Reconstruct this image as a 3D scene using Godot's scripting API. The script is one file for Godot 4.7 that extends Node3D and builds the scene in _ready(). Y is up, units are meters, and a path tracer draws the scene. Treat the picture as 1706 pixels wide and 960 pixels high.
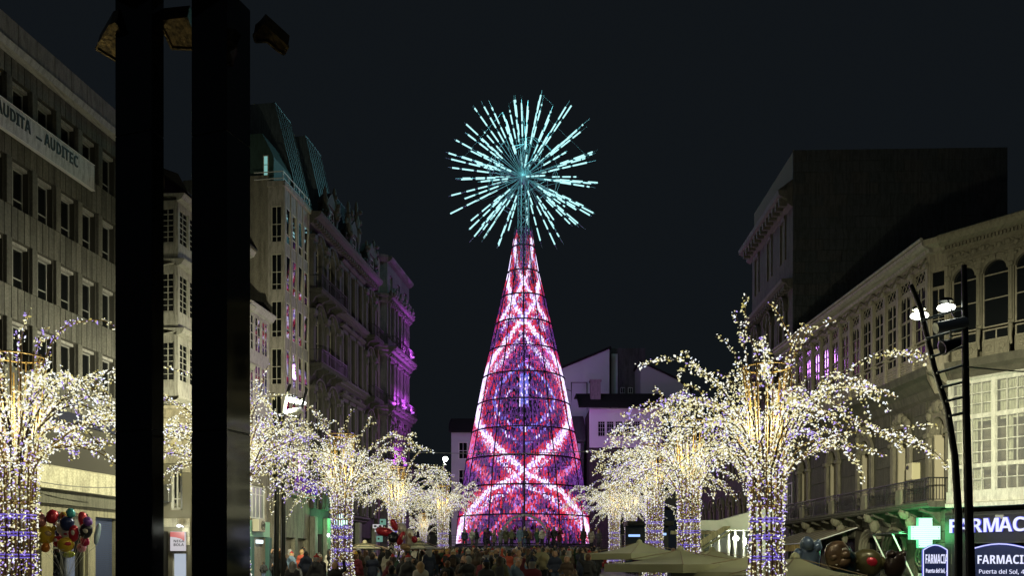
extends Node3D
# A night square: two black granite pillars, rows of trees wrapped in lights, a tall cone of LED strips with a starburst, old facades on both sides.

const EYE := 2.0
var taken := {}
var mats := {}
var cache := {}
var rng := RandomNumberGenerator.new()


class Geo:
	var v := PackedVector3Array()
	var n := PackedVector3Array()

	func tri(a: Vector3, b: Vector3, c: Vector3) -> void:
		var k := (c - a).cross(b - a).normalized()
		v.append(a); v.append(b); v.append(c)
		n.append(k); n.append(k); n.append(k)

	func quad(a: Vector3, b: Vector3, c: Vector3, d: Vector3) -> void:
		tri(a, b, c)
		tri(a, c, d)

	func stri(a: Vector3, b: Vector3, c: Vector3, na: Vector3, nb: Vector3, nc: Vector3) -> void:
		v.append(a); n.append(na)
		if (c - a).cross(b - a).dot(na + nb + nc) < 0.0:
			v.append(c); v.append(b); n.append(nc); n.append(nb)
		else:
			v.append(b); v.append(c); n.append(nb); n.append(nc)

	func box(c: Vector3, s: Vector3, bs := Basis()) -> void:
		var x := bs.x * s.x * 0.5
		var y := bs.y * s.y * 0.5
		var z := bs.z * s.z * 0.5
		quad(c - x - y + z, c + x - y + z, c + x + y + z, c - x + y + z)
		quad(c + x - y - z, c - x - y - z, c - x + y - z, c + x + y - z)
		quad(c + x - y + z, c + x - y - z, c + x + y - z, c + x + y + z)
		quad(c - x - y - z, c - x - y + z, c - x + y + z, c - x + y - z)
		quad(c - x + y + z, c + x + y + z, c + x + y - z, c - x + y - z)
		quad(c - x - y - z, c + x - y - z, c + x - y + z, c - x - y + z)

	func span(u0: float, u1: float, v0: float, v1: float, w0: float, w1: float) -> void:
		box(Vector3((u0 + u1) / 2, (v0 + v1) / 2, (w0 + w1) / 2), Vector3(u1 - u0, v1 - v0, w1 - w0))

	# a box with its edges cut off, for things seen near
	func soft(c: Vector3, s: Vector3, e: float, bs := Basis()) -> void:
		var p := []
		for sy in [-1, 1]:
			for k in 4:
				var sx: int = [-1, 1, 1, -1][k]
				var sz: int = [1, 1, -1, -1][k]
				p.append(c + bs * Vector3(sx * (s.x / 2 - e), sy * s.y / 2, sz * (s.z / 2 - e)))
				p.append(c + bs * Vector3(sx * s.x / 2, sy * (s.y / 2 - e), sz * (s.z / 2 - e)))
				p.append(c + bs * Vector3(sx * (s.x / 2 - e), sy * (s.y / 2 - e), sz * s.z / 2))
		for o in [0, 12]:
			quad(p[o], p[o + 3], p[o + 6], p[o + 9])
			for k in 4:
				var a: int = o + k * 3
				var b: int = o + (k + 1) % 4 * 3
				tri(p[a], p[a + 1], p[a + 2])
				var j := 2 if k % 2 == 0 else 1
				quad(p[a], p[b], p[b + j], p[a + j])
		for k in 4:
			var b := (k + 1) % 4
			var j := 2 if k % 2 == 0 else 1
			quad(p[k * 3 + j], p[b * 3 + j], p[12 + b * 3 + j], p[12 + k * 3 + j])
			quad(p[k * 3 + 1], p[k * 3 + 2], p[12 + k * 3 + 2], p[12 + k * 3 + 1])

	func bar(a: Vector3, b: Vector3, w: float, h := -1.0) -> void:
		var d := b - a
		var z := d.normalized()
		var up := Vector3.UP if absf(z.y) < 0.95 else Vector3.RIGHT
		var x := up.cross(z).normalized()
		box((a + b) / 2, Vector3(w, w if h < 0 else h, d.length()), Basis(x, z.cross(x), z))

	func tube(p: PackedVector3Array, r0: float, r1: float, sides := 6, caps := true) -> void:
		var m := p.size()
		var prev := []
		var ref := Vector3.UP
		if absf((p[m - 1] - p[0]).normalized().y) > 0.9:
			ref = Vector3.RIGHT
		for i in m:
			var t := (p[mini(i + 1, m - 1)] - p[maxi(i - 1, 0)]).normalized()
			var x := ref.cross(t).normalized()
			var y := t.cross(x)
			var r := lerpf(r0, r1, float(i) / (m - 1))
			var ring := []
			for k in sides:
				var a := TAU * k / sides
				var o := x * cos(a) + y * sin(a)
				ring.append([p[i] + o * r, o])
			if i > 0:
				for k in sides:
					var q := (k + 1) % sides
					stri(prev[k][0], prev[q][0], ring[q][0], prev[k][1], prev[q][1], ring[q][1])
					stri(prev[k][0], ring[q][0], ring[k][0], prev[k][1], ring[q][1], ring[k][1])
			if caps and (i == 0 or i == m - 1):
				for k in sides:
					tri(p[i], ring[k][0], ring[(k + 1) % sides][0])
			prev = ring

	func rod(a: Vector3, b: Vector3, r: float, sides := 6) -> void:
		tube(PackedVector3Array([a, b]), r, r, sides)

	# a ring in the plane across axis y (or any basis)
	func ring(c: Vector3, r: float, thick: float, seg := 32, sides := 6, bs := Basis()) -> void:
		var rows := []
		for i in seg:
			var a := TAU * i / seg
			var out := bs * Vector3(cos(a), 0, sin(a))
			var row := []
			for k in sides:
				var b := TAU * k / sides
				var o := out * cos(b) + bs.y * sin(b)
				row.append([c + out * r + o * thick, o])
			rows.append(row)
		for i in seg:
			var p: Array = rows[i]
			var q: Array = rows[(i + 1) % seg]
			for k in sides:
				var j := (k + 1) % sides
				stri(p[k][0], p[j][0], q[j][0], p[k][1], p[j][1], q[j][1])
				stri(p[k][0], q[j][0], q[k][0], p[k][1], q[j][1], q[k][1])

	# profile: Vector2(radius, height)
	func lathe(profile: Array, sides: int, c := Vector3.ZERO, sx := 1.0, sz := 1.0, bs := Basis()) -> void:
		var m := profile.size()
		for i in m - 1:
			var a: Vector2 = profile[i]
			var b: Vector2 = profile[i + 1]
			for k in sides:
				var t0 := TAU * k / sides
				var t1 := TAU * (k + 1) / sides
				var pts := []
				var nor := []
				for e in [[a, t0, i], [a, t1, i], [b, t1, i + 1], [b, t0, i + 1]]:
					var lo: Vector2 = profile[maxi(e[2] - 1, 0)]
					var hi: Vector2 = profile[mini(e[2] + 1, m - 1)]
					var tg := (hi - lo).normalized()
					pts.append(c + bs * Vector3(e[0].x * cos(e[1]) * sx, e[0].y, e[0].x * sin(e[1]) * sz))
					nor.append((bs * Vector3(tg.y * cos(e[1]) / sx, -tg.x, tg.y * sin(e[1]) / sz)).normalized())
				stri(pts[0], pts[1], pts[2], nor[0], nor[1], nor[2])
				stri(pts[0], pts[2], pts[3], nor[0], nor[2], nor[3])

	func ball(c: Vector3, r: Vector3, seg := 10, bs := Basis()) -> void:
		var p := []
		for i in seg / 2 + 1:
			var a := -PI / 2 + PI * i / (seg / 2)
			p.append(Vector2(maxf(cos(a), 0.001), sin(a) * r.y))
		lathe(p, seg, c, r.x, r.z, bs)

	# a polygon in the x-y plane drawn out from z0 to z1
	func prism(poly: PackedVector2Array, z0: float, z1: float) -> void:
		var ix := Geometry2D.triangulate_polygon(poly)
		for z in [z0, z1]:
			for i in range(0, ix.size(), 3):
				var a := poly[ix[i]]
				var b := poly[ix[i + 1]]
				var c := poly[ix[i + 2]]
				tri(Vector3(a.x, a.y, z), Vector3(b.x, b.y, z), Vector3(c.x, c.y, z))
		for i in poly.size():
			var a := poly[i]
			var b := poly[(i + 1) % poly.size()]
			quad(Vector3(a.x, a.y, z0), Vector3(b.x, b.y, z0), Vector3(b.x, b.y, z1), Vector3(a.x, a.y, z1))

	# a wall face at w with rectangular openings and their reveals
	func wall(u0: float, u1: float, v0: float, v1: float, w: float, holes: Array, deep := 0.3) -> void:
		var us := [u0, u1]
		var vs := [v0, v1]
		for h in holes:
			for x in [h[0], h[1]]:
				if x > u0 and x < u1 and not us.has(x): us.append(x)
			for y in [h[2], h[3]]:
				if y > v0 and y < v1 and not vs.has(y): vs.append(y)
		us.sort()
		vs.sort()
		for i in us.size() - 1:
			for j in vs.size() - 1:
				var cu: float = (us[i] + us[i + 1]) / 2
				var cv: float = (vs[j] + vs[j + 1]) / 2
				var open := false
				for h in holes:
					if cu > h[0] and cu < h[1] and cv > h[2] and cv < h[3]:
						open = true
						break
				if not open:
					quad(Vector3(us[i], vs[j], w), Vector3(us[i + 1], vs[j], w), Vector3(us[i + 1], vs[j + 1], w), Vector3(us[i], vs[j + 1], w))
		for h in holes:
			var a := Vector3(h[0], h[2], w)
			var b := Vector3(h[1], h[2], w)
			var c := Vector3(h[1], h[3], w)
			var d := Vector3(h[0], h[3], w)
			var k := Vector3(0, 0, -deep)
			quad(a, b, b + k, a + k)
			quad(b, c, c + k, b + k)
			quad(c, d, d + k, c + k)
			quad(d, a, a + k, d + k)

	# a moulded band: outline in (height, outward) run along u
	func moulding(u0: float, u1: float, outline: Array, v := 0.0, w := 0.0) -> void:
		for i in outline.size() - 1:
			var a: Vector2 = outline[i]
			var b: Vector2 = outline[i + 1]
			quad(Vector3(u0, v + a.x, w + a.y), Vector3(u1, v + a.x, w + a.y), Vector3(u1, v + b.x, w + b.y), Vector3(u0, v + b.x, w + b.y))
		for u in [u0, u1]:
			var mid := Vector3(u, v + (outline[0].x + outline[-1].x) / 2, w)
			for i in outline.size() - 1:
				tri(mid, Vector3(u, v + outline[i].x, w + outline[i].y), Vector3(u, v + outline[i + 1].x, w + outline[i + 1].y))

	func arch(cx: float, spring: float, r_in: float, r_out: float, w0: float, w1: float, seg := 12, squash := 1.0) -> void:
		for i in seg:
			var a := PI * i / seg
			var b := PI * (i + 1) / seg
			var ia := Vector2(cx - cos(a) * r_in, spring + sin(a) * r_in * squash)
			var ib := Vector2(cx - cos(b) * r_in, spring + sin(b) * r_in * squash)
			var oa := Vector2(cx - cos(a) * r_out, spring + sin(a) * (r_in * squash + r_out - r_in))
			var ob := Vector2(cx - cos(b) * r_out, spring + sin(b) * (r_in * squash + r_out - r_in))
			quad(Vector3(ia.x, ia.y, w1), Vector3(ib.x, ib.y, w1), Vector3(ob.x, ob.y, w1), Vector3(oa.x, oa.y, w1))
			quad(Vector3(ia.x, ia.y, w0), Vector3(ib.x, ib.y, w0), Vector3(ib.x, ib.y, w1), Vector3(ia.x, ia.y, w1))
			quad(Vector3(oa.x, oa.y, w0), Vector3(ob.x, ob.y, w0), Vector3(ob.x, ob.y, w1), Vector3(oa.x, oa.y, w1))

	# fills the corners above an arch inside a square-headed opening
	func spandrel(cx: float, spring: float, r: float, top: float, w0: float, w1: float, seg := 12, squash := 1.0) -> void:
		for i in seg:
			var a := PI * i / seg
			var b := PI * (i + 1) / seg
			var p := Vector2(cx - cos(a) * r, spring + sin(a) * r * squash)
			var q := Vector2(cx - cos(b) * r, spring + sin(b) * r * squash)
			quad(Vector3(p.x, p.y, w1), Vector3(q.x, q.y, w1), Vector3(q.x, top, w1), Vector3(p.x, top, w1))
			quad(Vector3(p.x, p.y, w0), Vector3(q.x, q.y, w0), Vector3(q.x, q.y, w1), Vector3(p.x, p.y, w1))

	func mesh() -> ArrayMesh:
		var m := ArrayMesh.new()
		add_to(m)
		return m

	func add_to(m: ArrayMesh) -> void:
		var a := []
		a.resize(Mesh.ARRAY_MAX)
		a[Mesh.ARRAY_VERTEX] = v
		a[Mesh.ARRAY_NORMAL] = n
		m.add_surface_from_arrays(Mesh.PRIMITIVE_TRIANGLES, a)


func numbered(called: String) -> String:
	var k: int = taken.get(called, 0)
	taken[called] = k + 1
	return called if k == 0 else "%s_%03d" % [called, k]


func tag(o: Node3D, label: String, category := "", group := "") -> void:
	o.set_meta("label", label)
	if category: o.set_meta("category", category)
	if group: o.set_meta("group", group)


func thing(called: String, label: String, category: String, at := Vector3.ZERO, turn := 0.0, group := "") -> Node3D:
	var o := Node3D.new()
	o.name = numbered(called)
	add_child(o)
	o.position = at
	o.rotation.y = turn
	tag(o, label, category, group)
	return o


func dup(root: Node3D, at: Vector3, turn: float, label: String, group := "") -> Node3D:
	var r: Node3D = root.duplicate()
	r.name = numbered(String(root.name).rstrip("0123456789").trim_suffix("_"))
	add_child(r)
	r.position = at
	r.rotation.y = turn
	r.set_meta("label", label)
	if group: r.set_meta("group", group)
	return r


func put(called: String, m: Mesh, mat: Material, parent: Node3D, at := Vector3.ZERO) -> MeshInstance3D:
	var o := MeshInstance3D.new()
	o.name = called if parent != self else numbered(called)
	o.mesh = m
	if mat: o.material_override = mat
	parent.add_child(o, true)
	o.position = at
	return o


func part(called: String, g: Geo, mat: Material, parent: Node3D, at := Vector3.ZERO) -> MeshInstance3D:
	return put(called, g.mesh(), mat, parent, at)


func stuff(o: Node3D) -> Node3D:
	o.set_meta("kind", "stuff")
	return o


func structure(called: String, g: Geo, mat: Material, parent: Node3D = self) -> MeshInstance3D:
	var o := part(called, g, mat, parent)
	o.set_meta("kind", "structure")
	return o


# x: along the front as one faces it, y: up, z: out of the wall
func facade(called: String, label: String, category: String, from: Vector2, to: Vector2) -> Node3D:
	var o := thing(called, label, category)
	var x := Vector3(to.x - from.x, 0, to.y - from.y).normalized()
	o.transform = Transform3D(Basis(x, Vector3.UP, x.cross(Vector3.UP)), Vector3(from.x, 0, from.y))
	return o


func ground_at(d: float) -> float:
	var k := [[0, 0.0], [20, 0.0], [32, 0.4], [40, 0.8], [60, 1.2], [82, 1.5], [400, 1.5]]
	for i in k.size() - 1:
		if d <= k[i + 1][0]:
			return lerpf(k[i][1], k[i + 1][1], smoothstep(0, 1, (d - k[i][0]) / (k[i + 1][0] - k[i][0])))
	return 1.5


# ---------------------------------------------------------------- materials
var grain: ImageTexture
var stain: ImageTexture
var blot: ImageTexture
var relief: ImageTexture


func noise_image(size: int, freq: float, kind: int, octaves: int, lo: float, hi: float, sharp := 1.0, sd := 1) -> Image:
	var f := FastNoiseLite.new()
	f.seed = sd
	f.noise_type = kind
	f.frequency = freq
	f.fractal_octaves = octaves
	var im := f.get_seamless_image(size, size)
	im.convert(Image.FORMAT_RGB8)
	for y in size:
		for x in size:
			var k := lerpf(lo, hi, pow(im.get_pixel(x, y).r, sharp))
			im.set_pixel(x, y, Color(k, k, k))
	return im


func textures() -> void:
	grain = ImageTexture.create_from_image(noise_image(256, 0.06, FastNoiseLite.TYPE_SIMPLEX, 5, 0.74, 1.0, 1.0, 3))
	blot = ImageTexture.create_from_image(noise_image(256, 0.015, FastNoiseLite.TYPE_SIMPLEX, 4, 0.25, 1.0, 0.8, 5))
	relief = ImageTexture.create_from_image(noise_image(256, 0.05, FastNoiseLite.TYPE_SIMPLEX, 5, 0.0, 1.0, 1.0, 9))
	# rain streaks: noise drawn out downwards
	var f := FastNoiseLite.new()
	f.seed = 12
	f.frequency = 0.05
	f.fractal_octaves = 4
	var im := Image.create(256, 256, false, Image.FORMAT_RGB8)
	for y in 256:
		for x in 256:
			var a := TAU * x / 256.0
			var b := TAU * y / 256.0
			var k := f.get_noise_3d(cos(a) * 60, sin(a) * 60, cos(b) * 14 + 30) + 0.5 * f.get_noise_3d(cos(a) * 160, sin(a) * 160, sin(b) * 40)
			k = clampf(0.92 + k * 0.27, 0.5, 1.0)
			im.set_pixel(x, y, Color(k, k, k))
	stain = ImageTexture.create_from_image(im)


func base(name: String, c: Color, rough := 0.8, metal := 0.0) -> StandardMaterial3D:
	if mats.has(name):
		return mats[name]
	var m := StandardMaterial3D.new()
	m.resource_name = name
	m.albedo_color = c.linear_to_srgb()
	m.roughness = rough
	m.metallic = metal
	mats[name] = m
	return m


func worn(name: String, c: Color, tex: Texture2D, scale: float, rough := 0.85, bump := 0.0, metal := 0.0) -> StandardMaterial3D:
	if mats.has(name):
		return mats[name]
	var m := base(name, c, rough, metal)
	m.albedo_texture = tex
	m.uv1_triplanar = true
	m.uv1_world_triplanar = true
	m.uv1_scale = Vector3.ONE * scale
	m.detail_enabled = true
	m.detail_albedo = grain if tex != grain else blot
	m.detail_blend_mode = BaseMaterial3D.BLEND_MODE_MUL
	m.detail_uv_layer = BaseMaterial3D.DETAIL_UV_2
	m.uv2_triplanar = true
	m.uv2_world_triplanar = true
	m.uv2_scale = Vector3.ONE * scale * 3.7
	if bump > 0:
		m.heightmap_enabled = true
		m.heightmap_texture = relief
		m.heightmap_scale = bump
	return m


func lit(name: String, c: Color, power: float) -> StandardMaterial3D:
	if mats.has(name):
		return mats[name]
	var m := base(name, Color(0.02, 0.02, 0.02), 0.5)
	m.emission_enabled = true
	m.emission = c.linear_to_srgb()
	m.emission_energy_multiplier = power
	return m


func lamp(parent: Node3D, at: Vector3, c: Color, power: float, size := 0.3) -> OmniLight3D:
	var l := OmniLight3D.new()
	l.name = "lamp_light"
	l.light_color = c.linear_to_srgb()
	l.light_energy = power
	l.light_size = size
	l.omni_range = 120.0
	l.omni_attenuation = 2.0
	l.shadow_enabled = true
	parent.add_child(l, true)
	l.position = at
	return l


func spot(parent: Node3D, at: Vector3, aim: Vector3, c: Color, power: float, angle := 75.0, size := 0.12) -> void:
	var l := SpotLight3D.new()
	l.name = "lamp_light"
	l.light_color = c.linear_to_srgb()
	l.light_energy = power
	l.light_size = size
	l.spot_range = 120.0
	l.spot_attenuation = 2.0
	l.spot_angle = angle
	l.spot_angle_attenuation = 1.0
	l.shadow_enabled = true
	parent.add_child(l, true)
	l.look_at_from_position(at, at + aim, Vector3.UP)
	l.position = at


func lettering(parent: Node3D, called: String, text: String, cap: float, deep: float, mat: Material, at: Vector3, weight := 700, face := "Droid Sans", stretch := 1.0, align := HORIZONTAL_ALIGNMENT_LEFT) -> MeshInstance3D:
	var t := TextMesh.new()
	var f := SystemFont.new()
	f.font_names = PackedStringArray([face])
	f.font_weight = weight
	t.font = f
	t.text = text
	t.font_size = 64
	t.pixel_size = cap / 0.714 / 64.0
	t.depth = deep
	t.curve_step = 2.0
	t.horizontal_alignment = align
	t.vertical_alignment = VERTICAL_ALIGNMENT_BOTTOM
	var o := put(called, t, mat, parent, at)
	o.scale.x = stretch
	return o


# ---------------------------------------------------------------- windows and other facade pieces
# a window whose frame is one mesh and whose panes are meshes of their own; cols and rows are shares of the clear width and height
func window(parent: Node3D, u0: float, u1: float, v0: float, v1: float, w: float, cols: Array, rows: Array, fm: Material, gm: Material, fw := 0.07, bw := 0.035, called := "window", single := true) -> MeshInstance3D:
	var key := "%s %.3f %.3f %s %s %.3f %.3f" % [called, u1 - u0, v1 - v0, cols, rows, fw, bw]
	var wd := u1 - u0
	var ht := v1 - v0
	if not cache.has(key):
		var g := Geo.new()
		g.span(0, fw, 0, ht, -0.06, 0.03)
		g.span(wd - fw, wd, 0, ht, -0.06, 0.03)
		g.span(fw, wd - fw, 0, fw, -0.06, 0.028)
		g.span(fw, wd - fw, ht - fw, ht, -0.06, 0.028)
		var panes := []
		var ys := [fw]
		var sum := 0.0
		for r in rows: sum += r
		var acc := 0.0
		for r in rows:
			acc += r
			ys.append(fw + (ht - 2 * fw) * acc / sum)
		var xs := [fw]
		sum = 0.0
		acc = 0.0
		for c in cols: sum += c
		for c in cols:
			acc += c
			xs.append(fw + (wd - 2 * fw) * acc / sum)
		for i in range(1, xs.size() - 1):
			g.span(xs[i] - bw / 2, xs[i] + bw / 2, fw, ht - fw, -0.045, 0.018)
		for j in range(1, ys.size() - 1):
			g.span(fw, wd - fw, ys[j] - bw / 2, ys[j] + bw / 2, -0.047, 0.022)
		for i in xs.size() - 1:
			for j in ys.size() - 1:
				panes.append([(xs[i] + xs[i + 1]) / 2, (ys[j] + ys[j + 1]) / 2, xs[i + 1] - xs[i], ys[j + 1] - ys[j]])
		cache[key] = [g.mesh(), panes]
	var o := put(called, cache[key][0], fm, parent, Vector3(u0, v0, w))
	if single:
		for p in cache[key][1]:
			var e := put("pane", pane_mesh(p[2], p[3]), gm, o, Vector3(p[0], p[1], -0.02))
			e.rotation = Vector3(rng.randf_range(-1, 1), rng.randf_range(-1, 1), 0) * 0.006
	else:
		put("pane", pane_mesh(wd - fw, ht - fw), gm, o, Vector3(wd / 2, ht / 2, -0.02))
	return o


func pane_mesh(w: float, h: float) -> Mesh:
	var key := "pane %.3f %.3f" % [w, h]
	if not cache.has(key):
		var g := Geo.new()
		g.box(Vector3.ZERO, Vector3(w, h, 0.008))
		cache[key] = g.mesh()
	return cache[key]


func box_mesh(s: Vector3, e := 0.0) -> Mesh:
	var key := "box %.3f %.3f %.3f %.3f" % [s.x, s.y, s.z, e]
	if not cache.has(key):
		var g := Geo.new()
		if e > 0:
			g.soft(Vector3.ZERO, s, e)
		else:
			g.box(Vector3.ZERO, s)
		cache[key] = g.mesh()
	return cache[key]


# rows of cut stones laid as pieces of their own, joints open between them
func ashlar(parent: Node3D, u0: float, u1: float, v0: float, v1: float, w: float, rows: int, wide: float, ms: Array, holes := [], deep := 0.06, called := "stone") -> void:
	var h := (v1 - v0) / rows
	for r in rows:
		var u := u0
		var first := true
		while u < u1 - 0.02:
			var n := wide * rng.randf_range(0.8, 1.2)
			if first and r % 2 == 1: n *= 0.5
			first = false
			if u1 - u - n < wide * 0.35: n = u1 - u
			n = minf(snappedf(n, 0.1), u1 - u) if u1 - u - n > 0.1 else u1 - u
			var cu := u + n / 2
			var cv := v0 + h * (r + 0.5)
			var free := true
			for q in holes:
				if cu + n / 2 > q[0] + 0.02 and cu - n / 2 < q[1] - 0.02 and cv + h / 2 > q[2] + 0.02 and cv - h / 2 < q[3] - 0.02:
					free = false
			if free:
				put(called, box_mesh(Vector3(n - 0.016, h - 0.016, deep), 0.012), ms[rng.randi() % ms.size()], parent, Vector3(cu, cv, w + deep / 2 + rng.randf_range(-0.008, 0.008)))
			u += n


# an iron balcony: slab on brackets, posts, rails and scrolls
func balcony(parent: Node3D, u0: float, u1: float, v: float, out: float, iron: Material, stone: Material, high := 0.95, scrolls := true, brackets := true) -> void:
	var g := Geo.new()
	g.moulding(u0, u1, [Vector2(0, 0), Vector2(0.0, out - 0.12), Vector2(0.06, out - 0.05), Vector2(0.12, out - 0.05), Vector2(0.15, out), Vector2(0.25, out), Vector2(0.25, 0)], v)
	var slab := part("balcony", g, stone, parent)
	if brackets:
		var u := u0 + 0.3
		var bm: Mesh
		if not cache.has("bracket %.2f" % out):
			var b := Geo.new()
			b.prism(PackedVector2Array([Vector2(0, 0), Vector2(out * 0.85, 0), Vector2(out * 0.85, -0.12), Vector2(out * 0.6, -0.2), Vector2(out * 0.35, -0.28), Vector2(out * 0.25, -0.45), Vector2(0.1, -0.62), Vector2(0, -0.65)]), -0.11, 0.11)
			cache["bracket %.2f" % out] = b.mesh()
		bm = cache["bracket %.2f" % out]
		while u < u1:
			var e := put("bracket", bm, stone, slab, Vector3(u, v, 0))
			e.rotation.y = -PI / 2
			u += 1.45
	var r := Geo.new()
	var w := out - 0.08
	var top := v + 0.25 + high
	r.span(u0, u1, top - 0.05, top, w - 0.04, w + 0.04)
	r.span(u0, u1, v + 0.3, v + 0.33, w - 0.02, w + 0.02)
	r.span(u0, u1, v + 0.25 + high * 0.8, v + 0.27 + high * 0.8, w - 0.015, w + 0.015)
	for s in [u0 + 0.02, u1 - 0.02]:
		r.bar(Vector3(s, top - 0.02, 0), Vector3(s, top - 0.02, w), 0.05)
		r.bar(Vector3(s, v + 0.31, 0), Vector3(s, v + 0.31, w), 0.03)
		var q := 0.12
		while q < w:
			r.bar(Vector3(s, v + 0.3, q), Vector3(s, top, q), 0.018)
			q += 0.12
	var n := maxi(2, int((u1 - u0) / 0.14))
	var side := Basis(Vector3.RIGHT, Vector3(0, 0, 1), Vector3(0, -1, 0))
	for i in n + 1:
		var u := lerpf(u0 + 0.02, u1 - 0.02, float(i) / n)
		r.bar(Vector3(u, v + 0.25, w), Vector3(u, top, w), 0.05 if i % 12 == 0 else 0.016)
		if scrolls and i < n:
			var c := u + (u1 - u0) / n / 2
			r.ring(Vector3(c, v + 0.27 + high * 0.9, w), 0.05, 0.009, 8, 4, side)
			if i % 2 == 0:
				r.ring(Vector3(c, v + 0.25 + high * 0.33, w), 0.085, 0.011, 10, 4, side)
				r.ring(Vector3(c, v + 0.25 + high * 0.58, w), 0.06, 0.011, 8, 4, side)
			else:
				r.ring(Vector3(c, v + 0.25 + high * 0.48, w), 0.075, 0.011, 8, 4, side)
	part("railing", r, iron, parent)


# ---------------------------------------------------------------- trees wrapped in lights
const TINTS := [["warm", Color(1.0, 0.93, 0.5), 0.88], ["white", Color(1.0, 0.99, 0.86), 1.2], ["gold", Color(0.9, 0.76, 0.22), 0.6], ["lilac", Color(0.5, 0.36, 1.0), 0.95], ["cool", Color(0.85, 0.92, 1.0), 1.3]]


func bulb(buf: PackedVector3Array, p: Vector3, r: RandomNumberGenerator, s: float) -> void:
	# a small star-shaped cover round one diode: three crossed points
	var y := Vector3(r.randfn(), r.randfn(), r.randfn()).normalized()
	var x := y.cross(Vector3(r.randfn(), r.randfn(), r.randfn())).normalized()
	var z := x.cross(y)
	var a := x * s * 0.55
	var b := z * s * 0.38
	var u := y * s * 1.15
	var d := -y * s * 0.7
	buf.append(p + a); buf.append(p + u); buf.append(p + b)
	buf.append(p + b); buf.append(p + u); buf.append(p - a)
	buf.append(p - a); buf.append(p + u); buf.append(p - b)
	buf.append(p - b); buf.append(p + u); buf.append(p + a)
	buf.append(p + b); buf.append(p + d); buf.append(p + a)
	buf.append(p - a); buf.append(p + d); buf.append(p + b)
	buf.append(p - b); buf.append(p + d); buf.append(p - a)
	buf.append(p + a); buf.append(p + d); buf.append(p - b)


func bezier(a: Vector3, b: Vector3, c: Vector3, d: Vector3, n: int) -> PackedVector3Array:
	var p := PackedVector3Array()
	for i in n + 1:
		p.append(a.bezier_interpolate(b, c, d, float(i) / n))
	return p


func pick_tint(r: RandomNumberGenerator, lilac: float) -> int:
	var k := r.randf()
	if k < lilac: return 3
	k = r.randf()
	if k < 0.42: return 0
	if k < 0.74: return 1
	if k < 0.9: return 2
	return 4


func string_lights(bufs: Array, path: PackedVector3Array, r: RandomNumberGenerator, step: float, spread: float, size: float, lilac: float) -> void:
	for i in path.size() - 1:
		var a := path[i]
		var b := path[i + 1]
		var n := maxi(1, int(a.distance_to(b) / step))
		for k in n:
			var p := a.lerp(b, (k + r.randf()) / n)
			var o := Vector3(r.randfn(), r.randfn(), r.randfn()).normalized() * spread * sqrt(r.randf())
			bulb(bufs[pick_tint(r, lilac)], p + o, r, size * r.randf_range(0.5, 1.45))


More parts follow.
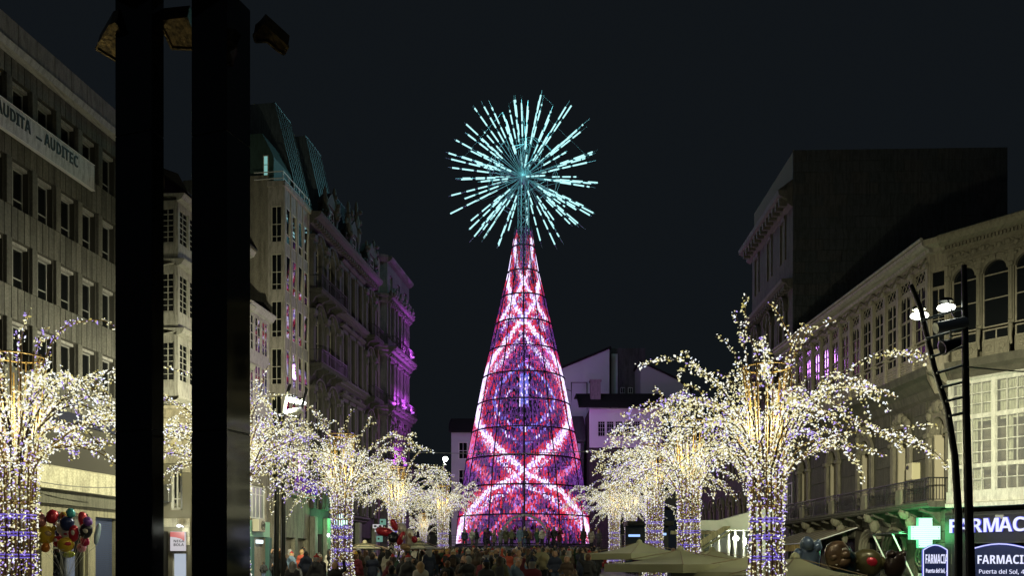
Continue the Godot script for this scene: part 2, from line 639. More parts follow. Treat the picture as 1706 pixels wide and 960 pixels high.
func make_light_tree(sd: int, label: String) -> Node3D:
	var r := RandomNumberGenerator.new()
	r.seed = sd
	var t := thing("lit_tree", label, "light tree", Vector3.ZERO, 0, "trees wrapped in fairy lights")
	var gold: Material = base("gilt_wire", Color(0.3, 0.19, 0.06), 0.5, 0.4)
	var bark: Material = base("dark_twig", Color(0.06, 0.035, 0.018), 0.8)
	var rope: Material = lit("violet_rope", Color(0.24, 0.16, 0.9), 0.65)
	var steel: Material = base("cage_steel", Color(0.22, 0.12, 0.08), 0.5, 0.4)
	var bufs := []
	for k in TINTS: bufs.append(PackedVector3Array())
	# the cage round the foot: posts that splay, bands of violet rope light
	for k in 10:
		var a := TAU * k / 10
		var o := Vector3(cos(a), 0, sin(a))
		var g := Geo.new()
		g.tube(PackedVector3Array([o * 0.6, o * 0.44 + Vector3.UP * 1.3, o * 0.37 + Vector3.UP * 3.0]), 0.022, 0.018, 5)
		part("post", g, steel, t)
	for h in [[0.25, 0.58], [0.85, 0.5], [1.5, 0.41], [2.05, 0.395], [2.55, 0.385], [2.95, 0.375]]:
		var g := Geo.new()
		for s in [0.0, 0.07]:
			g.ring(Vector3(0, h[0] + s, 0), h[1], 0.016, 20, 5)
		part("rope_light", g, rope, t)
	var flat := Geo.new()
	for k in 14:
		var a := r.randf() * TAU
		var y := r.randf_range(0.3, 2.8)
		var rad := lerpf(0.48, 0.37, y / 3.0)
		flat.bar(Vector3(cos(a) * rad, y, sin(a) * rad), Vector3(cos(a + 0.5) * rad, y + r.randf_range(-0.3, 0.3), sin(a + 0.5) * rad), 0.022)
	part("rope_light", flat, rope, t)
	# gilt tubes of the trunk, fanning into the crown
	for k in 14:
		var a := TAU * (k + r.randf_range(-0.25, 0.25)) / 14
		var o := Vector3(cos(a), 0, sin(a))
		var g := Geo.new()
		g.tube(bezier(o * 0.3, o * 0.33 + Vector3.UP * 2.5, o * 0.3 + Vector3.UP * 4.2, o * r.randf_range(0.4, 0.62) + Vector3.UP * r.randf_range(6.3, 6.8), 10), 0.026, 0.02, 5)
		part("trunk_tube", g, gold, t)
	for h in [[3.3, 0.34], [4.2, 0.36], [6.62, 0.55]]:
		var g := Geo.new()
		g.ring(Vector3(0, h[0], 0), h[1], 0.022, 20, 5)
		part("hoop", g, gold, t)
	# strings down the trunk
	for k in 40:
		var a := TAU * k / 40 + r.randf_range(-0.06, 0.06)
		var path := PackedVector3Array()
		for i in 12:
			var y := lerpf(0.05, 4.5, i / 11.0)
			var rad := lerpf(0.63, 0.4, clampf(y / 2.0, 0, 1)) if y < 3 else lerpf(0.4, 0.46, (y - 3) / 1.5)
			path.append(Vector3(cos(a) * rad, y, sin(a) * rad))
		string_lights(bufs, path, r, 0.085, 0.05, 0.036, 0.42 if k % 2 == 0 else 0.16)
	# branches: long arching arms, a dense heart of shorter ones, a few upright spikes
	var arms := 19
	var inner := 22
	var spikes := 5
	for k in arms + inner + spikes:
		var a := k * 2.399963 + r.randf_range(-0.25, 0.25)
		var o := Vector3(cos(a), 0, sin(a))
		var up := Vector3.UP
		var e := r.randf()
		var start := r.randf_range(3.6, 4.8)
		var reach := r.randf_range(2.9, 3.95)
		var apex := lerpf(4.7, 6.9, (k + 0.5) / arms)
		var tip := apex - r.randf_range(0.0, 1.1)
		if k >= arms:
			reach = r.randf_range(1.3, 2.6)
			apex = r.randf_range(4.5, 6.3)
			tip = apex - r.randf_range(0.1, 1.0)
		if k >= arms + inner:
			reach = r.randf_range(0.5, 1.5)
			apex = r.randf_range(6.6, 7.2)
			tip = apex + r.randf_range(0.2, 0.6)
		var side := o.cross(up) * r.randf_range(-0.7, 0.7)
		var path := bezier(o * 0.25 + up * start, o * (0.4 + reach * 0.1) + up * lerpf(start, apex, 0.8), o * reach * 0.6 + side * 0.5 + up * (apex + 0.4), o * reach + side + up * tip, 14)
		for i in range(3, 15):
			path[i] += Vector3(r.randfn(), r.randfn(), r.randfn()) * 0.016
		var g := Geo.new()
		g.tube(path, 0.028, 0.01, 5)
		var twigs := [path]
		for q in (r.randi_range(2, 4) if k < arms else r.randi_range(1, 2)):
			var i := r.randi_range(6, 12)
			var from := path[i]
			var dir := (path[i] - path[i - 1]).normalized()
			var off := (dir + Vector3(r.randfn(), r.randfn() * 0.7, r.randfn()) * 0.38).normalized()
			var l := r.randf_range(0.5, 1.3)
			var tw := bezier(from, from + off * l * 0.4 + up * 0.12, from + off * l * 0.8 + up * 0.1, from + off * l - up * r.randf_range(0.0, 0.5), 6)
			g.tube(tw, 0.014, 0.007, 4)
			twigs.append(tw)
		part("branch", g, bark if k % 3 else gold, t)
		var lil := 0.4 if r.randf() < 0.14 else 0.06
		for w in twigs:
			string_lights(bufs, w, r, 0.024 if k < arms else 0.036, 0.095, 0.039, lil)
	# strings wound round the heart of the crown
	for k in 14:
		var a := r.randf() * TAU
		var o := Vector3(cos(a), 0, sin(a))
		string_lights(bufs, bezier(o * 0.4 + Vector3.UP * 4.0, o * 0.5 + Vector3.UP * 4.8, o * 0.7 + Vector3.UP * 5.6, o * r.randf_range(0.5, 1.2) + Vector3.UP * r.randf_range(5.6, 6.6), 8), r, 0.03, 0.12, 0.036, 0.05)
	var m := ArrayMesh.new()
	for k in TINTS.size():
		var ar := []
		ar.resize(Mesh.ARRAY_MAX)
		ar[Mesh.ARRAY_VERTEX] = bufs[k]
		m.add_surface_from_arrays(Mesh.PRIMITIVE_TRIANGLES, ar)
		m.surface_set_material(k, lit("bulb_" + TINTS[k][0], TINTS[k][1], TINTS[k][2]))
	stuff(put("fairy_lights", m, null, t))
	lamp(t, Vector3(0, 5.3, 0), Color(1.0, 0.95, 0.55), 15.0, 0.6)
	return t


func light_trees() -> void:
	var kinds := [make_light_tree(11, ""), make_light_tree(27, ""), make_light_tree(63, ""), make_light_tree(85, ""), make_light_tree(102, "")]
	# kind, x, distance, turn, size, label
	var spots := [
		[0, 6.05, 20.0, 0.35, 1.0, "tallest lit tree, before the glazed wing, between the kiosk and the green cross"],
		[1, -11.46, 19.5, 0.9, 1.02, "tall lit tree before the office block, beside the balloon bunch with yellow balloons"],
		[2, -8.55, 26.0, 2.2, 1.0, "lit tree whose trunk stands behind the wider black granite pillar"],
		[3, -6.57, 32.5, 2.6, 0.98, "lit tree in front of the green-lit stone doorways, left of the first striped parasol"],
		[4, -6.07, 44.0, 1.4, 0.92, "lit tree behind the red and white balloon bunch, between the two striped parasols"],
		[2, -5.01, 61.0, 4.0, 0.95, "lit tree just left of the cone of LED strips, behind the second striped parasol"],
		[0, -10.0, 95.0, 5.1, 0.9, "smallest and farthest lit tree, at the mouth of the street beyond the purple corner house"],
		[4, 6.83, 32.5, 3.3, 1.06, "lit tree between the large white parasols, second nearest on the pharmacy's side"],
		[2, 6.77, 40.0, 0.2, 1.02, "lit tree rising behind the foremost pair of white parasols, next to the paler pavilion tree"],
		[3, 8.6, 61.0, 1.0, 0.98, "lit tree farther back whose trunk nearly touches its neighbour's, nearer the white parasols"],
		[1, 7.6, 62.5, 5.6, 0.98, "lit tree farther back beside the loudspeaker tower on the stage's far side"],
	]
	var used := {}
	for s in spots:
		var o: Node3D
		var at := Vector3(s[1], ground_at(s[2]), -s[2])
		if not used.has(s[0]):
			used[s[0]] = true
			o = kinds[s[0]]
			o.position = at
			o.rotation.y = s[3]
			o.set_meta("label", s[5])
		else:
			o = dup(kinds[s[0]], at, s[3], s[5])
		o.scale = Vector3.ONE * s[4]


# ---------------------------------------------------------------- the cone of LED strips and its starburst
const CONE := [[0.0, 6.55], [2.75, 6.3], [5.5, 5.9], [8.2, 5.5], [10.9, 4.95], [13.6, 4.42], [16.2, 3.9], [18.8, 3.28], [21.5, 2.7], [23.9, 2.15], [26.5, 1.5], [29.0, 1.05], [31.0, 0.78]]


func cone_r(h: float) -> float:
	for i in CONE.size() - 1:
		if h <= CONE[i + 1][0]:
			return lerpf(CONE[i][1], CONE[i + 1][1], (h - CONE[i][0]) / (CONE[i + 1][0] - CONE[i][0]))
	return CONE[-1][1]


# the picture the strips show: lines given as (share of the half width, height), the same on both sides
const BANDS := [
	[[1.0, 0.2], [0.89, 2.4], [0.57, 4.7], [0.0, 6.5], [-0.1, 6.85]],
	[[-0.1, 6.2], [0.0, 6.5], [0.43, 8.75], [0.72, 10.2], [0.9, 11.5], [0.97, 12.8], [0.97, 15.2], [0.92, 16.9], [0.8, 17.8], [0.46, 19.5], [0.0, 21.3], [-0.1, 21.7]],
	[[-0.1, 20.9], [0.0, 21.3], [0.44, 22.9], [0.86, 25.4], [0.97, 26.6], [0.97, 28.0]],
	[[0.8, 21.5], [0.42, 23.4], [0.0, 25.1], [0.5, 27.2], [0.85, 29.5]],
]
const THIN := [
	[[0.55, 0.6], [0.34, 2.0], [0.0, 3.6], [0.45, 5.5], [0.88, 7.7], [0.97, 9.0], [0.98, 11.0]],
	[[0.9, 0.9], [0.62, 2.9], [0.4, 3.6]],
]
const LENS := [[[0.0, 16.8], [0.3, 15.9], [0.55, 14.8], [0.64, 13.6], [0.55, 12.3], [0.3, 11.2], [0.0, 10.4]]]


func near_line(lines: Array, u: float, h: float, r: float) -> float:
	var best := 99.0
	var p := Vector2(u * r, h)
	for l in lines:
		for i in l.size() - 1:
			if minf(l[i][1], l[i + 1][1]) > h + 2.0 or maxf(l[i][1], l[i + 1][1]) < h - 2.0: continue
			best = minf(best, p.distance_to(Geometry2D.get_closest_point_to_segment(p, Vector2(l[i][0] * r, l[i][1]), Vector2(l[i + 1][0] * r, l[i + 1][1]))))
	return best


func led_cone() -> void:
	var foot := Vector3(1.11, 3.55, -82.0)
	var t := thing("christmas_tree", "giant cone of violet and red LED strips topped by a cyan starburst", "Christmas tree", foot)
	var dark: Material = base("frame_black", Color(0.012, 0.012, 0.018), 0.6, 0.3)
	var kinds := [["white", Color(0.82, 0.7, 1.0), 1.7], ["lavender", Color(0.45, 0.3, 1.0), 1.1], ["pink", Color(1.0, 0.2, 0.42), 0.85], ["red", Color(0.85, 0.03, 0.07), 0.85], ["magenta", Color(0.55, 0.05, 0.36), 0.6], ["violet", Color(0.27, 0.07, 0.55), 0.4], ["blue", Color(0.2, 0.22, 1.0), 0.9], ["dusk", Color(0.12, 0.035, 0.28), 0.28]]
	var bufs := []
	for k in kinds: bufs.append(PackedVector3Array())
	var r := RandomNumberGenerator.new()
	r.seed = 77
	var strips := 300
	for i in strips:
		var tone := r.randf()
		var th := TAU * (i + r.randf_range(-0.2, 0.2)) / strips
		var h := 0.15 + r.randf() * 0.25
		var gap := r.randf() < 0.05
		while h < 30.6:
			var rad := cone_r(h)
			if rad < 3.4 and i % 2 == 1: break
			if rad < 1.7 and i % 4 == 2: break
			var len := r.randf_range(0.2, 0.34)
			var ah := wrapf(th, -PI, PI)
			# the way in: an arch left open at the front
			var x := sin(ah) * rad
			var open := cos(ah) > 0 and pow(x / 2.2, 2) + pow(h / 2.55, 2) < 1.0
			var k := -1
			if not open:
				var u := absf(sin(th))
				var slim := clampf(rad / 3.2, 0.55, 1.0)
				var d := near_line(BANDS, u, h, rad) / slim
				var e := near_line(THIN, u, h, rad)
				var inner := near_line(LENS, u, h, rad) / slim
				var q := r.randf()
				var jit := r.randfn() * 0.05
				d += jit
				if d < 0.25: k = 0 if q < 0.86 else 1
				elif d < 0.4: k = 2 if q < 0.45 else 3 if q < 0.85 else 1
				elif d < 1.0 and q < 0.78 * (1.0 - (d - 0.4) / 0.75): k = 3 if r.randf() < 0.85 else 4
				elif e + jit < 0.17: k = 2 if q < 0.55 else 3 if q < 0.75 else 1
				elif e < 0.5 and q < 0.3: k = 3
				elif inner < 0.15: k = 6 if q < 0.3 else 0 if q < 0.42 else 1 if q < 0.62 else 5
				elif inner < 0.6 and q < 0.22: k = 3
				elif u * rad < 0.42 and absf(h - 14.2) < 1.5 and cos(ah) > 0: k = 6 if q < 0.5 else 1 if q < 0.75 else 0
				else:
					q = r.randf()
					k = 5 if q < 0.1 + 0.6 * tone * tone else 7 if q < 0.3 + 0.45 * tone else 4 if q > 0.96 else -1
				if gap and k > 2: k = -1
			if k >= 0:
				var w := minf(0.055, rad * TAU / strips * 0.42 * (2.0 if rad < 3.4 else 1.0))
				var o0 := Vector3(sin(th), 0, cos(th))
				var across := Vector3(cos(th), 0, -sin(th)) * w
				var a := o0 * rad + Vector3.UP * h
				var b := o0 * cone_r(h + len) + Vector3.UP * (h + len)
				var buf: PackedVector3Array = bufs[k]
				var out := o0 * 0.04
				buf.append(a - across); buf.append(a + out); buf.append(b + out)
				buf.append(a - across); buf.append(b + out); buf.append(b - across)
				buf.append(a + out); buf.append(a + across); buf.append(b + across)
				buf.append(a + out); buf.append(b + across); buf.append(b + out)
			h += len + 0.05
	var m := ArrayMesh.new()
	for k in kinds.size():
		var ar := []
		ar.resize(Mesh.ARRAY_MAX)
		ar[Mesh.ARRAY_VERTEX] = bufs[k]
		m.add_surface_from_arrays(Mesh.PRIMITIVE_TRIANGLES, ar)
		m.surface_set_material(k, lit("led_" + kinds[k][0], kinds[k][1], kinds[k][2]))
	stuff(put("led_lights", m, null, t))
	# hoops and ribs of the frame
	for h in [0.05, 2.75, 5.5, 8.2, 10.9, 13.6, 16.2, 18.8, 21.4, 24.0, 26.5, 29.0]:
		var g := Geo.new()
		g.ring(Vector3(0, h, 0), cone_r(h) + 0.07, 0.075, 56, 6)
		if h > 1:
			g.ring(Vector3(0, h, 0), cone_r(h) - 0.5, 0.04, 40, 5)
		part("hoop", g, dark, t)
	for i in 12:
		var a := TAU * i / 12
		var p := PackedVector3Array()
		for c in CONE:
			p.append(Vector3(sin(a), 0, cos(a)) * (c[1] + 0.06) + Vector3.UP * c[0])
		var g := Geo.new()
		g.tube(p, 0.1 if i % 6 == 0 else 0.07, 0.05, 6)
		part("rib", g, dark, t)
	# short sockets and boxes seen through the strips
	var inside := Geo.new()
	for i in 60:
		var h := r.randf_range(3, 24)
		var a := r.randf() * TAU
		var c := Vector3(sin(a), 0, cos(a)) * (cone_r(h) - 0.35) + Vector3.UP * h
		inside.box(c, Vector3(0.35, 0.3, 0.25), Basis(Vector3.UP, a))
	for i in 24:
		var h := r.randf_range(2.75, 24)
		var a := r.randf() * TAU
		inside.bar(Vector3(sin(a), 0, cos(a)) * (cone_r(h) - 0.4) + Vector3.UP * h, Vector3(sin(a + 0.4), 0, cos(a + 0.4)) * (cone_r(h) - 0.4) + Vector3.UP * h, 0.06)
	stuff(part("cable_boxes", inside, base("box_grey", Color(0.12, 0.1, 0.16), 0.7), t))
	# the arch over the way in
	var arch := Geo.new()
	arch.arch(0, 0.0, 2.15, 2.35, 6.0, 6.45, 20, 1.18)
	part("entrance_arch", arch, base("arch_paint", Color(0.3, 0.28, 0.34), 0.5), t)
	# lit lattice neck below the star
	var neck: Material = base("star_steel", Color(0.2, 0.3, 0.32), 0.45, 0.3)
	var g := Geo.new()
	for k in 4:
		var a := TAU * k / 4 + 0.4
		g.rod(Vector3(cos(a) * 0.62, 27.5, sin(a) * 0.62), Vector3(cos(a) * 0.5, 37.0, sin(a) * 0.5), 0.06)
		for i in 8:
			var y := 27.5 + i * 1.15
			var b := a + TAU / 4
			g.rod(Vector3(cos(a) * 0.58, y, sin(a) * 0.58), Vector3(cos(b) * 0.58, y + 1.15, sin(b) * 0.58), 0.04, 5)
			g.rod(Vector3(cos(a) * 0.58, y, sin(a) * 0.58), Vector3(cos(b) * 0.58, y, sin(b) * 0.58), 0.04, 5)
	part("lattice_mast", g, neck, t)
	# the star: spikes with three light tubes each
	var c := Vector3(0, 36.0, 0)
	var tube_mat: Material = lit("star_tube", Color(0.5, 0.95, 0.97), 1.2)
	var steel := neck
	var n := 104
	var dirs := []
	for i in n:
		var y := 1.0 - 2.0 * (i + 0.5) / n
		var a := i * 2.399963
		var d := Vector3(cos(a) * sqrt(1 - y * y), y, sin(a) * sqrt(1 - y * y))
		d = (d + Vector3(r.randfn(), r.randfn(), r.randfn()) * 0.07).normalized()
		if d.y < -0.86: continue
		dirs.append(d)
	for d in dirs:
		var len := r.randf_range(7.0, 8.2)
		var rod := Geo.new()
		rod.rod(c + d * 0.7, c + d * len, 0.028, 5)
		var spike := part("spike", rod, steel, t)
		var s := r.randf_range(2.9, 4.0)
		for q in 3:
			var e := s + r.randf_range(0.85, 1.15)
			if q == 2: e = minf(len - r.randf_range(0.02, 0.9), s + 1.5)
			var tb := Geo.new()
			tb.tube(PackedVector3Array([c + d * s, c + d * (s + 0.08), c + d * (e - 0.08), c + d * e]), 0.062, 0.075, 7)
			part("light_tube", tb, tube_mat, spike)
			s = e + r.randf_range(0.25, 0.6)
	var web := Geo.new()
	for i in dirs.size():
		for j in range(i + 1, dirs.size()):
			if dirs[i].angle_to(dirs[j]) < 0.36:
				web.rod(c + dirs[i] * 3.6, c + dirs[j] * 3.6, 0.03, 4)
				if (i + j) % 3 == 0:
					web.rod(c + dirs[i] * 3.6, c + dirs[j] * 1.9, 0.02, 4)
	stuff(part("strut_web", web, steel, t))
	var hub := Geo.new()
	hub.ball(c, Vector3.ONE * 0.75, 10)
	part("hub", hub, steel, t)
	for w in 26:
		var d: Vector3 = dirs[r.randi() % dirs.size()]
		var e: Vector3 = dirs[r.randi() % dirs.size()]
		if d.angle_to(e) < 0.9:
			var wire := Geo.new()
			wire.rod(c + d * 7.3, c + e * 7.3, 0.012, 4)
			part("guy_wire", wire, steel, t)
	lamp(t, Vector3(0, 8, 0), Color(0.66, 0.2, 1.0), 110.0, 2.0)
	lamp(t, Vector3(0, 18, 0), Color(0.66, 0.25, 1.0), 110.0, 1.5)
	lamp(t, c + Vector3(0, 1.0, 7.0), Color(0.3, 0.85, 0.9), 75.0, 1.5)


# ---------------------------------------------------------------- the left side
func granite_pillars() -> void:
	var gr := worn("black_granite", Color(0.014, 0.016, 0.016), grain, 1.3, 0.07)
	gr.metallic_specular = 0.55
	var edge: Material = base("granite_joint", Color(0.02, 0.022, 0.022), 0.4)
	var turn := deg_to_rad(18.5)
	var x := Vector3(cos(turn), 0, -sin(turn) * -1.0)
	for s in [
		["black_pillar", "narrower polished black granite pillar, in front of the office block's end", Vector3(-6.0, 0, -14.0), 0.76, 0.30],
		["black_pillar", "wider polished black granite pillar mirroring the pharmacy sign in its side", Vector3(-4.75, 0, -14.0), 0.71, 0.654]]:
		var t := thing(s[0], s[1], "pillar", s[2], 0.0, "black granite pillars of the monument")
		# local x runs along the front face, local -z goes back; the near edge between front and side faces stands at the origin
		t.transform = Transform3D(Basis(Vector3(0.949, 0, 0.317), Vector3.UP, Vector3(-0.317, 0, 0.949)), s[2])
		var y := 0.0
		for h in [0.9, 3.3, 5.0, 2.4]:
			var g := Geo.new()
			g.soft(Vector3(-s[3] / 2, y + h / 2, -s[4] / 2), Vector3(s[3], h - 0.012, s[4]), 0.012)
			part("granite_block", g, gr, t)
			y += h
		var core := Geo.new()
		core.box(Vector3(-s[3] / 2, y / 2, -s[4] / 2), Vector3(s[3] - 0.03, y - 0.02, s[4] - 0.03))
		part("joint", core, edge, t)
	# plain dark bronze masses carried by the pillars; only their lower ends hang into view
	var t := thing("bronze_sculpture", "dark bronze sculpture with angular fins carried on the two black pillars", "sculpture", Vector3(-5.6, 11.2, -14.1))
	var br := worn("bronze", Color(0.30, 0.20, 0.07), blot, 2.0, 0.38, 0.5, 0.85)
	var dk := worn("dark_bronze", Color(0.035, 0.032, 0.028), blot, 2.0, 0.5, 0.5, 0.6)
	var b := Geo.new()
	b.soft(Vector3(-0.1, 0.8, 0), Vector3(2.5, 0.7, 0.7), 0.06)
	b.soft(Vector3(0.15, 1.7, 0), Vector3(1.3, 1.4, 0.9), 0.2)
	part("body", b, dk, t)
	for f in [
		[[Vector2(-1.56, -0.40), Vector2(-1.14, 0.02), Vector2(-1.02, 0.06), Vector2(-1.02, -0.72), Vector2(-1.11, -0.82)], 0.34, -0.12, 0.3, br],
		[[Vector2(-0.36, -0.02), Vector2(0.14, 0.03), Vector2(0.14, -0.52), Vector2(0.05, -0.53), Vector2(-0.08, -0.535), Vector2(-0.33, -0.52)], 0.3, -0.25, 0.0, br],
		[[Vector2(1.30, -0.13), Vector2(1.43, -0.01), Vector2(1.60, -0.22), Vector2(1.74, -0.40), Vector2(1.63, -0.55), Vector2(1.52, -0.46), Vector2(1.40, -0.31), Vector2(1.2, -0.32), Vector2(1.2, -0.2)], 0.26, -0.1, 0.2, br]]:
		var g := Geo.new()
		g.prism(PackedVector2Array(f[0]), f[2], f[2] + f[1])
		var ridge := Geo.new()
		ridge.v = g.v
		ridge.n = g.n
		for i in f[0].size():
			var p: Vector2 = f[0][i]
			var q: Vector2 = f[0][(i + 1) % f[0].size()]
			ridge.bar(Vector3(p.x, p.y, f[2] + f[1]), Vector3(q.x, q.y, f[2] + f[1]), 0.035)
		var fin := part("fin", ridge, f[4], t)
		fin.basis = Basis(Vector3.RIGHT, Vector3(0, 0.37, 0.929), Vector3(0, -0.929, 0.37))
		fin.position = Vector3(0, 0.0, -0.1)


func office() -> void:
	var t := facade("office_building", "grey concrete office block with rows of plain windows and a long white banner", "office building", Vector2(-20.91, -30.0), Vector2(-19.29, -41.5))
	var clad := [worn("cladding", Color(0.185, 0.178, 0.16), stain, 0.11, 0.85), worn("cladding_dull", Color(0.155, 0.15, 0.132), stain, 0.09, 0.85), worn("cladding_pale", Color(0.215, 0.205, 0.182), stain, 0.13, 0.85)]
	var dark: Material = base("shadow_gap", Color(0.05, 0.047, 0.04), 0.9)
	var frame: Material = base("window_grey", Color(0.3, 0.3, 0.29), 0.5, 0.1)
	var pane := glass_dark()
	var sill: Material = worn("blind_box", Color(0.5, 0.48, 0.46), stain, 0.4, 0.7)
	var length := 11.6
	var holes := []
	var rows := [21.66, 18.38, 15.12, 11.86, 8.6]
	var starts := []
	for i in 8: starts.append(1.24 + 1.472 * (i - 0.0))
	for top in rows:
		if top < 9: continue
		for u in starts:
			if u + 1.06 < length: holes.append([u, u + 1.06, top - 1.88, top])
	var g := Geo.new()
	g.wall(0, length, 6.0, 23.0, -0.05, holes, 0.42)
	part("wall", g, dark, t)
	# panels: tall spandrel boards between the window rows and the pier strips between windows
	var bands := [[21.72, 22.5]]
	for k in rows.size() - 1:
		bands.append([rows[k + 1] + 0.04, rows[k] - 1.9])
	for bnd in bands:
		for u in starts:
			var x: float = u - 0.41
			for w in [0.4, 0.36, 0.38, 0.34]:
				if x + w > length: break
				put("panel", box_mesh(Vector3(w - 0.035, snappedf(bnd[1] - bnd[0], 0.01), 0.06), 0.006), clad[rng.randi() % 3], t, Vector3(x + w / 2, (bnd[0] + bnd[1]) / 2, 0.0))
				x += w
	for top in rows:
		if top < 9: continue
		for u in starts:
			put("pier", box_mesh(Vector3(0.3, 1.94, 0.16), 0.01), clad[rng.randi() % 3], t, Vector3(u - 0.2, top - 0.94, 0.02))
			if u + 1.06 > length: continue
			window(t, u, u + 1.06, top - 1.88, top - 0.14, -0.34, [0.46, 0.54], [0.27, 0.73], frame, pane, 0.05, 0.045)
			put("blind_box", box_mesh(Vector3(1.05, 0.13, 0.2)), sill, t, Vector3(u + 0.53, top - 0.07, -0.2))
	var p := Geo.new()
	p.moulding(0, length, [Vector2(22.5, 0.0), Vector2(22.55, 0.35), Vector2(22.82, 0.42), Vector2(22.82, 0.1)])
	part("ledge", p, worn("pale_ledge", Color(0.62, 0.6, 0.58), stain, 0.3, 0.7), t)
	var q := 0.0
	while q < length - 0.1:
		put("parapet_panel", box_mesh(Vector3(1.08, 1.1, 0.16), 0.01), worn("parapet", Color(0.33, 0.31, 0.29), stain, 0.22, 0.9), t, Vector3(q + 0.55, 23.4, 0.08))
		q += 1.1
	var body := Geo.new()
	body.span(0, length, 0.0, 23.85, -9, -0.6)
	part("side_wall", body, worn("cladding_dull", Color.BLACK, stain, 1), t)
	# first floor: shop windows behind a pale fascia
	var shop := Geo.new()
	shop.wall(0, length, 8.2, 8.7, 0.05, [])
	part("sign_fascia", shop, base("fascia_navy", Color(0.02, 0.022, 0.045), 0.4), t)
	lettering(t, "sign_letters", "OCA", 0.42, 0.04, base("letter_steel", Color(0.5, 0.52, 0.56), 0.35, 0.7), Vector3(9.45, 8.24, 0.06), 400)
	for i in 9:
		window(t, 0.2 + i * 1.26, 1.4 + i * 1.26, 6.15, 8.15, -0.1, [1.0], [1.0], frame, glass_clean(), 0.045, 0.04)
	var f := Geo.new()
	f.moulding(0, length, [Vector2(5.1, 0.2), Vector2(5.1, 0.7), Vector2(6.02, 0.7), Vector2(6.1, 0.6), Vector2(6.1, -0.1)])
	part("fascia", f, worn("fascia_cream", Color(0.68, 0.64, 0.46), stain, 0.12, 0.7), t)
	var soffit := Geo.new()
	soffit.span(0, length, 4.5, 5.1, -0.3, 0.35)
	part("soffit_band", soffit, worn("band_dull", Color(0.17, 0.165, 0.12), stain, 0.3, 0.8), t)
	var ground := Geo.new()
	ground.wall(0, length, 0, 4.5, 0.05, [[6.62, 9.02, 0.4, 4.2], [3.7, 5.9, 0.4, 4.2], [9.55, 11.4, 0.0, 4.1], [0.9, 3.1, 0.4, 4.2]], 0.4)
	part("shop_wall", ground, worn("shop_stone", Color(0.36, 0.33, 0.22), stain, 0.25, 0.8), t)
	for u in [[6.62, 9.02], [3.7, 5.9], [0.9, 3.1]]:
		window(t, u[0], u[1], 0.4, 4.2, -0.15, [1.0], [1.0], base("shop_frame", Color(0.2, 0.19, 0.12), 0.5), glass_clean(), 0.09, 0.04, "shop_window")
	var sh := Geo.new()
	for k in 30:
		sh.span(9.62, 11.35, 1.1 + k * 0.1, 1.19 + k * 0.1, -0.35, -0.3)
	part("shutter", sh, base("shutter_blue", Color(0.07, 0.09, 0.17), 0.4, 0.5), t)
	# red shop display behind the glass
	var red := Geo.new()
	red.soft(Vector3(7.9, 1.9, -0.55), Vector3(1.5, 1.3, 0.3), 0.1)
	red.ring(Vector3(7.9, 2.1, -0.35), 0.45, 0.12, 20, 6, Basis(Vector3.RIGHT, Vector3(0, 0, 1), Vector3(0, -1, 0)))
	part("red_display", red, base("display_red", Color(0.45, 0.01, 0.02), 0.4), t)
	# the banner
	var sign := facade("banner_sign", "long white banner sign with black capital letters fixed across the office block's top windows", "sign", Vector2(-20.91, -30.0), Vector2(-19.29, -41.5))
	var bg := Geo.new()
	bg.soft(Vector3(4.45, 19.66, 0.42), Vector3(8.9, 1.14, 0.12), 0.05)
	part("board", bg, worn("banner_white", Color(0.85, 0.82, 0.85), stain, 0.35, 0.6), sign)
	var rim := Geo.new()
	rim.span(0.02, 8.86, 19.06, 19.1, 0.33, 0.5)
	rim.span(0.02, 8.86, 20.225, 20.26, 0.33, 0.5)
	part("rim", rim, base("rim_white", Color(0.7, 0.68, 0.7), 0.5), sign)
	for k in 6:
		part("bracket", bracket_geo(0.8 + 1.5 * k), base("window_grey", Color.BLACK), sign)
	var black: Material = base("letter_black", Color(0.012, 0.012, 0.014), 0.5)
	lettering(sign, "letters", "AUDITEC", 0.49, 0.03, black, Vector3(5.5, 19.4, 0.49), 700, "Droid Sans", 0.76)
	lettering(sign, "letters", "AUDITA", 0.49, 0.03, black, Vector3(2.78, 19.4, 0.49), 700, "Droid Sans", 0.76)
	var dash := Geo.new()
	dash.span(5.0, 5.34, 19.6, 19.68, 0.48, 0.505)
	part("dash", dash, black, sign)


func bracket_geo(u: float) -> Geo:
	var g := Geo.new()
	g.bar(Vector3(u, 19.66, -0.05), Vector3(u, 19.66, 0.38), 0.06)
	return g


func glass_dark() -> StandardMaterial3D:
	var m := base("pane_dark", Color(0.006, 0.007, 0.008), 0.06)
	m.metallic_specular = 0.6
	return m


func glass_clean() -> StandardMaterial3D:
	# mirror-coated glazing: dark, and a third of what falls on it comes back
	return base("pane_clean", Color(0.3, 0.31, 0.33), 0.02, 1.0)


func along(u: float) -> Vector2:
	# a place on the street line of the left-hand fronts, u metres from the first corner
	var k := 1.0 / sqrt(1.0 + 0.14 * 0.14)
	return Vector2(-16.67 + 0.14 * k * u, -42.0 - k * u)


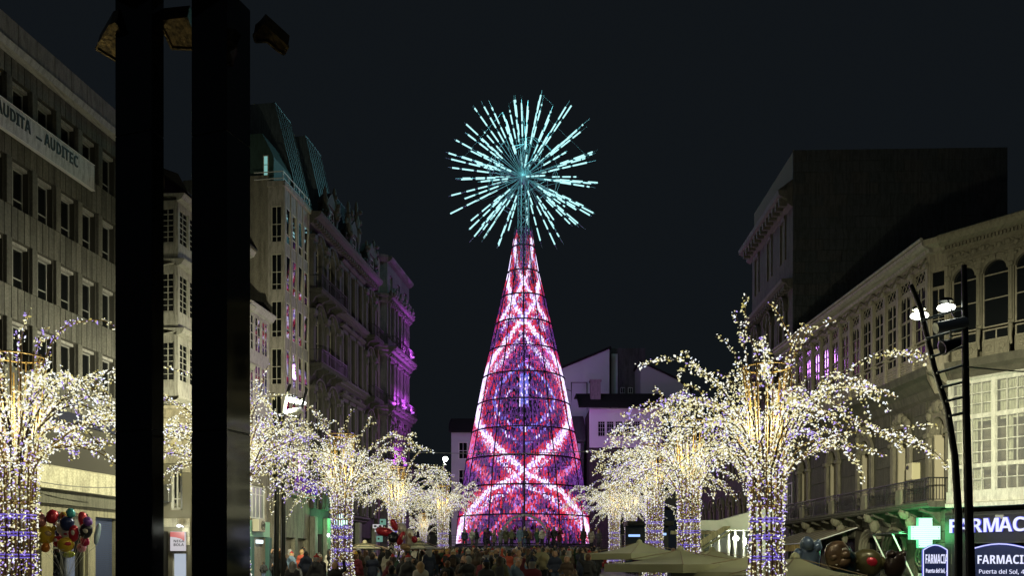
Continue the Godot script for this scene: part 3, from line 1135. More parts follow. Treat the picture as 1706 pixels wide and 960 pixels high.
func gallery_house() -> void:
	# the house with glazed bays seen between the pillars
	var t := facade("gallery_house", "stone house with stacked white glazed bays, seen between the two black pillars", "building", along(0), along(8))
	var stone := worn("warm_stone", Color(0.40, 0.35, 0.24), stain, 0.2, 0.85, 1.0)
	var wood := worn("gallery_white", Color(0.56, 0.54, 0.47), stain, 0.5, 0.6)
	var pane := glass_dark()
	var g := Geo.new()
	g.span(0.2, 7.9, 0.0, 20.2, -9.0, -1.25)
	part("wall", g, stone, t)
	# bays on the street side and on the near end
	for fl in [[10.3, 13.4], [13.75, 16.85], [17.2, 20.1]]:
		var v0: float = fl[0]
		var v1: float = fl[1]
		var b := Geo.new()
		b.span(0.05, 7.8, v0, v0 + 0.75, -1.3, -0.06)
		b.span(0.05, 7.8, v1 - 0.35, v1, -1.3, -0.06)
		for k in 8:
			b.span(0.05 + k * 1.03, 0.16 + k * 1.03, v0 + 0.75, v1 - 0.35, -0.2, -0.04)
		b.span(0.0, 0.18, v0, v1, -0.2, 0.0)
		b.span(0.0, 0.14, v0, v1, -1.75, -1.6)
		b.span(0.02, 0.13, v0, v0 + 0.75, -1.6, -0.2)
		b.span(0.02, 0.13, v1 - 0.35, v1, -1.6, -0.2)
		part("bay", b, wood, t)
		for k in 7:
			window(t, 0.17 + k * 1.03, 1.07 + k * 1.03, v0 + 0.76, v1 - 0.36, -0.1, [1, 1], [1, 1, 1.15, 1, 1.15, 1], wood, pane, 0.08, 0.03)
		var e := Node3D.new()
		e.name = "bay_end"
		t.add_child(e, true)
		e.rotation.y = -PI / 2
		e.position = Vector3(0.07, 0, 0)
		window(e, -1.6, -0.95, v0 + 0.76, v1 - 0.36, 0.0, [1, 1], [1, 1, 1.15, 1, 1.15, 1], wood, pane, 0.06, 0.03, "window", false)
		window(e, -0.93, -0.22, v0 + 0.76, v1 - 0.36, 0.0, [1, 1], [1, 1, 1.15, 1, 1.15, 1], wood, pane, 0.06, 0.03, "window", false)
		var c := Geo.new()
		c.moulding(-0.15, 8.0, [Vector2(-0.12, 0.0), Vector2(0, 0.28), Vector2(0.14, 0.36), Vector2(0.2, 0.42), Vector2(0.26, 0.42), Vector2(0.3, -1.2)], v1)
		c.moulding(-0.1, 8.0, [Vector2(-0.38, -0.9), Vector2(-0.3, -0.1), Vector2(-0.1, 0.12), Vector2(0.0, 0.12)], v0)
		part("cornice", c, wood, t)
	var r := Geo.new()
	r.moulding(0.0, 8.0, [Vector2(0, 0.5), Vector2(0.1, 0.5), Vector2(1.6, -1.5), Vector2(2.0, -5.0)], 20.4)
	part("roof", r, worn("roof_dark", Color(0.05, 0.045, 0.04), grain, 0.8, 0.9), t)
	var blk := Geo.new()
	blk.span(0.1, 1.0, 20.0, 22.2, -3.0, -1.3)
	part("chimney", blk, stone, t)
	var w := Geo.new()
	w.wall(0.1, 8.0, 0, 10.3, -1.15, [[1.6, 2.7, 5.2, 7.3], [4.6, 5.7, 5.2, 7.3]], 0.25)
	part("stone_front", w, stone, t)
	for u in [1.6, 4.6]:
		window(t, u, u + 1.1, 5.2, 7.3, -1.3, [1, 1], [0.35, 1.0], wood, pane, 0.13, 0.06)


func lower_left_shops() -> void:
	# the stretch seen between the pillars at street level: stone front facing the square
	var d := 41.6
	var t := facade("corner_house", "pale stone corner house with a white-framed window and lit white and red shop sign", "building", Vector2(-21.5, -d), Vector2(-15.9, -d))
	var ms := [worn("warm_stone", Color.BLACK, stain, 1), worn("warm_stone_pale", Color(0.46, 0.41, 0.29), stain, 0.22, 0.85), worn("warm_stone_grey", Color(0.34, 0.31, 0.22), stain, 0.25, 0.85)]
	var back := Geo.new()
	var holes := [[4.62, 5.2, 4.55, 6.5], [3.3, 3.95, 4.55, 6.5], [4.7, 5.42, 0.0, 2.5], [3.7, 4.5, 0.0, 3.5]]
	back.wall(0, 5.6, 0, 9.6, 0.0, holes, 0.3)
	part("wall", back, base("joint_dark", Color(0.1, 0.09, 0.06), 0.9), t)
	ashlar(t, 0.0, 5.6, 0.1, 9.55, 0.0, 21, 0.85, ms, holes, 0.05)
	var body := Geo.new()
	body.span(0.02, 5.58, 0, 9.6, -3.0, -0.4)
	part("inner_wall", body, base("joint_dark", Color.BLACK), t)
	var wood: Material = worn("gallery_white", Color.BLACK, stain, 1)
	for h in holes.slice(0, 2):
		window(t, h[0], h[1], h[2], h[3], -0.12, [1, 1], [0.35, 1.0], wood, glass_clean(), 0.12, 0.06)
	window(t, 4.7, 5.42, 0.0, 2.45, -0.1, [1], [1], wood, lit("shop_glow", Color(0.75, 0.85, 1.0), 0.55), 0.06, 0.04, "lit_window")
	var door := Geo.new()
	door.span(3.72, 4.48, 0, 3.48, -0.25, -0.18)
	part("door", door, base("door_dark", Color(0.03, 0.028, 0.022), 0.5), t)
	var s := Geo.new()
	s.moulding(0, 5.6, [Vector2(0, 0.0), Vector2(0.05, 0.16), Vector2(0.2, 0.2), Vector2(0.25, 0.0)], 9.5)
	part("string_course", s, ms[1], t)
	# the sign box
	var sg := facade("shop_sign", "lit white shop sign with a red top over the corner house's shop window", "sign", Vector2(-21.5, -d), Vector2(-15.9, -d))
	var bx := Geo.new()
	bx.soft(Vector3(5.06, 3.0, 0.16), Vector3(0.72, 0.95, 0.2), 0.02)
	part("box", bx, lit("sign_white", Color(0.85, 0.8, 0.86), 0.62), sg)
	var top := Geo.new()
	top.prism(PackedVector2Array([Vector2(4.71, 3.46), Vector2(5.41, 3.46), Vector2(5.41, 3.02), Vector2(5.2, 3.14), Vector2(4.95, 3.2), Vector2(4.71, 3.22)]), 0.262, 0.268)
	part("red_band", top, lit("sign_red", Color(0.85, 0.12, 0.12), 0.6), sg)
	var ink: Material = base("letter_black", Color.BLACK)
	for k in 2:
		lettering(sg, "letters", ["NEGA", "BOLA"][k], 0.13, 0.008, ink, Vector3(4.86, 2.9 - k * 0.18, 0.262), 700, "Droid Sans", 1.1)
	var arm := Geo.new()
	arm.rod(Vector3(5.25, 3.72, 0.0), Vector3(5.25, 3.8, 0.5), 0.03)
	arm.ball(Vector3(5.25, 3.75, 0.55), Vector3(0.12, 0.08, 0.12), 8)
	part("sign_lamp", arm, lit("lamp_cool", Color(0.9, 0.92, 1.0), 2.2), sg)
	lamp(sg, Vector3(5.25, 3.6, 0.9), Color(0.9, 0.95, 0.85), 2.6, 0.1)
	# a dark metal box hung on the wall
	var mb := facade("wall_box", "square dark metal box hung beside the corner house's white window", "box", Vector2(-21.5, -d), Vector2(-15.9, -d))
	var m := Geo.new()
	m.soft(Vector3(4.37, 5.35, 0.3), Vector3(0.72, 0.85, 0.4), 0.03)
	m.rod(Vector3(4.37, 5.6, 0), Vector3(4.37, 5.6, 0.3), 0.04)
	part("box", m, base("box_steel", Color(0.1, 0.1, 0.09), 0.35, 0.6), mb)


func narrow_gallery() -> void:
	var t := facade("narrow_gallery", "narrow white glazed gallery house catching violet light, right of the wider black pillar", "building", along(7.6), along(10.65))
	var wood := worn("gallery_mauve", Color(0.6, 0.56, 0.57), stain, 0.5, 0.6)
	var stone := worn("grey_stone", Color(0.33, 0.30, 0.24), stain, 0.18, 0.85, 1.0)
	var pane := glass_clean()
	var g := Geo.new()
	g.span(0, 3.05, 0, 17.0, -6, -0.25)
	g.wall(0, 3.05, 0, 8.2, -0.02, [[0.35, 2.75, 4.6, 6.6]], 0.2)
	part("wall", g, stone, t)
	for f in 3:
		var v0 := 8.3 + f * 2.9
		var b := Geo.new()
		b.span(0, 3.05, v0, v0 + 0.55, -0.25, 0.02)
		b.span(0, 3.05, v0 + 2.72, v0 + 2.9, -0.25, 0.04)
		for k in 4:
			b.span(k * 0.98, k * 0.98 + 0.11, v0 + 0.55, v0 + 2.72, -0.25, 0.03)
		part("bay", b, wood, t)
		for k in 3:
			window(t, k * 0.98 + 0.11, k * 0.98 + 0.98, v0 + 0.56, v0 + 2.71, -0.02, [1, 1], [1, 1, 1.1, 1], wood, pane, 0.07, 0.035)
	window(t, 0.35, 2.75, 4.6, 6.6, -0.15, [1, 0.9, 0.9, 1], [1, 0.3], base("frame_white", Color(0.62, 0.62, 0.6), 0.5), base("net_curtain", Color(0.3, 0.33, 0.34), 0.3), 0.1, 0.06)
	var c := Geo.new()
	c.moulding(-0.1, 3.3, [Vector2(-0.1, 0.0), Vector2(0, 0.2), Vector2(0.15, 0.3), Vector2(0.28, 0.42), Vector2(0.36, 0.42), Vector2(0.5, -0.4)], 17.0)
	part("cornice", c, wood, t)
	var r := Geo.new()
	r.moulding(0, 3.05, [Vector2(0, 0.2), Vector2(1.4, -2.5), Vector2(1.6, -6)], 17.35)
	part("roof", r, base("roof_dark", Color.BLACK), t)
	# pharmacy front below, with a pale green panel and an illuminated strip
	var sh := Geo.new()
	sh.span(0.2, 3.0, 3.5, 4.45, -0.1, 0.1)
	part("green_panel", sh, base("panel_green", Color(0.28, 0.5, 0.36), 0.4), t)
	for u in [0.15, 2.6]:
		var p := Geo.new()
		p.soft(Vector3(u + 0.2, 1.75, 0.08), Vector3(0.42, 3.5, 0.3), 0.03)
		part("pilaster", p, base("pilaster_teal", Color(0.05, 0.12, 0.11), 0.4), t)
	var d := Geo.new()
	d.span(0.6, 2.6, 0, 3.4, -0.24, -0.12)
	part("door", d, base("door_dark", Color(0.03, 0.028, 0.022), 0.5), t)
	var e := Geo.new()
	e.soft(Vector3(1.3, 3.2, 0.2), Vector3(0.8, 0.22, 0.14), 0.03)
	part("lit_strip", e, lit("strip_cool", Color(0.8, 0.95, 1.0), 1.6), t)
	# air conditioner
	var ac := facade("air_conditioner", "boxy outdoor air conditioner bracketed under the net-curtained window", "air conditioner", along(7.6), along(10.65))
	var ag := Geo.new()
	ag.soft(Vector3(0.55, 4.15, 0.5), Vector3(0.95, 0.75, 0.4), 0.03)
	part("case", ag, base("case_cream", Color(0.42, 0.4, 0.32), 0.5), ac)
	var fan := Geo.new()
	var face := Basis(Vector3.RIGHT, Vector3(0, 0, 1), Vector3(0, -1, 0))
	for r2 in [0.27, 0.18, 0.09]:
		fan.ring(Vector3(0.68, 4.15, 0.72), r2, 0.015, 16, 5, face)
	fan.ball(Vector3(0.68, 4.15, 0.7), Vector3(0.06, 0.06, 0.03), 8)
	part("fan_grille", fan, base("grille_black", Color(0.02, 0.02, 0.02), 0.5), ac)


func cream_block() -> void:
	var t := facade("cream_block", "tall cream building with vertical window strips reflecting coloured light", "building", along(12.93), along(17.4))
	var cream := worn("cream_render", Color(0.50, 0.46, 0.41), stain, 0.3, 0.7)
	var dull := worn("grey_stone", Color.BLACK, stain, 1)
	var frame := base("frame_cream", Color(0.48, 0.45, 0.38), 0.5)
	var pane := glass_clean()
	var side := glass_dark()
	# street side: four strips between ribs
	var holes := []
	var tops := [25.3, 22.17, 19.08, 15.98, 12.9, 9.8]
	for k in 4:
		for v in tops: holes.append([0.42 + k * 1.03, 1.12 + k * 1.03, v - 2.35, v])
	var g := Geo.new()
	g.wall(0.0, 4.47, 8.2, 26.6, 0.0, holes, 0.1)
	part("wall", g, cream, t)
	for k in 5:
		put("rib", box_mesh(Vector3(0.16, 18.2, 0.1), 0.02), cream, t, Vector3(0.16 + k * 1.03, 17.4, 0.0))
	for k in 4:
		for v in tops:
			var s := window(t, 0.42 + k * 1.03, 1.12 + k * 1.03, v - 2.35, v, -0.02, [1], [0.33, 1.0], frame, pane, 0.05, 0.05)
			for q in s.get_children():
				q.rotation = Vector3(rng.randf_range(-0.04, 0.05), rng.randf_range(-0.04, 0.04), 0)
	# near end, facing the square
	var e := Node3D.new()
	e.name = "end_front"
	t.add_child(e)
	e.position = Vector3(0, 0, 0)
	e.rotation.y = -PI / 2
	var eh := []
	for v in tops: eh.append([-0.86, -0.16, v - 2.4, v - 0.05])
	var eg := Geo.new()
	eg.wall(-1.06, 0.0, 8.2, 26.6, 0.0, eh, 0.2)
	part("end_wall", eg, cream, e)
	for v in tops:
		window(e, -0.86, -0.16, v - 2.4, v - 0.05, -0.1, [1, 1], [0.3, 0.7, 1.0], frame, side, 0.04, 0.035, "window", false)
	var blind := Geo.new()
	blind.span(0.12, 4.4, 0.0, 26.4, -7.0, -0.3)
	blind.span(0.01, 0.2, 0.0, 27.3, -7.0, -1.06)
	part("blind_wall", blind, dull, t)
	var cr := Geo.new()
	cr.moulding(-0.1, 4.55, [Vector2(0, 0.0), Vector2(0.05, 0.12), Vector2(0.3, 0.14), Vector2(0.34, -0.2)], 26.5)
	cr.span(-0.1, 0.0, 26.5, 26.84, -1.1, 0.14)
	part("parapet", cr, cream, t)
	var rl := Geo.new()
	for h in [27.0, 27.45]:
		rl.bar(Vector3(-0.05, h, 0.0), Vector3(4.45, h, 0.0), 0.05)
		rl.bar(Vector3(-0.05, h, 0.0), Vector3(-0.05, h, -2.0), 0.05)
	for k in 6:
		rl.bar(Vector3(-0.05 + 0.9 * k, 26.7, 0), Vector3(-0.05 + 0.9 * k, 27.45, 0), 0.04)
	part("roof_rail", rl, base("rail_white", Color(0.6, 0.6, 0.6), 0.4), t)
	var at := Geo.new()
	at.prism(PackedVector2Array([Vector2(-0.8, 26.6), Vector2(-0.8, 28.6), Vector2(-1.6, 30.2), Vector2(-6.5, 30.2), Vector2(-6.5, 26.6)]), -4.3, -0.3)
	var att := part("attic_roof", at, worn("copper_green", Color(0.07, 0.13, 0.11), stain, 0.4, 0.6), t)
	att.rotation.y = -PI / 2
	att.position = Vector3(0.0, 0, 0)
	var aw := Node3D.new()
	aw.name = "attic_front"
	t.add_child(aw)
	aw.rotation.y = -PI / 2
	aw.position = Vector3(0.28, 0, 0)
	window(aw, -1.5, -1.15, 26.9, 28.7, 0.04, [1], [1, 0.5], frame, lit("window_teal", Color(0.35, 0.8, 0.75), 0.55), 0.05, 0.03, "lit_window")
	# lower floors and shop
	var low := Geo.new()
	low.wall(0.0, 4.47, 0.0, 8.2, 0.0, [[0.4, 1.9, 0.0, 3.6], [2.4, 4.1, 0.0, 3.6]], 0.5)
	part("stone_base", low, worn("base_stone", Color(0.36, 0.34, 0.25), stain, 0.2, 0.85, 1.0), t)
	var dk := Geo.new()
	dk.span(0.3, 4.2, 0.0, 3.8, -0.6, -0.5)
	part("shopfront", dk, base("shop_dark", Color(0.02, 0.025, 0.03), 0.25), t)
	# LED screen
	var sc := facade("led_screen", "long violet and pink LED screen hung on the cream building's stone base", "screen", along(12.93), along(17.4))
	var cs := Geo.new()
	cs.soft(Vector3(2.75, 7.2, 0.3), Vector3(4.2, 1.15, 0.3), 0.03)
	part("case", cs, base("case_black", Color(0.02, 0.02, 0.02), 0.5), sc)
	var im := Image.create(96, 24, false, Image.FORMAT_RGB8)
	var fn := FastNoiseLite.new()
	fn.seed = 4
	fn.frequency = 0.06
	for y in 24:
		for x in 96:
			var a := fn.get_noise_2d(x * 1.0, y * 1.4)
			var b := fn.get_noise_2d(x * 1.7 + 90, y * 1.2)
			var c := Color(0.30 + 0.4 * maxf(a, 0) + 0.35 * maxf(b - 0.05, 0) * 2, 0.06 + 0.3 * maxf(b, 0), 0.55 + 0.3 * a).lerp(Color(0.25, 0.12, 0.8), x / 96.0 * 0.7)
			im.set_pixel(x, y, c)
	var sm := StandardMaterial3D.new()
	sm.resource_name = "screen_picture"
	sm.albedo_color = Color.BLACK
	sm.emission_enabled = true
	sm.emission = Color.BLACK
	sm.emission_texture = ImageTexture.create_from_image(im)
	sm.emission_energy_multiplier = 0.75
	var q := QuadMesh.new()
	q.size = Vector2(4.05, 1.0)
	put("screen_face", q, sm, sc, Vector3(2.75, 7.2, 0.456))
	var br := Geo.new()
	for k in 4: br.soft(Vector3(1.0 + k * 1.1, 6.5, 0.25), Vector3(0.5, 0.2, 0.3), 0.03)
	part("floodlight", br, base("case_cream", Color.BLACK), sc)


# a tall opening with a carved surround: jambs, arch or lintel, keystone, pilasters
func carved_window(t: Node3D, cu: float, v0: float, wide: float, high: float, arched: bool, stone: Material, frame: Material, pane: Material, w := 0.0, pilasters := true) -> void:
	var g := Geo.new()
	var r := wide / 2
	var spring := v0 + high - r if arched else v0 + high
	for s in [-1.0, 1.0]:
		g.span(cu + s * (r + 0.09) - 0.09, cu + s * (r + 0.09) + 0.09, v0, spring, w, w + 0.14)
		if pilasters:
			g.tube(PackedVector3Array([Vector3(cu + s * (r + 0.32), v0 + 0.2, w + 0.1), Vector3(cu + s * (r + 0.32), spring - 0.1, w + 0.1)]), 0.11, 0.09, 8)
			g.soft(Vector3(cu + s * (r + 0.32), v0 + 0.1, w + 0.12), Vector3(0.3, 0.2, 0.26), 0.03)
			g.soft(Vector3(cu + s * (r + 0.32), spring, w + 0.12), Vector3(0.3, 0.24, 0.28), 0.04)
	if arched:
		g.arch(cu, spring, r, r + 0.2, w, w + 0.16, 10)
		g.spandrel(cu, spring, r, v0 + high + 0.02, w - 0.2, w + 0.02, 10)
		g.soft(Vector3(cu, v0 + high + 0.14, w + 0.14), Vector3(0.3, 0.5, 0.26), 0.06)
		g.arch(cu, spring + 0.15, r + 0.42, r + 0.55, w, w + 0.3, 10, 0.9)
	else:
		g.span(cu - r - 0.2, cu + r + 0.2, spring, spring + 0.25, w, w + 0.14)
		g.moulding(cu - r - 0.5, cu + r + 0.5, [Vector2(0, 0), Vector2(0.05, 0.2), Vector2(0.16, 0.34), Vector2(0.24, 0.36), Vector2(0.3, 0.0)], spring + 0.3, w)
		g.soft(Vector3(cu, spring + 0.75, w + 0.1), Vector3(0.5, 0.4, 0.25), 0.1)
		g.ring(Vector3(cu - 0.35, spring + 0.72, w + 0.12), 0.14, 0.05, 10, 5, Basis(Vector3.RIGHT, Vector3(0, 0, 1), Vector3(0, -1, 0)))
		g.ring(Vector3(cu + 0.35, spring + 0.72, w + 0.12), 0.14, 0.05, 10, 5, Basis(Vector3.RIGHT, Vector3(0, 0, 1), Vector3(0, -1, 0)))
	part("window_surround", g, stone, t)
	window(t, cu - r, cu + r, v0, v0 + high, w - 0.22, [1, 1], [1.0, 0.9, 0.5], frame, pane, 0.07, 0.045)


func statue_geo(c: Vector3, h: float, sd: int) -> Geo:
	# weathered carved finial: stacked swellings with side scrolls
	var r := RandomNumberGenerator.new()
	r.seed = sd
	var g := Geo.new()
	g.lathe([Vector2(0.42, 0), Vector2(0.42, h * 0.08), Vector2(0.26, h * 0.12), Vector2(0.22, h * 0.2), Vector2(0.36, h * 0.3), Vector2(0.4, h * 0.42), Vector2(0.24, h * 0.52), Vector2(0.3, h * 0.62), Vector2(0.2, h * 0.72), Vector2(0.11, h * 0.8), Vector2(0.16, h * 0.88), Vector2(0.08, h * 0.96), Vector2(0.01, h)], 10, c)
	for k in 14:
		var y := r.randf_range(0.1, 0.8) * h
		var a := r.randf() * TAU
		g.ball(c + Vector3(cos(a) * 0.34, y, sin(a) * 0.34), Vector3(r.randf_range(0.1, 0.2), r.randf_range(0.12, 0.3), r.randf_range(0.1, 0.2)), 6)
	for s in [-1.0, 1.0]:
		g.ring(c + Vector3(s * 0.42, h * 0.25, 0), 0.2, 0.08, 10, 5, Basis(Vector3.RIGHT, Vector3(0, 0, 1), Vector3(0, -1, 0)))
	return g


func ornate_house() -> void:
	var t := facade("ornate_house", "dark ornate stone house with balconies, carved window surrounds and steep roof slabs", "building", along(17.45), along(32.4))
	var stone := worn("carved_stone", Color(0.045, 0.042, 0.038), stain, 0.22, 0.85, 1.5)
	var pale := worn("carved_trim", Color(0.095, 0.088, 0.08), stain, 0.4, 0.8, 1.0)
	var iron: Material = base("iron", Color(0.01, 0.01, 0.01), 0.5)
	var frame: Material = base("frame_old", Color(0.3, 0.28, 0.24), 0.6)
	var pane := glass_dark()
	var l := 15.0
	var floors := [[21.55, 3.5, true], [16.3, 3.7, true], [10.9, 3.7, true], [5.8, 3.2, false]]
	var cs := [1.5, 4.1, 7.2, 9.0, 10.8, 13.5]
	var holes := []
	for f in floors:
		for c in cs:
			var wd := 1.3 if c < 5 or c > 13 else 1.0
			holes.append([c - wd / 2, c + wd / 2, f[0], f[0] + f[1]])
	holes.append_array([[0.6, 2.4, 0, 4.0], [3.3, 5.0, 0, 4.4], [6.4, 9.6, 0, 4.0], [10.6, 14.2, 0, 4.0]])
	var g := Geo.new()
	g.wall(0, l, 0, 26.4, 0.0, holes, 0.4)
	part("wall", g, stone, t)
	var b := Geo.new()
	b.span(0.02, l - 0.02, 0, 26.3, -8, -0.55)
	part("inner_wall", b, base("joint_dark", Color.BLACK), t)
	for f in floors:
		for c in cs:
			carved_window(t, c, f[0], 1.3 if c < 5 or c > 13 else 1.0, f[1], f[2] if c < 5 or c > 13 else false, pale, frame, pane, 0.0, true)
	# the shallow bay in the middle and colossal pilasters
	for u in [0.25, 2.8, 5.6, 12.2, 14.7]:
		for f in floors:
			var p := Geo.new()
			p.soft(Vector3(u, f[0] + 1.6, 0.14), Vector3(0.5, 3.3, 0.3), 0.04)
			p.soft(Vector3(u, f[0] + 3.4, 0.2), Vector3(0.7, 0.4, 0.45), 0.06)
			p.ball(Vector3(u, f[0] + 2.7, 0.32), Vector3(0.2, 0.35, 0.14), 8)
			part("pilaster", p, pale, t)
	for f in [[21.3, 0.0, 5.4], [21.3, 12.4, 15.0], [16.05, 0.0, 5.4], [16.05, 12.4, 15.0], [10.6, 0.0, 5.4], [10.6, 12.4, 15.0]]:
		balcony(t, f[1], f[2], f[0] - 0.25, 0.95, iron, stone, 0.95, false)
	for v in [21.0, 15.7, 10.3, 5.2]:
		var m := Geo.new()
		m.moulding(5.4, 12.4, [Vector2(0, 0), Vector2(0.1, 0.25), Vector2(0.2, 0.25), Vector2(0.35, 0.5), Vector2(0.5, 0.5), Vector2(0.5, 0)], v)
		part("string_course", m, pale, t)
	var c := Geo.new()
	c.moulding(0, l, [Vector2(-0.3, 0), Vector2(-0.2, 0.25), Vector2(0.0, 0.3), Vector2(0.2, 0.75), Vector2(0.42, 0.85), Vector2(0.5, 0.85), Vector2(0.6, -0.6)], 26.2)
	for k in 34:
		c.box(Vector3(0.25 + k * 0.44, 26.05, 0.36), Vector3(0.16, 0.26, 0.3))
	part("cornice", c, pale, t)
	# dormer gables with carved finials
	for k in [[4.0, 5.0, 1], [9.2, 6.2, 2], [13.9, 4.8, 3]]:
		var d := Geo.new()
		d.span(k[0] - 0.9, k[0] + 0.9, 26.7, 28.6, -0.6, 0.1)
		d.prism(PackedVector2Array([Vector2(k[0] - 1.1, 28.6), Vector2(k[0] + 1.1, 28.6), Vector2(k[0] + 0.5, 29.3), Vector2(k[0], 29.7), Vector2(k[0] - 0.5, 29.3)]), -0.6, 0.2)
		var dm := part("dormer", d, pale, t)
		window(t, k[0] - 0.45, k[0] + 0.45, 26.8, 28.3, 0.12, [1, 1], [1, 0.6], frame, pane, 0.06, 0.04, "window", false)
		part("finial", statue_geo(Vector3(k[0] + 1.0, 27.0, 0.0), k[1] - 1.4, k[2]), pale, t)
		part("finial", statue_geo(Vector3(k[0] - 1.0, 27.0, 0.0), k[1] - 2.2, k[2] + 9), pale, t)
	# steep mansard slabs with standing seams
	var metal := worn("seam_metal", Color(0.16, 0.2, 0.22), stain, 0.4, 0.45, 0.0, 0.3)
	for k in [[-1.2, 1.6, 27.5, 33.9], [4.4, 7.6, 27.5, 34.4], [10.9, 13.4, 27.5, 32.6]]:
		var a := Vector3(k[0], k[2], -0.5)
		var up := Vector3(0, k[3] - k[2], -1.6)
		var wd: float = k[1] - k[0]
		var s := Geo.new()
		s.prism(PackedVector2Array([Vector2(-0.5, k[2]), Vector2(-2.1, k[3]), Vector2(-4.0, k[3]), Vector2(-5.5, k[2])]), -wd, 0)
		var o := part("mansard_roof", s, metal, t)
		o.rotation.y = -PI / 2
		o.position = Vector3(k[0], 0, 0)
		var n := 6
		var seam := Geo.new()
		for i in n + 1:
			seam.bar(a + Vector3(wd * i / n, 0, 0.02), a + up + Vector3(wd * i / n, 0, 0.02), 0.07)
		seam.bar(a + up, a + up + Vector3(wd, 0, 0), 0.1)
		var sm := part("seam", seam, metal, t)
	# ground floor: doorways with dark doors and a stone arch
	var door := Geo.new()
	for h in [[0.6, 2.4, 4.0], [6.4, 9.6, 4.0], [10.6, 14.2, 4.0]]:
		door.span(h[0], h[1], 0, h[2], -0.4, -0.32)
	part("door", door, base("door_dark", Color.BLACK), t)
	var dd := Geo.new()
	for k in 4:
		dd.arch(4.15, 3.0, 0.75 + k * 0.14, 0.9 + k * 0.14, -0.1 + k * 0.05, 0.02 + k * 0.06, 12, 1.5)
	dd.spandrel(4.15, 3.0, 0.85, 4.42, -0.3, -0.02, 12, 1.5)
	part("door_arch", dd, pale, t)
	var d2 := Geo.new()
	d2.span(3.3, 5.0, 0, 4.4, -0.36, -0.3)
	part("door", d2, base("door_iron", Color(0.015, 0.015, 0.012), 0.4), t)
	for u in [0.25, 2.85, 5.6, 10.1, 14.6]:
		var p := Geo.new()
		p.soft(Vector3(u, 2.6, 0.2), Vector3(0.62, 5.2, 0.4), 0.05)
		part("pier", p, worn("green_grey_stone", Color(0.3, 0.3, 0.24), stain, 0.3, 0.85, 1.0), t)
	# the pharmacy's cross on its arm, and its green glow
	var cr := thing("green_cross", "small glowing white-green pharmacy cross behind the lit tree by the stone doorways", "sign", Vector3(-12.75, 5.0, -62.5))
	part("cross", cross_geo(0.5, 0.16), lit("cross_white", Color(0.62, 1.0, 0.86), 1.9), cr)
	var ar := Geo.new()
	ar.rod(Vector3(-0.4, 0, 0), Vector3(-1.0, 0, 0), 0.03)
	part("arm", ar, iron, cr)
	lamp(cr, Vector3(0.1, -0.1, 1.0), Color(0.12, 1.0, 0.32), 6.0, 0.4)
	var wl := thing("wall_lamp", "small white wall lamp under the small green cross", "lamp", Vector3(-13.2, 3.9, -60.5))
	var wg := Geo.new()
	wg.ball(Vector3.ZERO, Vector3(0.12, 0.16, 0.12), 8)
	part("bulb", wg, lit("lamp_cool", Color.BLACK, 1), wl)
	lamp(wl, Vector3.ZERO, Color(1.0, 0.95, 0.8), 0.8, 0.1)
	# banner roll, optician's sign, teal sign boxes
	var op := thing("glasses_sign", "small white lit sign shaped like spectacles by the ornate house's end", "sign", Vector3(-11.4, 4.95, -71.5))
	var og := Geo.new()
	og.prism(PackedVector2Array([Vector2(-0.42, 0.22), Vector2(0.42, 0.22), Vector2(0.42, -0.1), Vector2(0.2, -0.14), Vector2(0.0, 0.06), Vector2(-0.2, -0.14), Vector2(-0.42, -0.1)]), 0, 0.08)
	og.span(-0.25, 0.25, -0.42, -0.24, 0, 0.08)
	part("board", og, lit("sign_white", Color.BLACK, 1), op)
	for s in [-0.21, 0.21]:
		var lens := Geo.new()
		lens.ball(Vector3(s, 0.06, 0.09), Vector3(0.14, 0.09, 0.02), 10)
		part("lens", lens, iron, op)
	for k in [[Vector3(-10.9, 5.35, -71.0), "upper teal lit sign box near the spectacles sign"], [Vector3(-11.1, 3.9, -70.5), "lower teal lit sign box below the spectacles sign"]]:
		var sb := thing("sign_box", k[1], "sign", k[0])
		var sg := Geo.new()
		sg.soft(Vector3.ZERO, Vector3(0.5, 0.5, 0.25), 0.03)
		part("box", sg, lit("sign_teal", Color(0.2, 0.5, 0.4), 0.5), sb)
		var dot := Geo.new()
		dot.ball(Vector3(-0.05, 0.02, 0.13), Vector3(0.09, 0.09, 0.02), 8)
		part("emblem", dot, iron, sb)


func cross_geo(arm: float, deep: float) -> Geo:
	var g := Geo.new()
	var h := arm * 0.45
	g.prism(PackedVector2Array([Vector2(-h, -arm), Vector2(h, -arm), Vector2(h, -h), Vector2(arm, -h), Vector2(arm, h), Vector2(h, h), Vector2(h, arm), Vector2(-h, arm), Vector2(-h, h), Vector2(-arm, h), Vector2(-arm, -h), Vector2(-h, -h)]), -deep / 2, deep / 2)
	return g


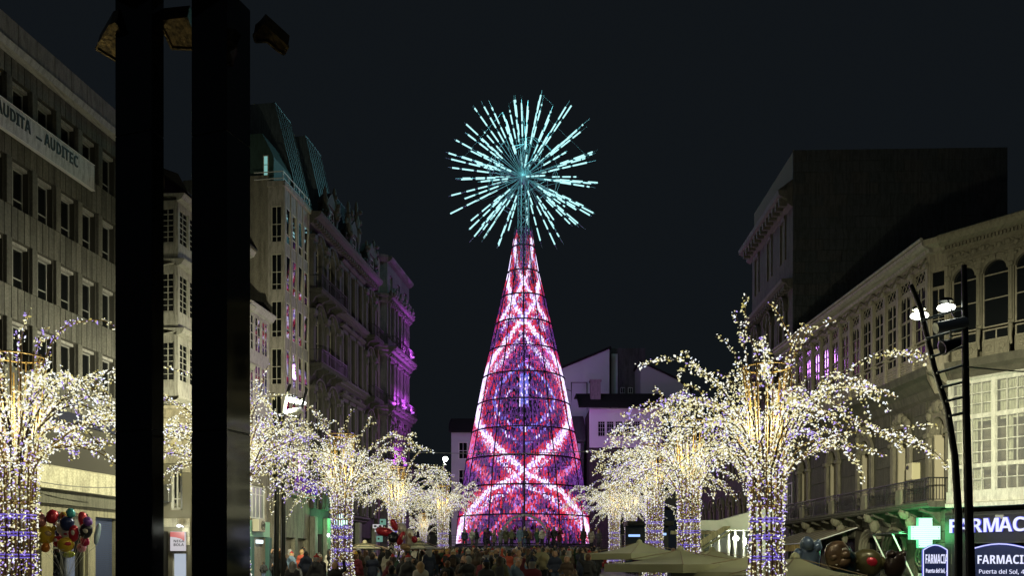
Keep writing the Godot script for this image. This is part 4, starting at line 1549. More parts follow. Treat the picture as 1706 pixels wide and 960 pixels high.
func corner_palace() -> void:
	# the house at the bend whose fronts are washed with violet light
	var t := facade("corner_palace", "rounded stone corner house with balconies washed in violet light", "building", along(36.6), along(44.6))
	var stone := worn("palace_stone", Color(0.11, 0.102, 0.102), stain, 0.22, 0.85, 1.5)
	var iron: Material = base("iron", Color.BLACK)
	var frame: Material = base("frame_old", Color.BLACK)
	var pane := glass_dark()
	var floors := [[22.9, 3.2], [17.2, 3.6], [11.7, 3.6], [6.6, 3.2]]
	for side in 2:
		var p: Node3D = t
		var l := 7.8
		var cs := [1.3, 3.9, 6.4]
		if side == 1:
			p = Node3D.new()
			p.name = "corner_front"
			t.add_child(p)
			p.rotation.y = -deg_to_rad(62)
			p.transform.origin = Vector3(-3.4 * cos(deg_to_rad(62)), 0, -3.4 * sin(deg_to_rad(62)))
			l = 3.4
			cs = [1.7]
		var holes := []
		for f in floors:
			for c in cs: holes.append([c - 0.5, c + 0.5, f[0], f[0] + f[1]])
		for c in cs: holes.append([c - 0.45, c + 0.45, 27.3, 29.0])
		var g := Geo.new()
		g.wall(0, l, 0, 30.2, 0, holes, 0.35)
		part("wall", g, stone, p)
		for f in floors:
			for c in cs:
				if side == 0:
					carved_window(p, c, f[0], 1.0, f[1], f[0] < 17 and f[0] > 11, stone, frame, pane)
				else:
					window(p, c - 0.5, c + 0.5, f[0], f[0] + f[1], -0.2, [1, 1], [1, 1, 0.5], frame, pane, 0.07, 0.04, "window", false)
		for c in cs:
			window(p, c - 0.45, c + 0.45, 27.3, 29.0, -0.2, [1, 1], [1, 0.6], frame, pane, 0.07, 0.04, "window", false)
		for v in [26.4, 21.4, 15.9, 10.4]:
			var m := Geo.new()
			m.moulding(0, l, [Vector2(-0.3, 0), Vector2(-0.1, 0.3), Vector2(0.1, 0.35), Vector2(0.2, 0.6), Vector2(0.4, 0.65), Vector2(0.4, 0)], v)
			for k in int(l / 0.5):
				m.box(Vector3(0.25 + k * 0.5, v - 0.12, 0.3), Vector3(0.18, 0.3, 0.3))
			part("cornice", m, stone, p)
		for v in [21.8, 16.3, 10.8]:
			balcony(p, 0.1, l - 0.1, v, 0.9, iron, stone, 0.95, false)
		var top := Geo.new()
		top.moulding(0, l, [Vector2(0, 0), Vector2(0.1, 0.25), Vector2(0.3, 0.45), Vector2(0.5, 0.5), Vector2(0.6, 0.0)], 29.9)
		part("roof_cornice", top, stone, p)
		for k in int(l / 0.8):
			part("finial", statue_geo(Vector3(0.4 + k * 0.8, 26.7, 0.5), 0.9, k + 30), stone, p) if side == 0 and k % 2 == 0 else null
	var body := Geo.new()
	body.span(-1.0, 7.8, 0, 30.0, -9, -0.6)
	body.span(-4.0, -1.0, 0, 30.0, -9, -3.2)
	part("inner_wall", body, base("joint_dark", Color.BLACK), t)
	# violet floodlights standing on its balconies
	for k in [[2.6, 10.95, 1.5], [5.4, 16.45, 1.3], [2.6, 16.45, 1.3], [5.4, 21.95, 1.0]]:
		var gp := t.transform * Vector3(k[0], k[1] + 0.35, 1.05)
		var f := thing("flood_light", "violet floodlight on the corner house, %s" % ["on its lowest balcony", "far end of the middle balcony", "near end of the middle balcony", "on its top balcony"][[10.95, 16.45, 16.46, 21.95].find(k[1]) if k[0] > 3 or k[1] < 12 else 2], "floodlight", gp, 0, "violet floodlights on the balconies")
		var g := Geo.new()
		g.soft(Vector3(0, 0, 0), Vector3(0.24, 0.14, 0.2), 0.03)
		g.rod(Vector3(0, -0.12, 0), Vector3(0, 0.0, 0), 0.03)
		g.rod(Vector3(0, -0.05, 0), f.global_transform.affine_inverse() * (t.transform * Vector3(k[0], k[1] + 0.2, 0.8)), 0.025)
		part("lamp_head", g, lit("flood_violet", Color(0.6, 0.15, 1.0), 1.2), f)
		spot(f, Vector3(0, 0.02, 0), t.transform.basis * Vector3(0, 0.75, -0.5), Color(0.62, 0.1, 0.9), k[2] * 70.0, 70.0)


# ---------------------------------------------------------------- the right side
const WING_FAR := Vector2(17.2, -51.2)
const WING_NEAR := Vector2(17.66, -33.7)


func wing_house() -> void:
	var t := facade("gallery_corner_house", "weathered stone house with a long carved wooden gallery on top, pharmacy at its corner", "building", WING_FAR, WING_NEAR)
	var stone := worn("olive_stone", Color(0.1, 0.094, 0.07), stain, 0.21, 0.85, 1.2)
	var trim := worn("olive_trim", Color(0.24, 0.218, 0.16), stain, 0.6, 0.8, 1.0)
	var wood := worn("gallery_olive", Color(0.34, 0.305, 0.235), stain, 0.7, 0.6)
	var iron: Material = base("iron", Color.BLACK)
	var pane := glass_dark()
	var frame := base("frame_tan", Color(0.38, 0.34, 0.25), 0.6)
	var l := 17.5
	# first floor wall with arched openings
	var cs := [1.6, 5.8, 9.7, 13.4, 16.55]
	var holes := []
	for c in cs: holes.append([c - 0.6, c + 0.6, 4.5, 8.0])
	var gh := [[9.2, 11.2, 0, 3.5], [12.1, 13.4, 0, 3.5], [0.6, 4.0, 0, 3.2], [4.8, 8.4, 0, 3.2], [14.5, 15.6, 0, 3.0]]
	var g := Geo.new()
	g.wall(0, l, 4.2, 9.9, 0.0, holes, 0.5)
	part("wall", g, stone, t)
	var lo := Geo.new()
	lo.wall(0, l, 0, 4.2, -0.02, gh, 0.5)
	part("ground_wall", lo, worn("joint_olive", Color(0.09, 0.08, 0.055), stain, 0.3), t)
	ashlar(t, 0, l, 0.05, 4.15, -0.02, 9, 0.95, [stone, worn("olive_pale", Color(0.13, 0.12, 0.09), stain, 0.3, 0.85, 1.2), worn("olive_dull", Color(0.085, 0.08, 0.06), stain, 0.25, 0.85, 1.2)], gh, 0.07)
	# large plain slabs between the openings of the first floor
	for k in cs.size() - 1:
		var a: float = cs[k] + 1.06
		var b: float = cs[k + 1] - 1.06
		for r in 5:
			put("stone", box_mesh(Vector3(snappedf(b - a - 0.02, 0.01), 0.93, 0.05), 0.01), [stone, worn("olive_dull", Color.BLACK, stain, 1)][(k + r) % 2], t, Vector3((a + b) / 2, 4.95 + r * 0.95, 0.02))
	var body := Geo.new()
	body.span(0.05, l - 0.1, 0, 14.4, -9, -0.75)
	part("inner_wall", body, base("joint_dark", Color.BLACK), t)
	for c in cs:
		var s := Geo.new()
		var r := 0.6
		s.spandrel(c, 7.25, r, 8.02, -0.3, 0.0, 12, 1.2)
		s.arch(c, 7.25, r, r + 0.3, 0.0, 0.14, 14, 1.2)
		for q in [-1.0, 1.0]:
			s.soft(Vector3(c + q * (r + 0.16), 5.85, 0.07), Vector3(0.32, 2.8, 0.16), 0.03)
			s.soft(Vector3(c + q * (r + 0.18), 7.3, 0.1), Vector3(0.46, 0.22, 0.26), 0.04)
			s.ball(Vector3(c + q * (r + 0.05), 8.1, 0.12), Vector3(0.2, 0.22, 0.14), 8)
			s.ball(Vector3(c + q * 0.42, 8.32, 0.14), Vector3(0.2, 0.18, 0.14), 8)
		s.soft(Vector3(c, 8.4, 0.14), Vector3(0.5, 0.5, 0.3), 0.09)
		part("window_surround", s, trim, t)
		window(t, c - 0.6, c + 0.6, 4.5, 8.0, -0.42, [1, 1], [1.2, 0.9, 0.5], frame, pane, 0.09, 0.06)
		# an inner shutter folded against the jamb
		var sh := Geo.new()
		sh.span(c - 0.58, c - 0.5, 4.52, 7.3, -0.4, -0.05)
		part("shutter", sh, frame, t)
	balcony(t, 0.3, l - 0.1, 4.2, 1.0, iron, stone, 0.95)
	# plinths of the balcony and the carved brackets
	for u in [3.7, 7.8, 11.6, 15.0]:
		var p := Geo.new()
		p.soft(Vector3(u, 4.75, 0.86), Vector3(0.55, 0.7, 0.3), 0.04)
		p.ball(Vector3(u, 4.1, 0.7), Vector3(0.24, 0.3, 0.3), 8)
		p.ball(Vector3(u, 3.7, 0.45), Vector3(0.2, 0.35, 0.25), 8)
		p.ball(Vector3(u, 3.2, 0.25), Vector3(0.16, 0.3, 0.18), 8)
		part("balcony_plinth", p, trim, t)
	# coved underside of the gallery
	var cove := Geo.new()
	cove.moulding(0, 17.2, [Vector2(8.75, 0.0), Vector2(8.9, 0.15), Vector2(9.2, 0.25), Vector2(9.5, 0.6), Vector2(9.62, 0.85), Vector2(9.8, 0.9), Vector2(9.95, 0.9)], 0.0)
	part("gallery_sill", cove, stone, t)
	# the wooden gallery: fourteen bays
	var w := 0.85
	var n := 14
	var bay := 17.1 / n
	var frieze := Geo.new()
	frieze.span(0, 17.2, 13.95, 14.4, 0.0, w - 0.02)
	part("frieze", frieze, wood, t)
	for i in n + 1:
		var x := 0.05 + i * bay
		var p := Geo.new()
		p.span(x - 0.09, x + 0.09, 9.95, 14.0, w - 0.16, w + 0.05)
		p.soft(Vector3(x, 13.96, w + 0.07), Vector3(0.24, 0.2, 0.16), 0.03)
		p.soft(Vector3(x, 10.96, w + 0.06), Vector3(0.22, 0.1, 0.12), 0.02)
		part("mullion", p, wood, t)
	var dark_wood: Material = worn("carving_olive", Color(0.16, 0.14, 0.1), stain, 0.8, 0.7)
	for i in n:
		var a := 0.05 + i * bay + 0.09
		var b := a + bay - 0.18
		var mid := (a + b) / 2
		# carved garland and rosette on the frieze
		var c := Geo.new()
		var sag := PackedVector3Array()
		for k in 9:
			var q := k / 8.0
			sag.append(Vector3(lerpf(a + 0.02, b - 0.02, q), 14.32 - sin(q * PI) * 0.2, w + 0.02))
		c.tube(sag, 0.04, 0.04, 5)
		c.ball(Vector3(a - 0.05, 14.28, w + 0.03), Vector3(0.12, 0.12, 0.06), 8)
		c.ring(Vector3(mid, 14.14, w + 0.02), 0.09, 0.03, 10, 5, Basis(Vector3.RIGHT, Vector3(0, 0, 1), Vector3(0, -1, 0)))
		part("garland", c, dark_wood, t)
		# lattice light, tall lights, apron light, louvred apron
		var lw := window(t, a, b, 13.4, 13.93, w - 0.06, [1], [1], wood, pane, 0.06, 0.03, "lattice_window")
		var key := "lattice"
		if not cache.has(key):
			var x := Geo.new()
			var wd := b - a - 0.12
			for k in 3:
				x.bar(Vector3(0.06 + wd * k / 3, 0.06, 0.0), Vector3(0.06 + wd * (k + 1) / 3, 0.47, 0.0), 0.022)
				x.bar(Vector3(0.06 + wd * (k + 1) / 3, 0.06, 0.004), Vector3(0.06 + wd * k / 3, 0.47, 0.004), 0.022)
			cache[key] = x.mesh()
		put("lattice_bars", cache[key], wood, lw)
		var tw := window(t, a, b, 11.02, 13.38, w - 0.06, [1, 1], [0.55, 0.6, 0.06, 0.55, 0.6], wood, pane, 0.06, 0.035)
		if not cache.has("scallop"):
			var x := Geo.new()
			var wd := b - a - 0.12
			for k in 4:
				var u := 0.06 + wd * (k + 0.5) / 4
				x.spandrel(u, 2.08, wd / 8, 2.3, -0.01, 0.012, 6, 1.5)
			cache["scallop"] = x.mesh()
		put("scallop_trim", cache["scallop"], wood, tw)
		window(t, a, b, 10.5, 10.9, w - 0.06, [1, 1], [1], wood, pane, 0.05, 0.035)
		var ap := Geo.new()
		ap.span(a, b, 9.95, 10.5, w - 0.12, w - 0.06)
		var lv := part("apron", ap, wood, t)
		for k in 4:
			for h in 2:
				put("louver", box_mesh(Vector3((b - a) / 2 - 0.1, 0.05, 0.05)), wood, lv, Vector3(mid + (h - 0.5) * (b - a) / 2, 10.06 + k * 0.11, w - 0.03))
	var back := Geo.new()
	back.span(0, 17.2, 9.9, 14.0, 0.02, 0.1)
	part("gallery_back", back, base("joint_dark", Color.BLACK), t)
	var cor := Geo.new()
	cor.moulding(-0.2, 17.5, [Vector2(14.38, w), Vector2(14.42, w + 0.12), Vector2(14.55, w + 0.14), Vector2(14.6, w + 0.3), Vector2(14.7, w + 0.42), Vector2(14.82, w + 0.44), Vector2(14.86, w + 0.3), Vector2(15.2, -2.0), Vector2(15.4, -9.0)])
	part("cornice", cor, worn("cornice_pale", Color(0.36, 0.335, 0.29), stain, 0.4, 0.6), t)
	var gut := Geo.new()
	gut.tube(PackedVector3Array([Vector3(-0.2, 14.9, w + 0.46), Vector3(17.55, 14.9, w + 0.46)]), 0.07, 0.07, 8)
	part("gutter", gut, worn("cornice_pale", Color.BLACK, stain, 1), t)
	var pipe := Geo.new()
	pipe.tube(PackedVector3Array([Vector3(0.1, 0, 0.12), Vector3(0.1, 9.7, 0.12)]), 0.07, 0.07, 8)
	pipe.tube(PackedVector3Array([Vector3(-0.6, 4.0, 0.1), Vector3(-0.6, 0, 0.1)]), 0.1, 0.1, 8)
	part("drainpipe", pipe, iron, t)
	# shop openings of the ground floor
	var dk := Geo.new()
	for h in gh: dk.span(h[0], h[1], h[2], h[3], -0.5, -0.42)
	part("shopfront", dk, base("shop_dark", Color(0.02, 0.025, 0.03), 0.25), t)
	for c in [10.2, 12.75]:
		var a := Geo.new()
		for k in 3:
			a.arch(c, 2.5, 0.7 + k * 0.13, 0.82 + k * 0.13, -0.1 + k * 0.06, 0.0 + k * 0.08, 12)
		part("door_arch", a, trim, t)
	var med := Geo.new()
	med.ball(Vector3(15.05, 2.2, 0.02), Vector3(0.42, 0.62, 0.06), 16)
	part("oval_window", med, base("oval_glass", Color(0.05, 0.07, 0.06), 0.15), t)
	var em := Geo.new()
	em.ring(Vector3(15.05, 2.2, 0.03), 0.4, 0.05, 18, 6, Basis(Vector3.RIGHT, Vector3(0, 0, 1.45), Vector3(0, -1, 0)))
	em.bar(Vector3(15.05, 1.95, 0.1), Vector3(15.05, 2.35, 0.1), 0.05)
	em.ball(Vector3(15.05, 2.4, 0.1), Vector3(0.07, 0.07, 0.03), 8)
	em.ball(Vector3(14.95, 2.2, 0.1), Vector3(0.09, 0.05, 0.03), 8)
	part("oval_emblem", em, trim, t)
	var wd2 := Geo.new()
	wd2.span(14.55, 15.55, 0, 1.5, -0.3, -0.1)
	part("door", wd2, base("frame_white", Color(0.62, 0.62, 0.6), 0.5), t)
	# dark canopy with struts over the pharmacy's side door
	var can := Geo.new()
	can.prism(PackedVector2Array([Vector2(0, 3.4), Vector2(1.3, 3.25), Vector2(1.3, 3.2), Vector2(0, 3.1)]), 12.9, 15.9)
	var cn := part("canopy", can, base("canopy_black", Color(0.012, 0.014, 0.012), 0.5), t)
	cn.basis = Basis(Vector3(0, 0, 1), Vector3.UP, Vector3(1, 0, 0))
	for u in [13.1, 14.9]:
		var st := Geo.new()
		st.rod(Vector3(u, 3.22, 1.2), Vector3(u + 0.25, 1.1, 0.3), 0.04)
		part("strut", st, base("rail_white", Color(0.6, 0.6, 0.6), 0.4), t)
	# canvas awning with a lettered valance
	var aw := Geo.new()
	var stripe := Geo.new()
	var val := Geo.new()
	for k in 14:
		var a := 1.9 + k * 0.52
		var q := aw if k % 2 == 0 else stripe
		q.quad(Vector3(a, 3.75, 0.15), Vector3(a + 0.52, 3.75, 0.15), Vector3(a + 0.52, 2.95, 2.6), Vector3(a, 2.95, 2.6))
		q.quad(Vector3(a, 3.71, 0.15), Vector3(a + 0.52, 3.71, 0.15), Vector3(a + 0.52, 2.91, 2.58), Vector3(a, 2.91, 2.58))
		val.span(a, a + 0.48, 2.55, 2.95, 2.57, 2.6)
	var canvas := worn("canvas_straw", Color(0.48, 0.43, 0.26), stain, 0.5, 0.9)
	var ao := part("awning", aw, canvas, t)
	part("stripe", stripe, worn("canvas_rust", Color(0.33, 0.25, 0.15), stain, 0.5, 0.9), ao)
	part("valance", val, worn("canvas_gold", Color(0.5, 0.36, 0.12), stain, 0.5, 0.9), ao)
	var rods := Geo.new()
	rods.rod(Vector3(9.18, 3.72, 0.15), Vector3(9.18, 2.93, 2.6), 0.035)
	rods.rod(Vector3(1.9, 3.72, 0.15), Vector3(1.9, 2.93, 2.6), 0.035)
	rods.rod(Vector3(1.9, 2.93, 2.6), Vector3(9.18, 2.93, 2.6), 0.035)
	part("awning_frame", rods, base("rail_white", Color.BLACK), ao)
	# small box with a dark eye on the wall over the balcony
	var bx := facade("wall_unit", "small pale wall unit with a dark vent, fixed above the iron balcony", "heater", WING_FAR, WING_NEAR)
	var bg := Geo.new()
	bg.soft(Vector3(14.75, 5.9, 0.2), Vector3(0.55, 0.75, 0.4), 0.03)
	part("case", bg, base("case_straw", Color(0.5, 0.46, 0.3), 0.5), bx)
	var bv := Geo.new()
	bv.ball(Vector3(14.65, 6.08, 0.41), Vector3(0.12, 0.1, 0.03), 10)
	part("vent", bv, base("grille_black", Color(0.02, 0.02, 0.02), 0.5), bx)


func pharmacy_front() -> void:
	# the corner's other front, turned towards the square
	var dir := Vector2(0.625, 0.781)
	var from := Vector2(17.66, -33.7)
	var t := facade("pharmacy", "pharmacy front with a white many-paned gallery above and a carved arcade gallery on top", "building", from, from + dir * 7)
	var stone: Material = worn("olive_stone", Color.BLACK, stain, 1)
	var trim: Material = worn("olive_trim", Color.BLACK, stain, 1)
	var wood: Material = worn("gallery_olive", Color.BLACK, stain, 1)
	var white := worn("gallery_clean", Color(0.74, 0.74, 0.66), stain, 0.5, 0.5)
	var pane := glass_dark()
	var l := 6.6
	# ground floor: dark fascia
	var g := Geo.new()
	g.wall(-0.3, l, 0.0, 3.95, 0.02, [[0.65, 2.6, 0.2, 2.75]], 0.3)
	part("shop_wall", g, worn("shop_black", Color(0.018, 0.018, 0.022), grain, 1.0, 0.35), t)
	var tr := Geo.new()
	for k in 3:
		tr.span(-0.3, l, 2.72 + k * 0.55, 2.75 + k * 0.55, 0.0, 0.06)
	part("fascia_trim", tr, base("case_black", Color(0.02, 0.02, 0.02), 0.5), t)
	var pl := Geo.new()
	pl.soft(Vector3(1.75, 3.72, 0.05), Vector3(0.3, 0.16, 0.06), 0.01)
	part("number_plate", pl, base("plate_grey", Color(0.2, 0.2, 0.18), 0.4), t)
	var body := Geo.new()
	body.span(0.1, l, 0, 14.3, -6, -2.2)
	part("inner_wall", body, base("joint_dark", Color.BLACK), t)
	# white gallery
	var v0 := 4.15
	var room := Geo.new()
	room.span(0.05, l, 4.2, 9.1, -2.25, -2.2)
	room.span(0.0, 0.06, 4.2, 9.1, -2.2, 0.0)
	room.span(0.05, l, 9.05, 9.12, -2.2, 0.1)
	room.span(0.05, l, 4.15, 4.25, -2.2, 0.1)
	part("room_wall", room, base("room_grey", Color(0.1, 0.1, 0.09), 0.8), t)
	var lg := Geo.new()
	lg.moulding(-0.15, l, [Vector2(v0, 0.0), Vector2(v0, 0.34), Vector2(v0 + 0.14, 0.36), Vector2(v0 + 0.2, 0.26), Vector2(v0 + 0.28, 0.24), Vector2(v0 + 0.62, 0.24), Vector2(v0 + 0.62, 0.1)])
	lg.moulding(-0.1, l, [Vector2(9.0, 0.1), Vector2(9.0, 0.24), Vector2(9.1, 0.26), Vector2(9.15, 0.34), Vector2(9.22, 0.3), Vector2(9.26, 0.0)])
	for k in 4:
		var x := 0.0 + k * 1.62
		lg.span(x - 0.07, x + 0.07, 4.75, 9.0, 0.06, 0.27)
	lg.span(-0.06, l, 5.7, 5.8, 0.05, 0.25)
	lg.span(-0.06, l, 7.62, 7.74, 0.05, 0.25)
	part("gallery_frame", lg, white, t)
	var glass := StandardMaterial3D.new()
	glass.resource_name = "clear_pane"
	glass.transparency = BaseMaterial3D.TRANSPARENCY_ALPHA
	glass.albedo_color = Color(1, 1, 1, 0.06)
	glass.roughness = 0.02
	glass.metallic_specular = 0.7
	for k in 4:
		var x := 0.07 + k * 1.62
		window(t, x, x + 1.48, 7.74, 9.01, 0.2, [1, 1, 1, 1], [1, 1, 1], white, glass, 0.03, 0.032)
		window(t, x, x + 1.48, 5.8, 7.62, 0.2, [1, 1, 1, 1], [1, 1, 1, 1], white, glass, 0.03, 0.032)
		window(t, x, x + 1.48, 4.77, 5.7, 0.2, [1, 1, 1, 1], [1, 1], white, glass, 0.03, 0.032)
	# pleated blinds: drawn fully above, partly below
	var cur := Geo.new()
	for k in 4:
		var x := 0.1 + k * 1.62
		for q in 28:
			var a := x + q * 0.051
			var low := 7.5
			if q > 3 and q < 9 or (k == 0 and q < 16): low = 5.9 if k < 2 else 7.2
			var z := -0.12 + 0.03 * (q % 2)
			cur.span(a, a + 0.05, low, 9.0, z - 0.01, z)
	part("blind", cur, worn("blind_cloth", Color(0.5, 0.52, 0.38), stain, 0.8, 0.9), t)
	var cl := Geo.new()
	for q in 20:
		var a := 0.1 + q * 0.05
		var z := -0.2 + 0.03 * (q % 2)
		cl.span(a, a + 0.049, 4.6, 5.7, z - 0.01, z)
	part("curtain", cl, worn("blind_cloth", Color.BLACK, stain, 1), t)
	# the arcade gallery on top, set back
	var e := Node3D.new()
	e.name = "arcade_gallery"
	t.add_child(e)
	e.position = Vector3(0.0, 0, 0.45)
	var arc := Geo.new()
	var pitch := 1.14
	for k in 7:
		var c := 0.62 + k * pitch
		arc.spandrel(c, 13.1, 0.47, 13.75, -0.1, 0.02, 14, 1.0)
		arc.arch(c, 13.1, 0.42, 0.5, -0.1, 0.07, 14)
		arc.span(c - 0.57, c - 0.47, 11.0, 13.75, -0.1, 0.06)
		arc.span(c + 0.47, c + 0.57, 11.0, 13.75, -0.1, 0.06)
		arc.tube(PackedVector3Array([Vector3(c - 0.57, 11.1, 0.1), Vector3(c - 0.57, 13.1, 0.1)]), 0.075, 0.055, 8)
		arc.soft(Vector3(c - 0.57, 13.2, 0.1), Vector3(0.2, 0.18, 0.2), 0.03)
		arc.ball(Vector3(c, 13.62, 0.06), Vector3(0.05, 0.14, 0.05), 6)
		for s in [-1.0, 1.0]:
			arc.ball(Vector3(c + s * 0.42, 13.6, 0.04), Vector3(0.09, 0.09, 0.05), 6)
			arc.ball(Vector3(c + s * 0.28, 13.68, 0.04), Vector3(0.07, 0.06, 0.05), 6)
		arc.ball(Vector3(c - 0.57, 10.9, 0.12), Vector3(0.09, 0.12, 0.09), 8)
		arc.tube(PackedVector3Array([Vector3(c - 0.57, 10.85, 0.12), Vector3(c - 0.57, 10.5, 0.16), Vector3(c - 0.57, 10.2, 0.06)]), 0.09, 0.05, 6)
	part("arcade", arc, trim, e)
	for k in 7:
		var c := 0.62 + k * pitch
		window(e, c - 0.47, c + 0.47, 11.0, 13.62, -0.09, [1, 1] if k == 0 else [1], [1.0, 0.9, 0.55], wood, pane, 0.045, 0.04)
		window(e, c - 0.47, c + 0.47, 10.5, 10.92, -0.09, [1, 1], [1], wood, pane, 0.045, 0.04)
		var a := Geo.new()
		a.span(c - 0.47, c + 0.47, 9.9, 10.5, -0.12, 0.0)
		for s in [-0.23, 0.23]:
			a.soft(Vector3(c + s, 10.2, 0.01), Vector3(0.4, 0.46, 0.04), 0.015)
			a.ring(Vector3(c + s, 10.2, 0.04), 0.1, 0.035, 10, 5, Basis(Vector3.RIGHT, Vector3(0, 0, 1), Vector3(0, -1, 0)))
		part("apron", a, trim, e)
	var fr := Geo.new()
	fr.span(-0.1, 8.0, 13.75, 13.85, -0.2, 0.1)
	fr.span(-0.1, 8.0, 13.85, 14.3, -0.2, 0.02)
	fr.moulding(-0.2, 8.0, [Vector2(14.3, 0.02), Vector2(14.36, 0.14), Vector2(14.5, 0.16), Vector2(14.62, 0.42), Vector2(14.8, 0.5), Vector2(14.9, 0.5), Vector2(15.0, 0.3), Vector2(15.3, -3.0)])
	for k in 60:
		fr.box(Vector3(-0.02 + k * 0.13, 14.43, 0.2), Vector3(0.065, 0.13, 0.1))
	for k in 26:
		var x := 0.1 + k * 0.3
		fr.ball(Vector3(x, 14.06 + 0.06 * sin(k * 2.1), 0.03), Vector3(0.13, 0.12, 0.06), 6)
		fr.ring(Vector3(x + 0.15, 14.08, 0.02), 0.1, 0.03, 8, 5, Basis(Vector3.RIGHT, Vector3(0, 0, 1), Vector3(0, -1, 0)))
	part("carved_frieze", fr, trim, e)
	var us := Geo.new()
	us.moulding(-0.1, 8.0, [Vector2(9.1, -0.4), Vector2(9.2, -0.3), Vector2(9.45, -0.15), Vector2(9.6, 0.05), Vector2(9.75, 0.08), Vector2(9.9, 0.1)])
	part("gallery_cove", us, stone, e)
	# canted corner between the two galleries
	var cv := Node3D.new()
	cv.name = "canted_corner"
	t.add_child(cv)
	var near := Vector3(17.65, 0, -34.0)
	var to := t.transform * Vector3(0.0, 0, 0.45)
	var wing_x := Vector3(0.0257, 0, 1).normalized()
	var wing_z := wing_x.cross(Vector3.UP)
	near += wing_z * 0.85
	var cx := (to - near).normalized()
	cv.transform = t.transform.affine_inverse() * Transform3D(Basis(cx, Vector3.UP, cx.cross(Vector3.UP)), near)
	var cl2 := near.distance_to(to)
	var cg := Geo.new()
	cg.span(0, 0.1, 9.9, 14.35, -0.15, 0.02)
	cg.span(cl2 - 0.1, cl2, 9.9, 14.35, -0.15, 0.02)
	cg.span(0.1, cl2 - 0.1, 13.7, 14.35, -0.15, 0.0)
	cg.span(0.1, cl2 - 0.1, 9.9, 10.5, -0.15, 0.0)
	cg.moulding(-0.05, cl2 + 0.05, [Vector2(14.35, 0.0), Vector2(14.4, 0.14), Vector2(14.55, 0.18), Vector2(14.68, 0.42), Vector2(14.88, 0.46), Vector2(14.95, 0.3), Vector2(15.2, -1.5)])
	cg.moulding(-0.05, cl2 + 0.05, [Vector2(8.9, -0.8), Vector2(9.4, -0.4), Vector2(9.7, 0.0), Vector2(9.95, 0.04)])
	part("corner_post", cg, wood, cv)
	window(cv, 0.1, cl2 - 0.1, 13.0, 13.7, -0.08, [1], [1], wood, pane, 0.05, 0.03)
	window(cv, 0.1, cl2 - 0.1, 10.5, 12.98, -0.08, [1, 1], [1, 1], wood, pane, 0.05, 0.03)
	# lettering over the shop
	var neon: Material = lit("neon_white", Color(0.72, 0.74, 1.0), 1.15)
	var halo: Material = lit("neon_blue", Color(0.06, 0.07, 0.9), 0.8)
	var s := facade("pharmacy_sign", "large white glowing letters edged in blue over the pharmacy's dark shopfront", "sign", from, from + dir * 7)
	var x := -0.15
	for c in "FARMACIA":
		var w: float = {"F": 0.44, "A": 0.55, "R": 0.54, "M": 0.72, "C": 0.52, "I": 0.28}[c]
		var back := lettering(s, "letter_side", c, 0.55, 0.1, halo, Vector3(x + 0.015, 2.95, 0.12), 700)
		lettering(back, "letter_face", c, 0.53, 0.02, neon, Vector3(0.006, 0.01, 0.06), 700)
		x += w * 0.84
	lamp(s, Vector3(1.5, 3.2, 1.2), Color(0.25, 0.28, 1.0), 0.5, 0.8)
	# arched window board
	var b := facade("pharmacy_board", "dark blue arched light board reading FARMACIA Puerta del Sol in the pharmacy window", "sign", from, from + dir * 7)
	board(b, 0.72, 2.8, 0.4, 2.68, 0.06, neon, halo)
	lettering(b, "letters", "FARMACIA", 0.33, 0.02, neon, Vector3(0.95, 1.8, 0.12), 700, "Droid Sans", 0.82)
	lettering(b, "letters", "Puerta del Sol, 4", 0.16, 0.02, neon, Vector3(1.02, 1.48, 0.12), 500, "Droid Sans", 1.0)
	# small hanging board facing down the square
	var hb := thing("hanging_board", "narrow dark blue hanging board reading FARMACIA below the large green cross", "sign", Vector3(16.34, 0, -33.5))
	board(hb, 0.0, 0.95, 0.3, 2.66, 0.0, neon, halo)
	lettering(hb, "letters", "FARMACIA", 0.36, 0.015, neon, Vector3(0.08, 1.8, 0.06), 700, "Droid Sans", 0.35)
	lettering(hb, "letters", "Puerta del Sol, 4", 0.16, 0.015, neon, Vector3(0.1, 1.5, 0.06), 700, "Droid Sans", 0.5)
	# the cross
	var cr := thing("pharmacy_cross", "large glowing white and green pharmacy cross on its bracket at the corner", "sign", Vector3(16.9, 3.18, -34.5))
	part("cross", cross_geo(0.62, 0.2), lit("cross_edge", Color(0.1, 0.9, 0.4), 0.8), cr)
	var cell := Geo.new()
	for i in 15:
		for j in 15:
			var p := Vector2((i - 7) * 0.08, (j - 7) * 0.08)
			if absf(p.x) < 0.27 or absf(p.y) < 0.27:
				cell.box(Vector3(p.x, p.y, 0.115), Vector3(0.071, 0.071, 0.03))
	stuff(part("diode_cells", cell, lit("cross_face", Color(0.66, 1.0, 0.88), 1.3), cr))
	var rimg := Geo.new()
	for k in 20:
		var e2: Vector2 = [Vector2(-0.26, 0.52), Vector2(0.26, 0.52), Vector2(0.52, 0.22), Vector2(0.52, -0.22), Vector2(0.26, -0.52), Vector2(-0.26, -0.52), Vector2(-0.52, -0.22), Vector2(-0.52, 0.22)][k % 8]
		rimg.ball(Vector3(e2.x, e2.y, 0.14), Vector3.ONE * 0.02, 6)
	stuff(part("rim_studs", rimg, base("stud_dark", Color(0.03, 0.1, 0.08), 0.5), cr))
	var arm := Geo.new()
	arm.rod(Vector3(0.5, 0.1, 0), Vector3(0.8, 0.1, -0.02), 0.05)
	arm.rod(Vector3(0.5, -0.15, 0), Vector3(0.8, -0.15, -0.02), 0.05)
	part("bracket", arm, base("iron", Color.BLACK), cr)
	lamp(cr, Vector3(-0.1, 0.0, 0.75), Color(0.14, 1.0, 0.3), 3.0, 0.5)
	lamp(cr, Vector3(-0.5, 0.0, -1.0), Color(0.16, 1.0, 0.3), 5.0, 0.4)


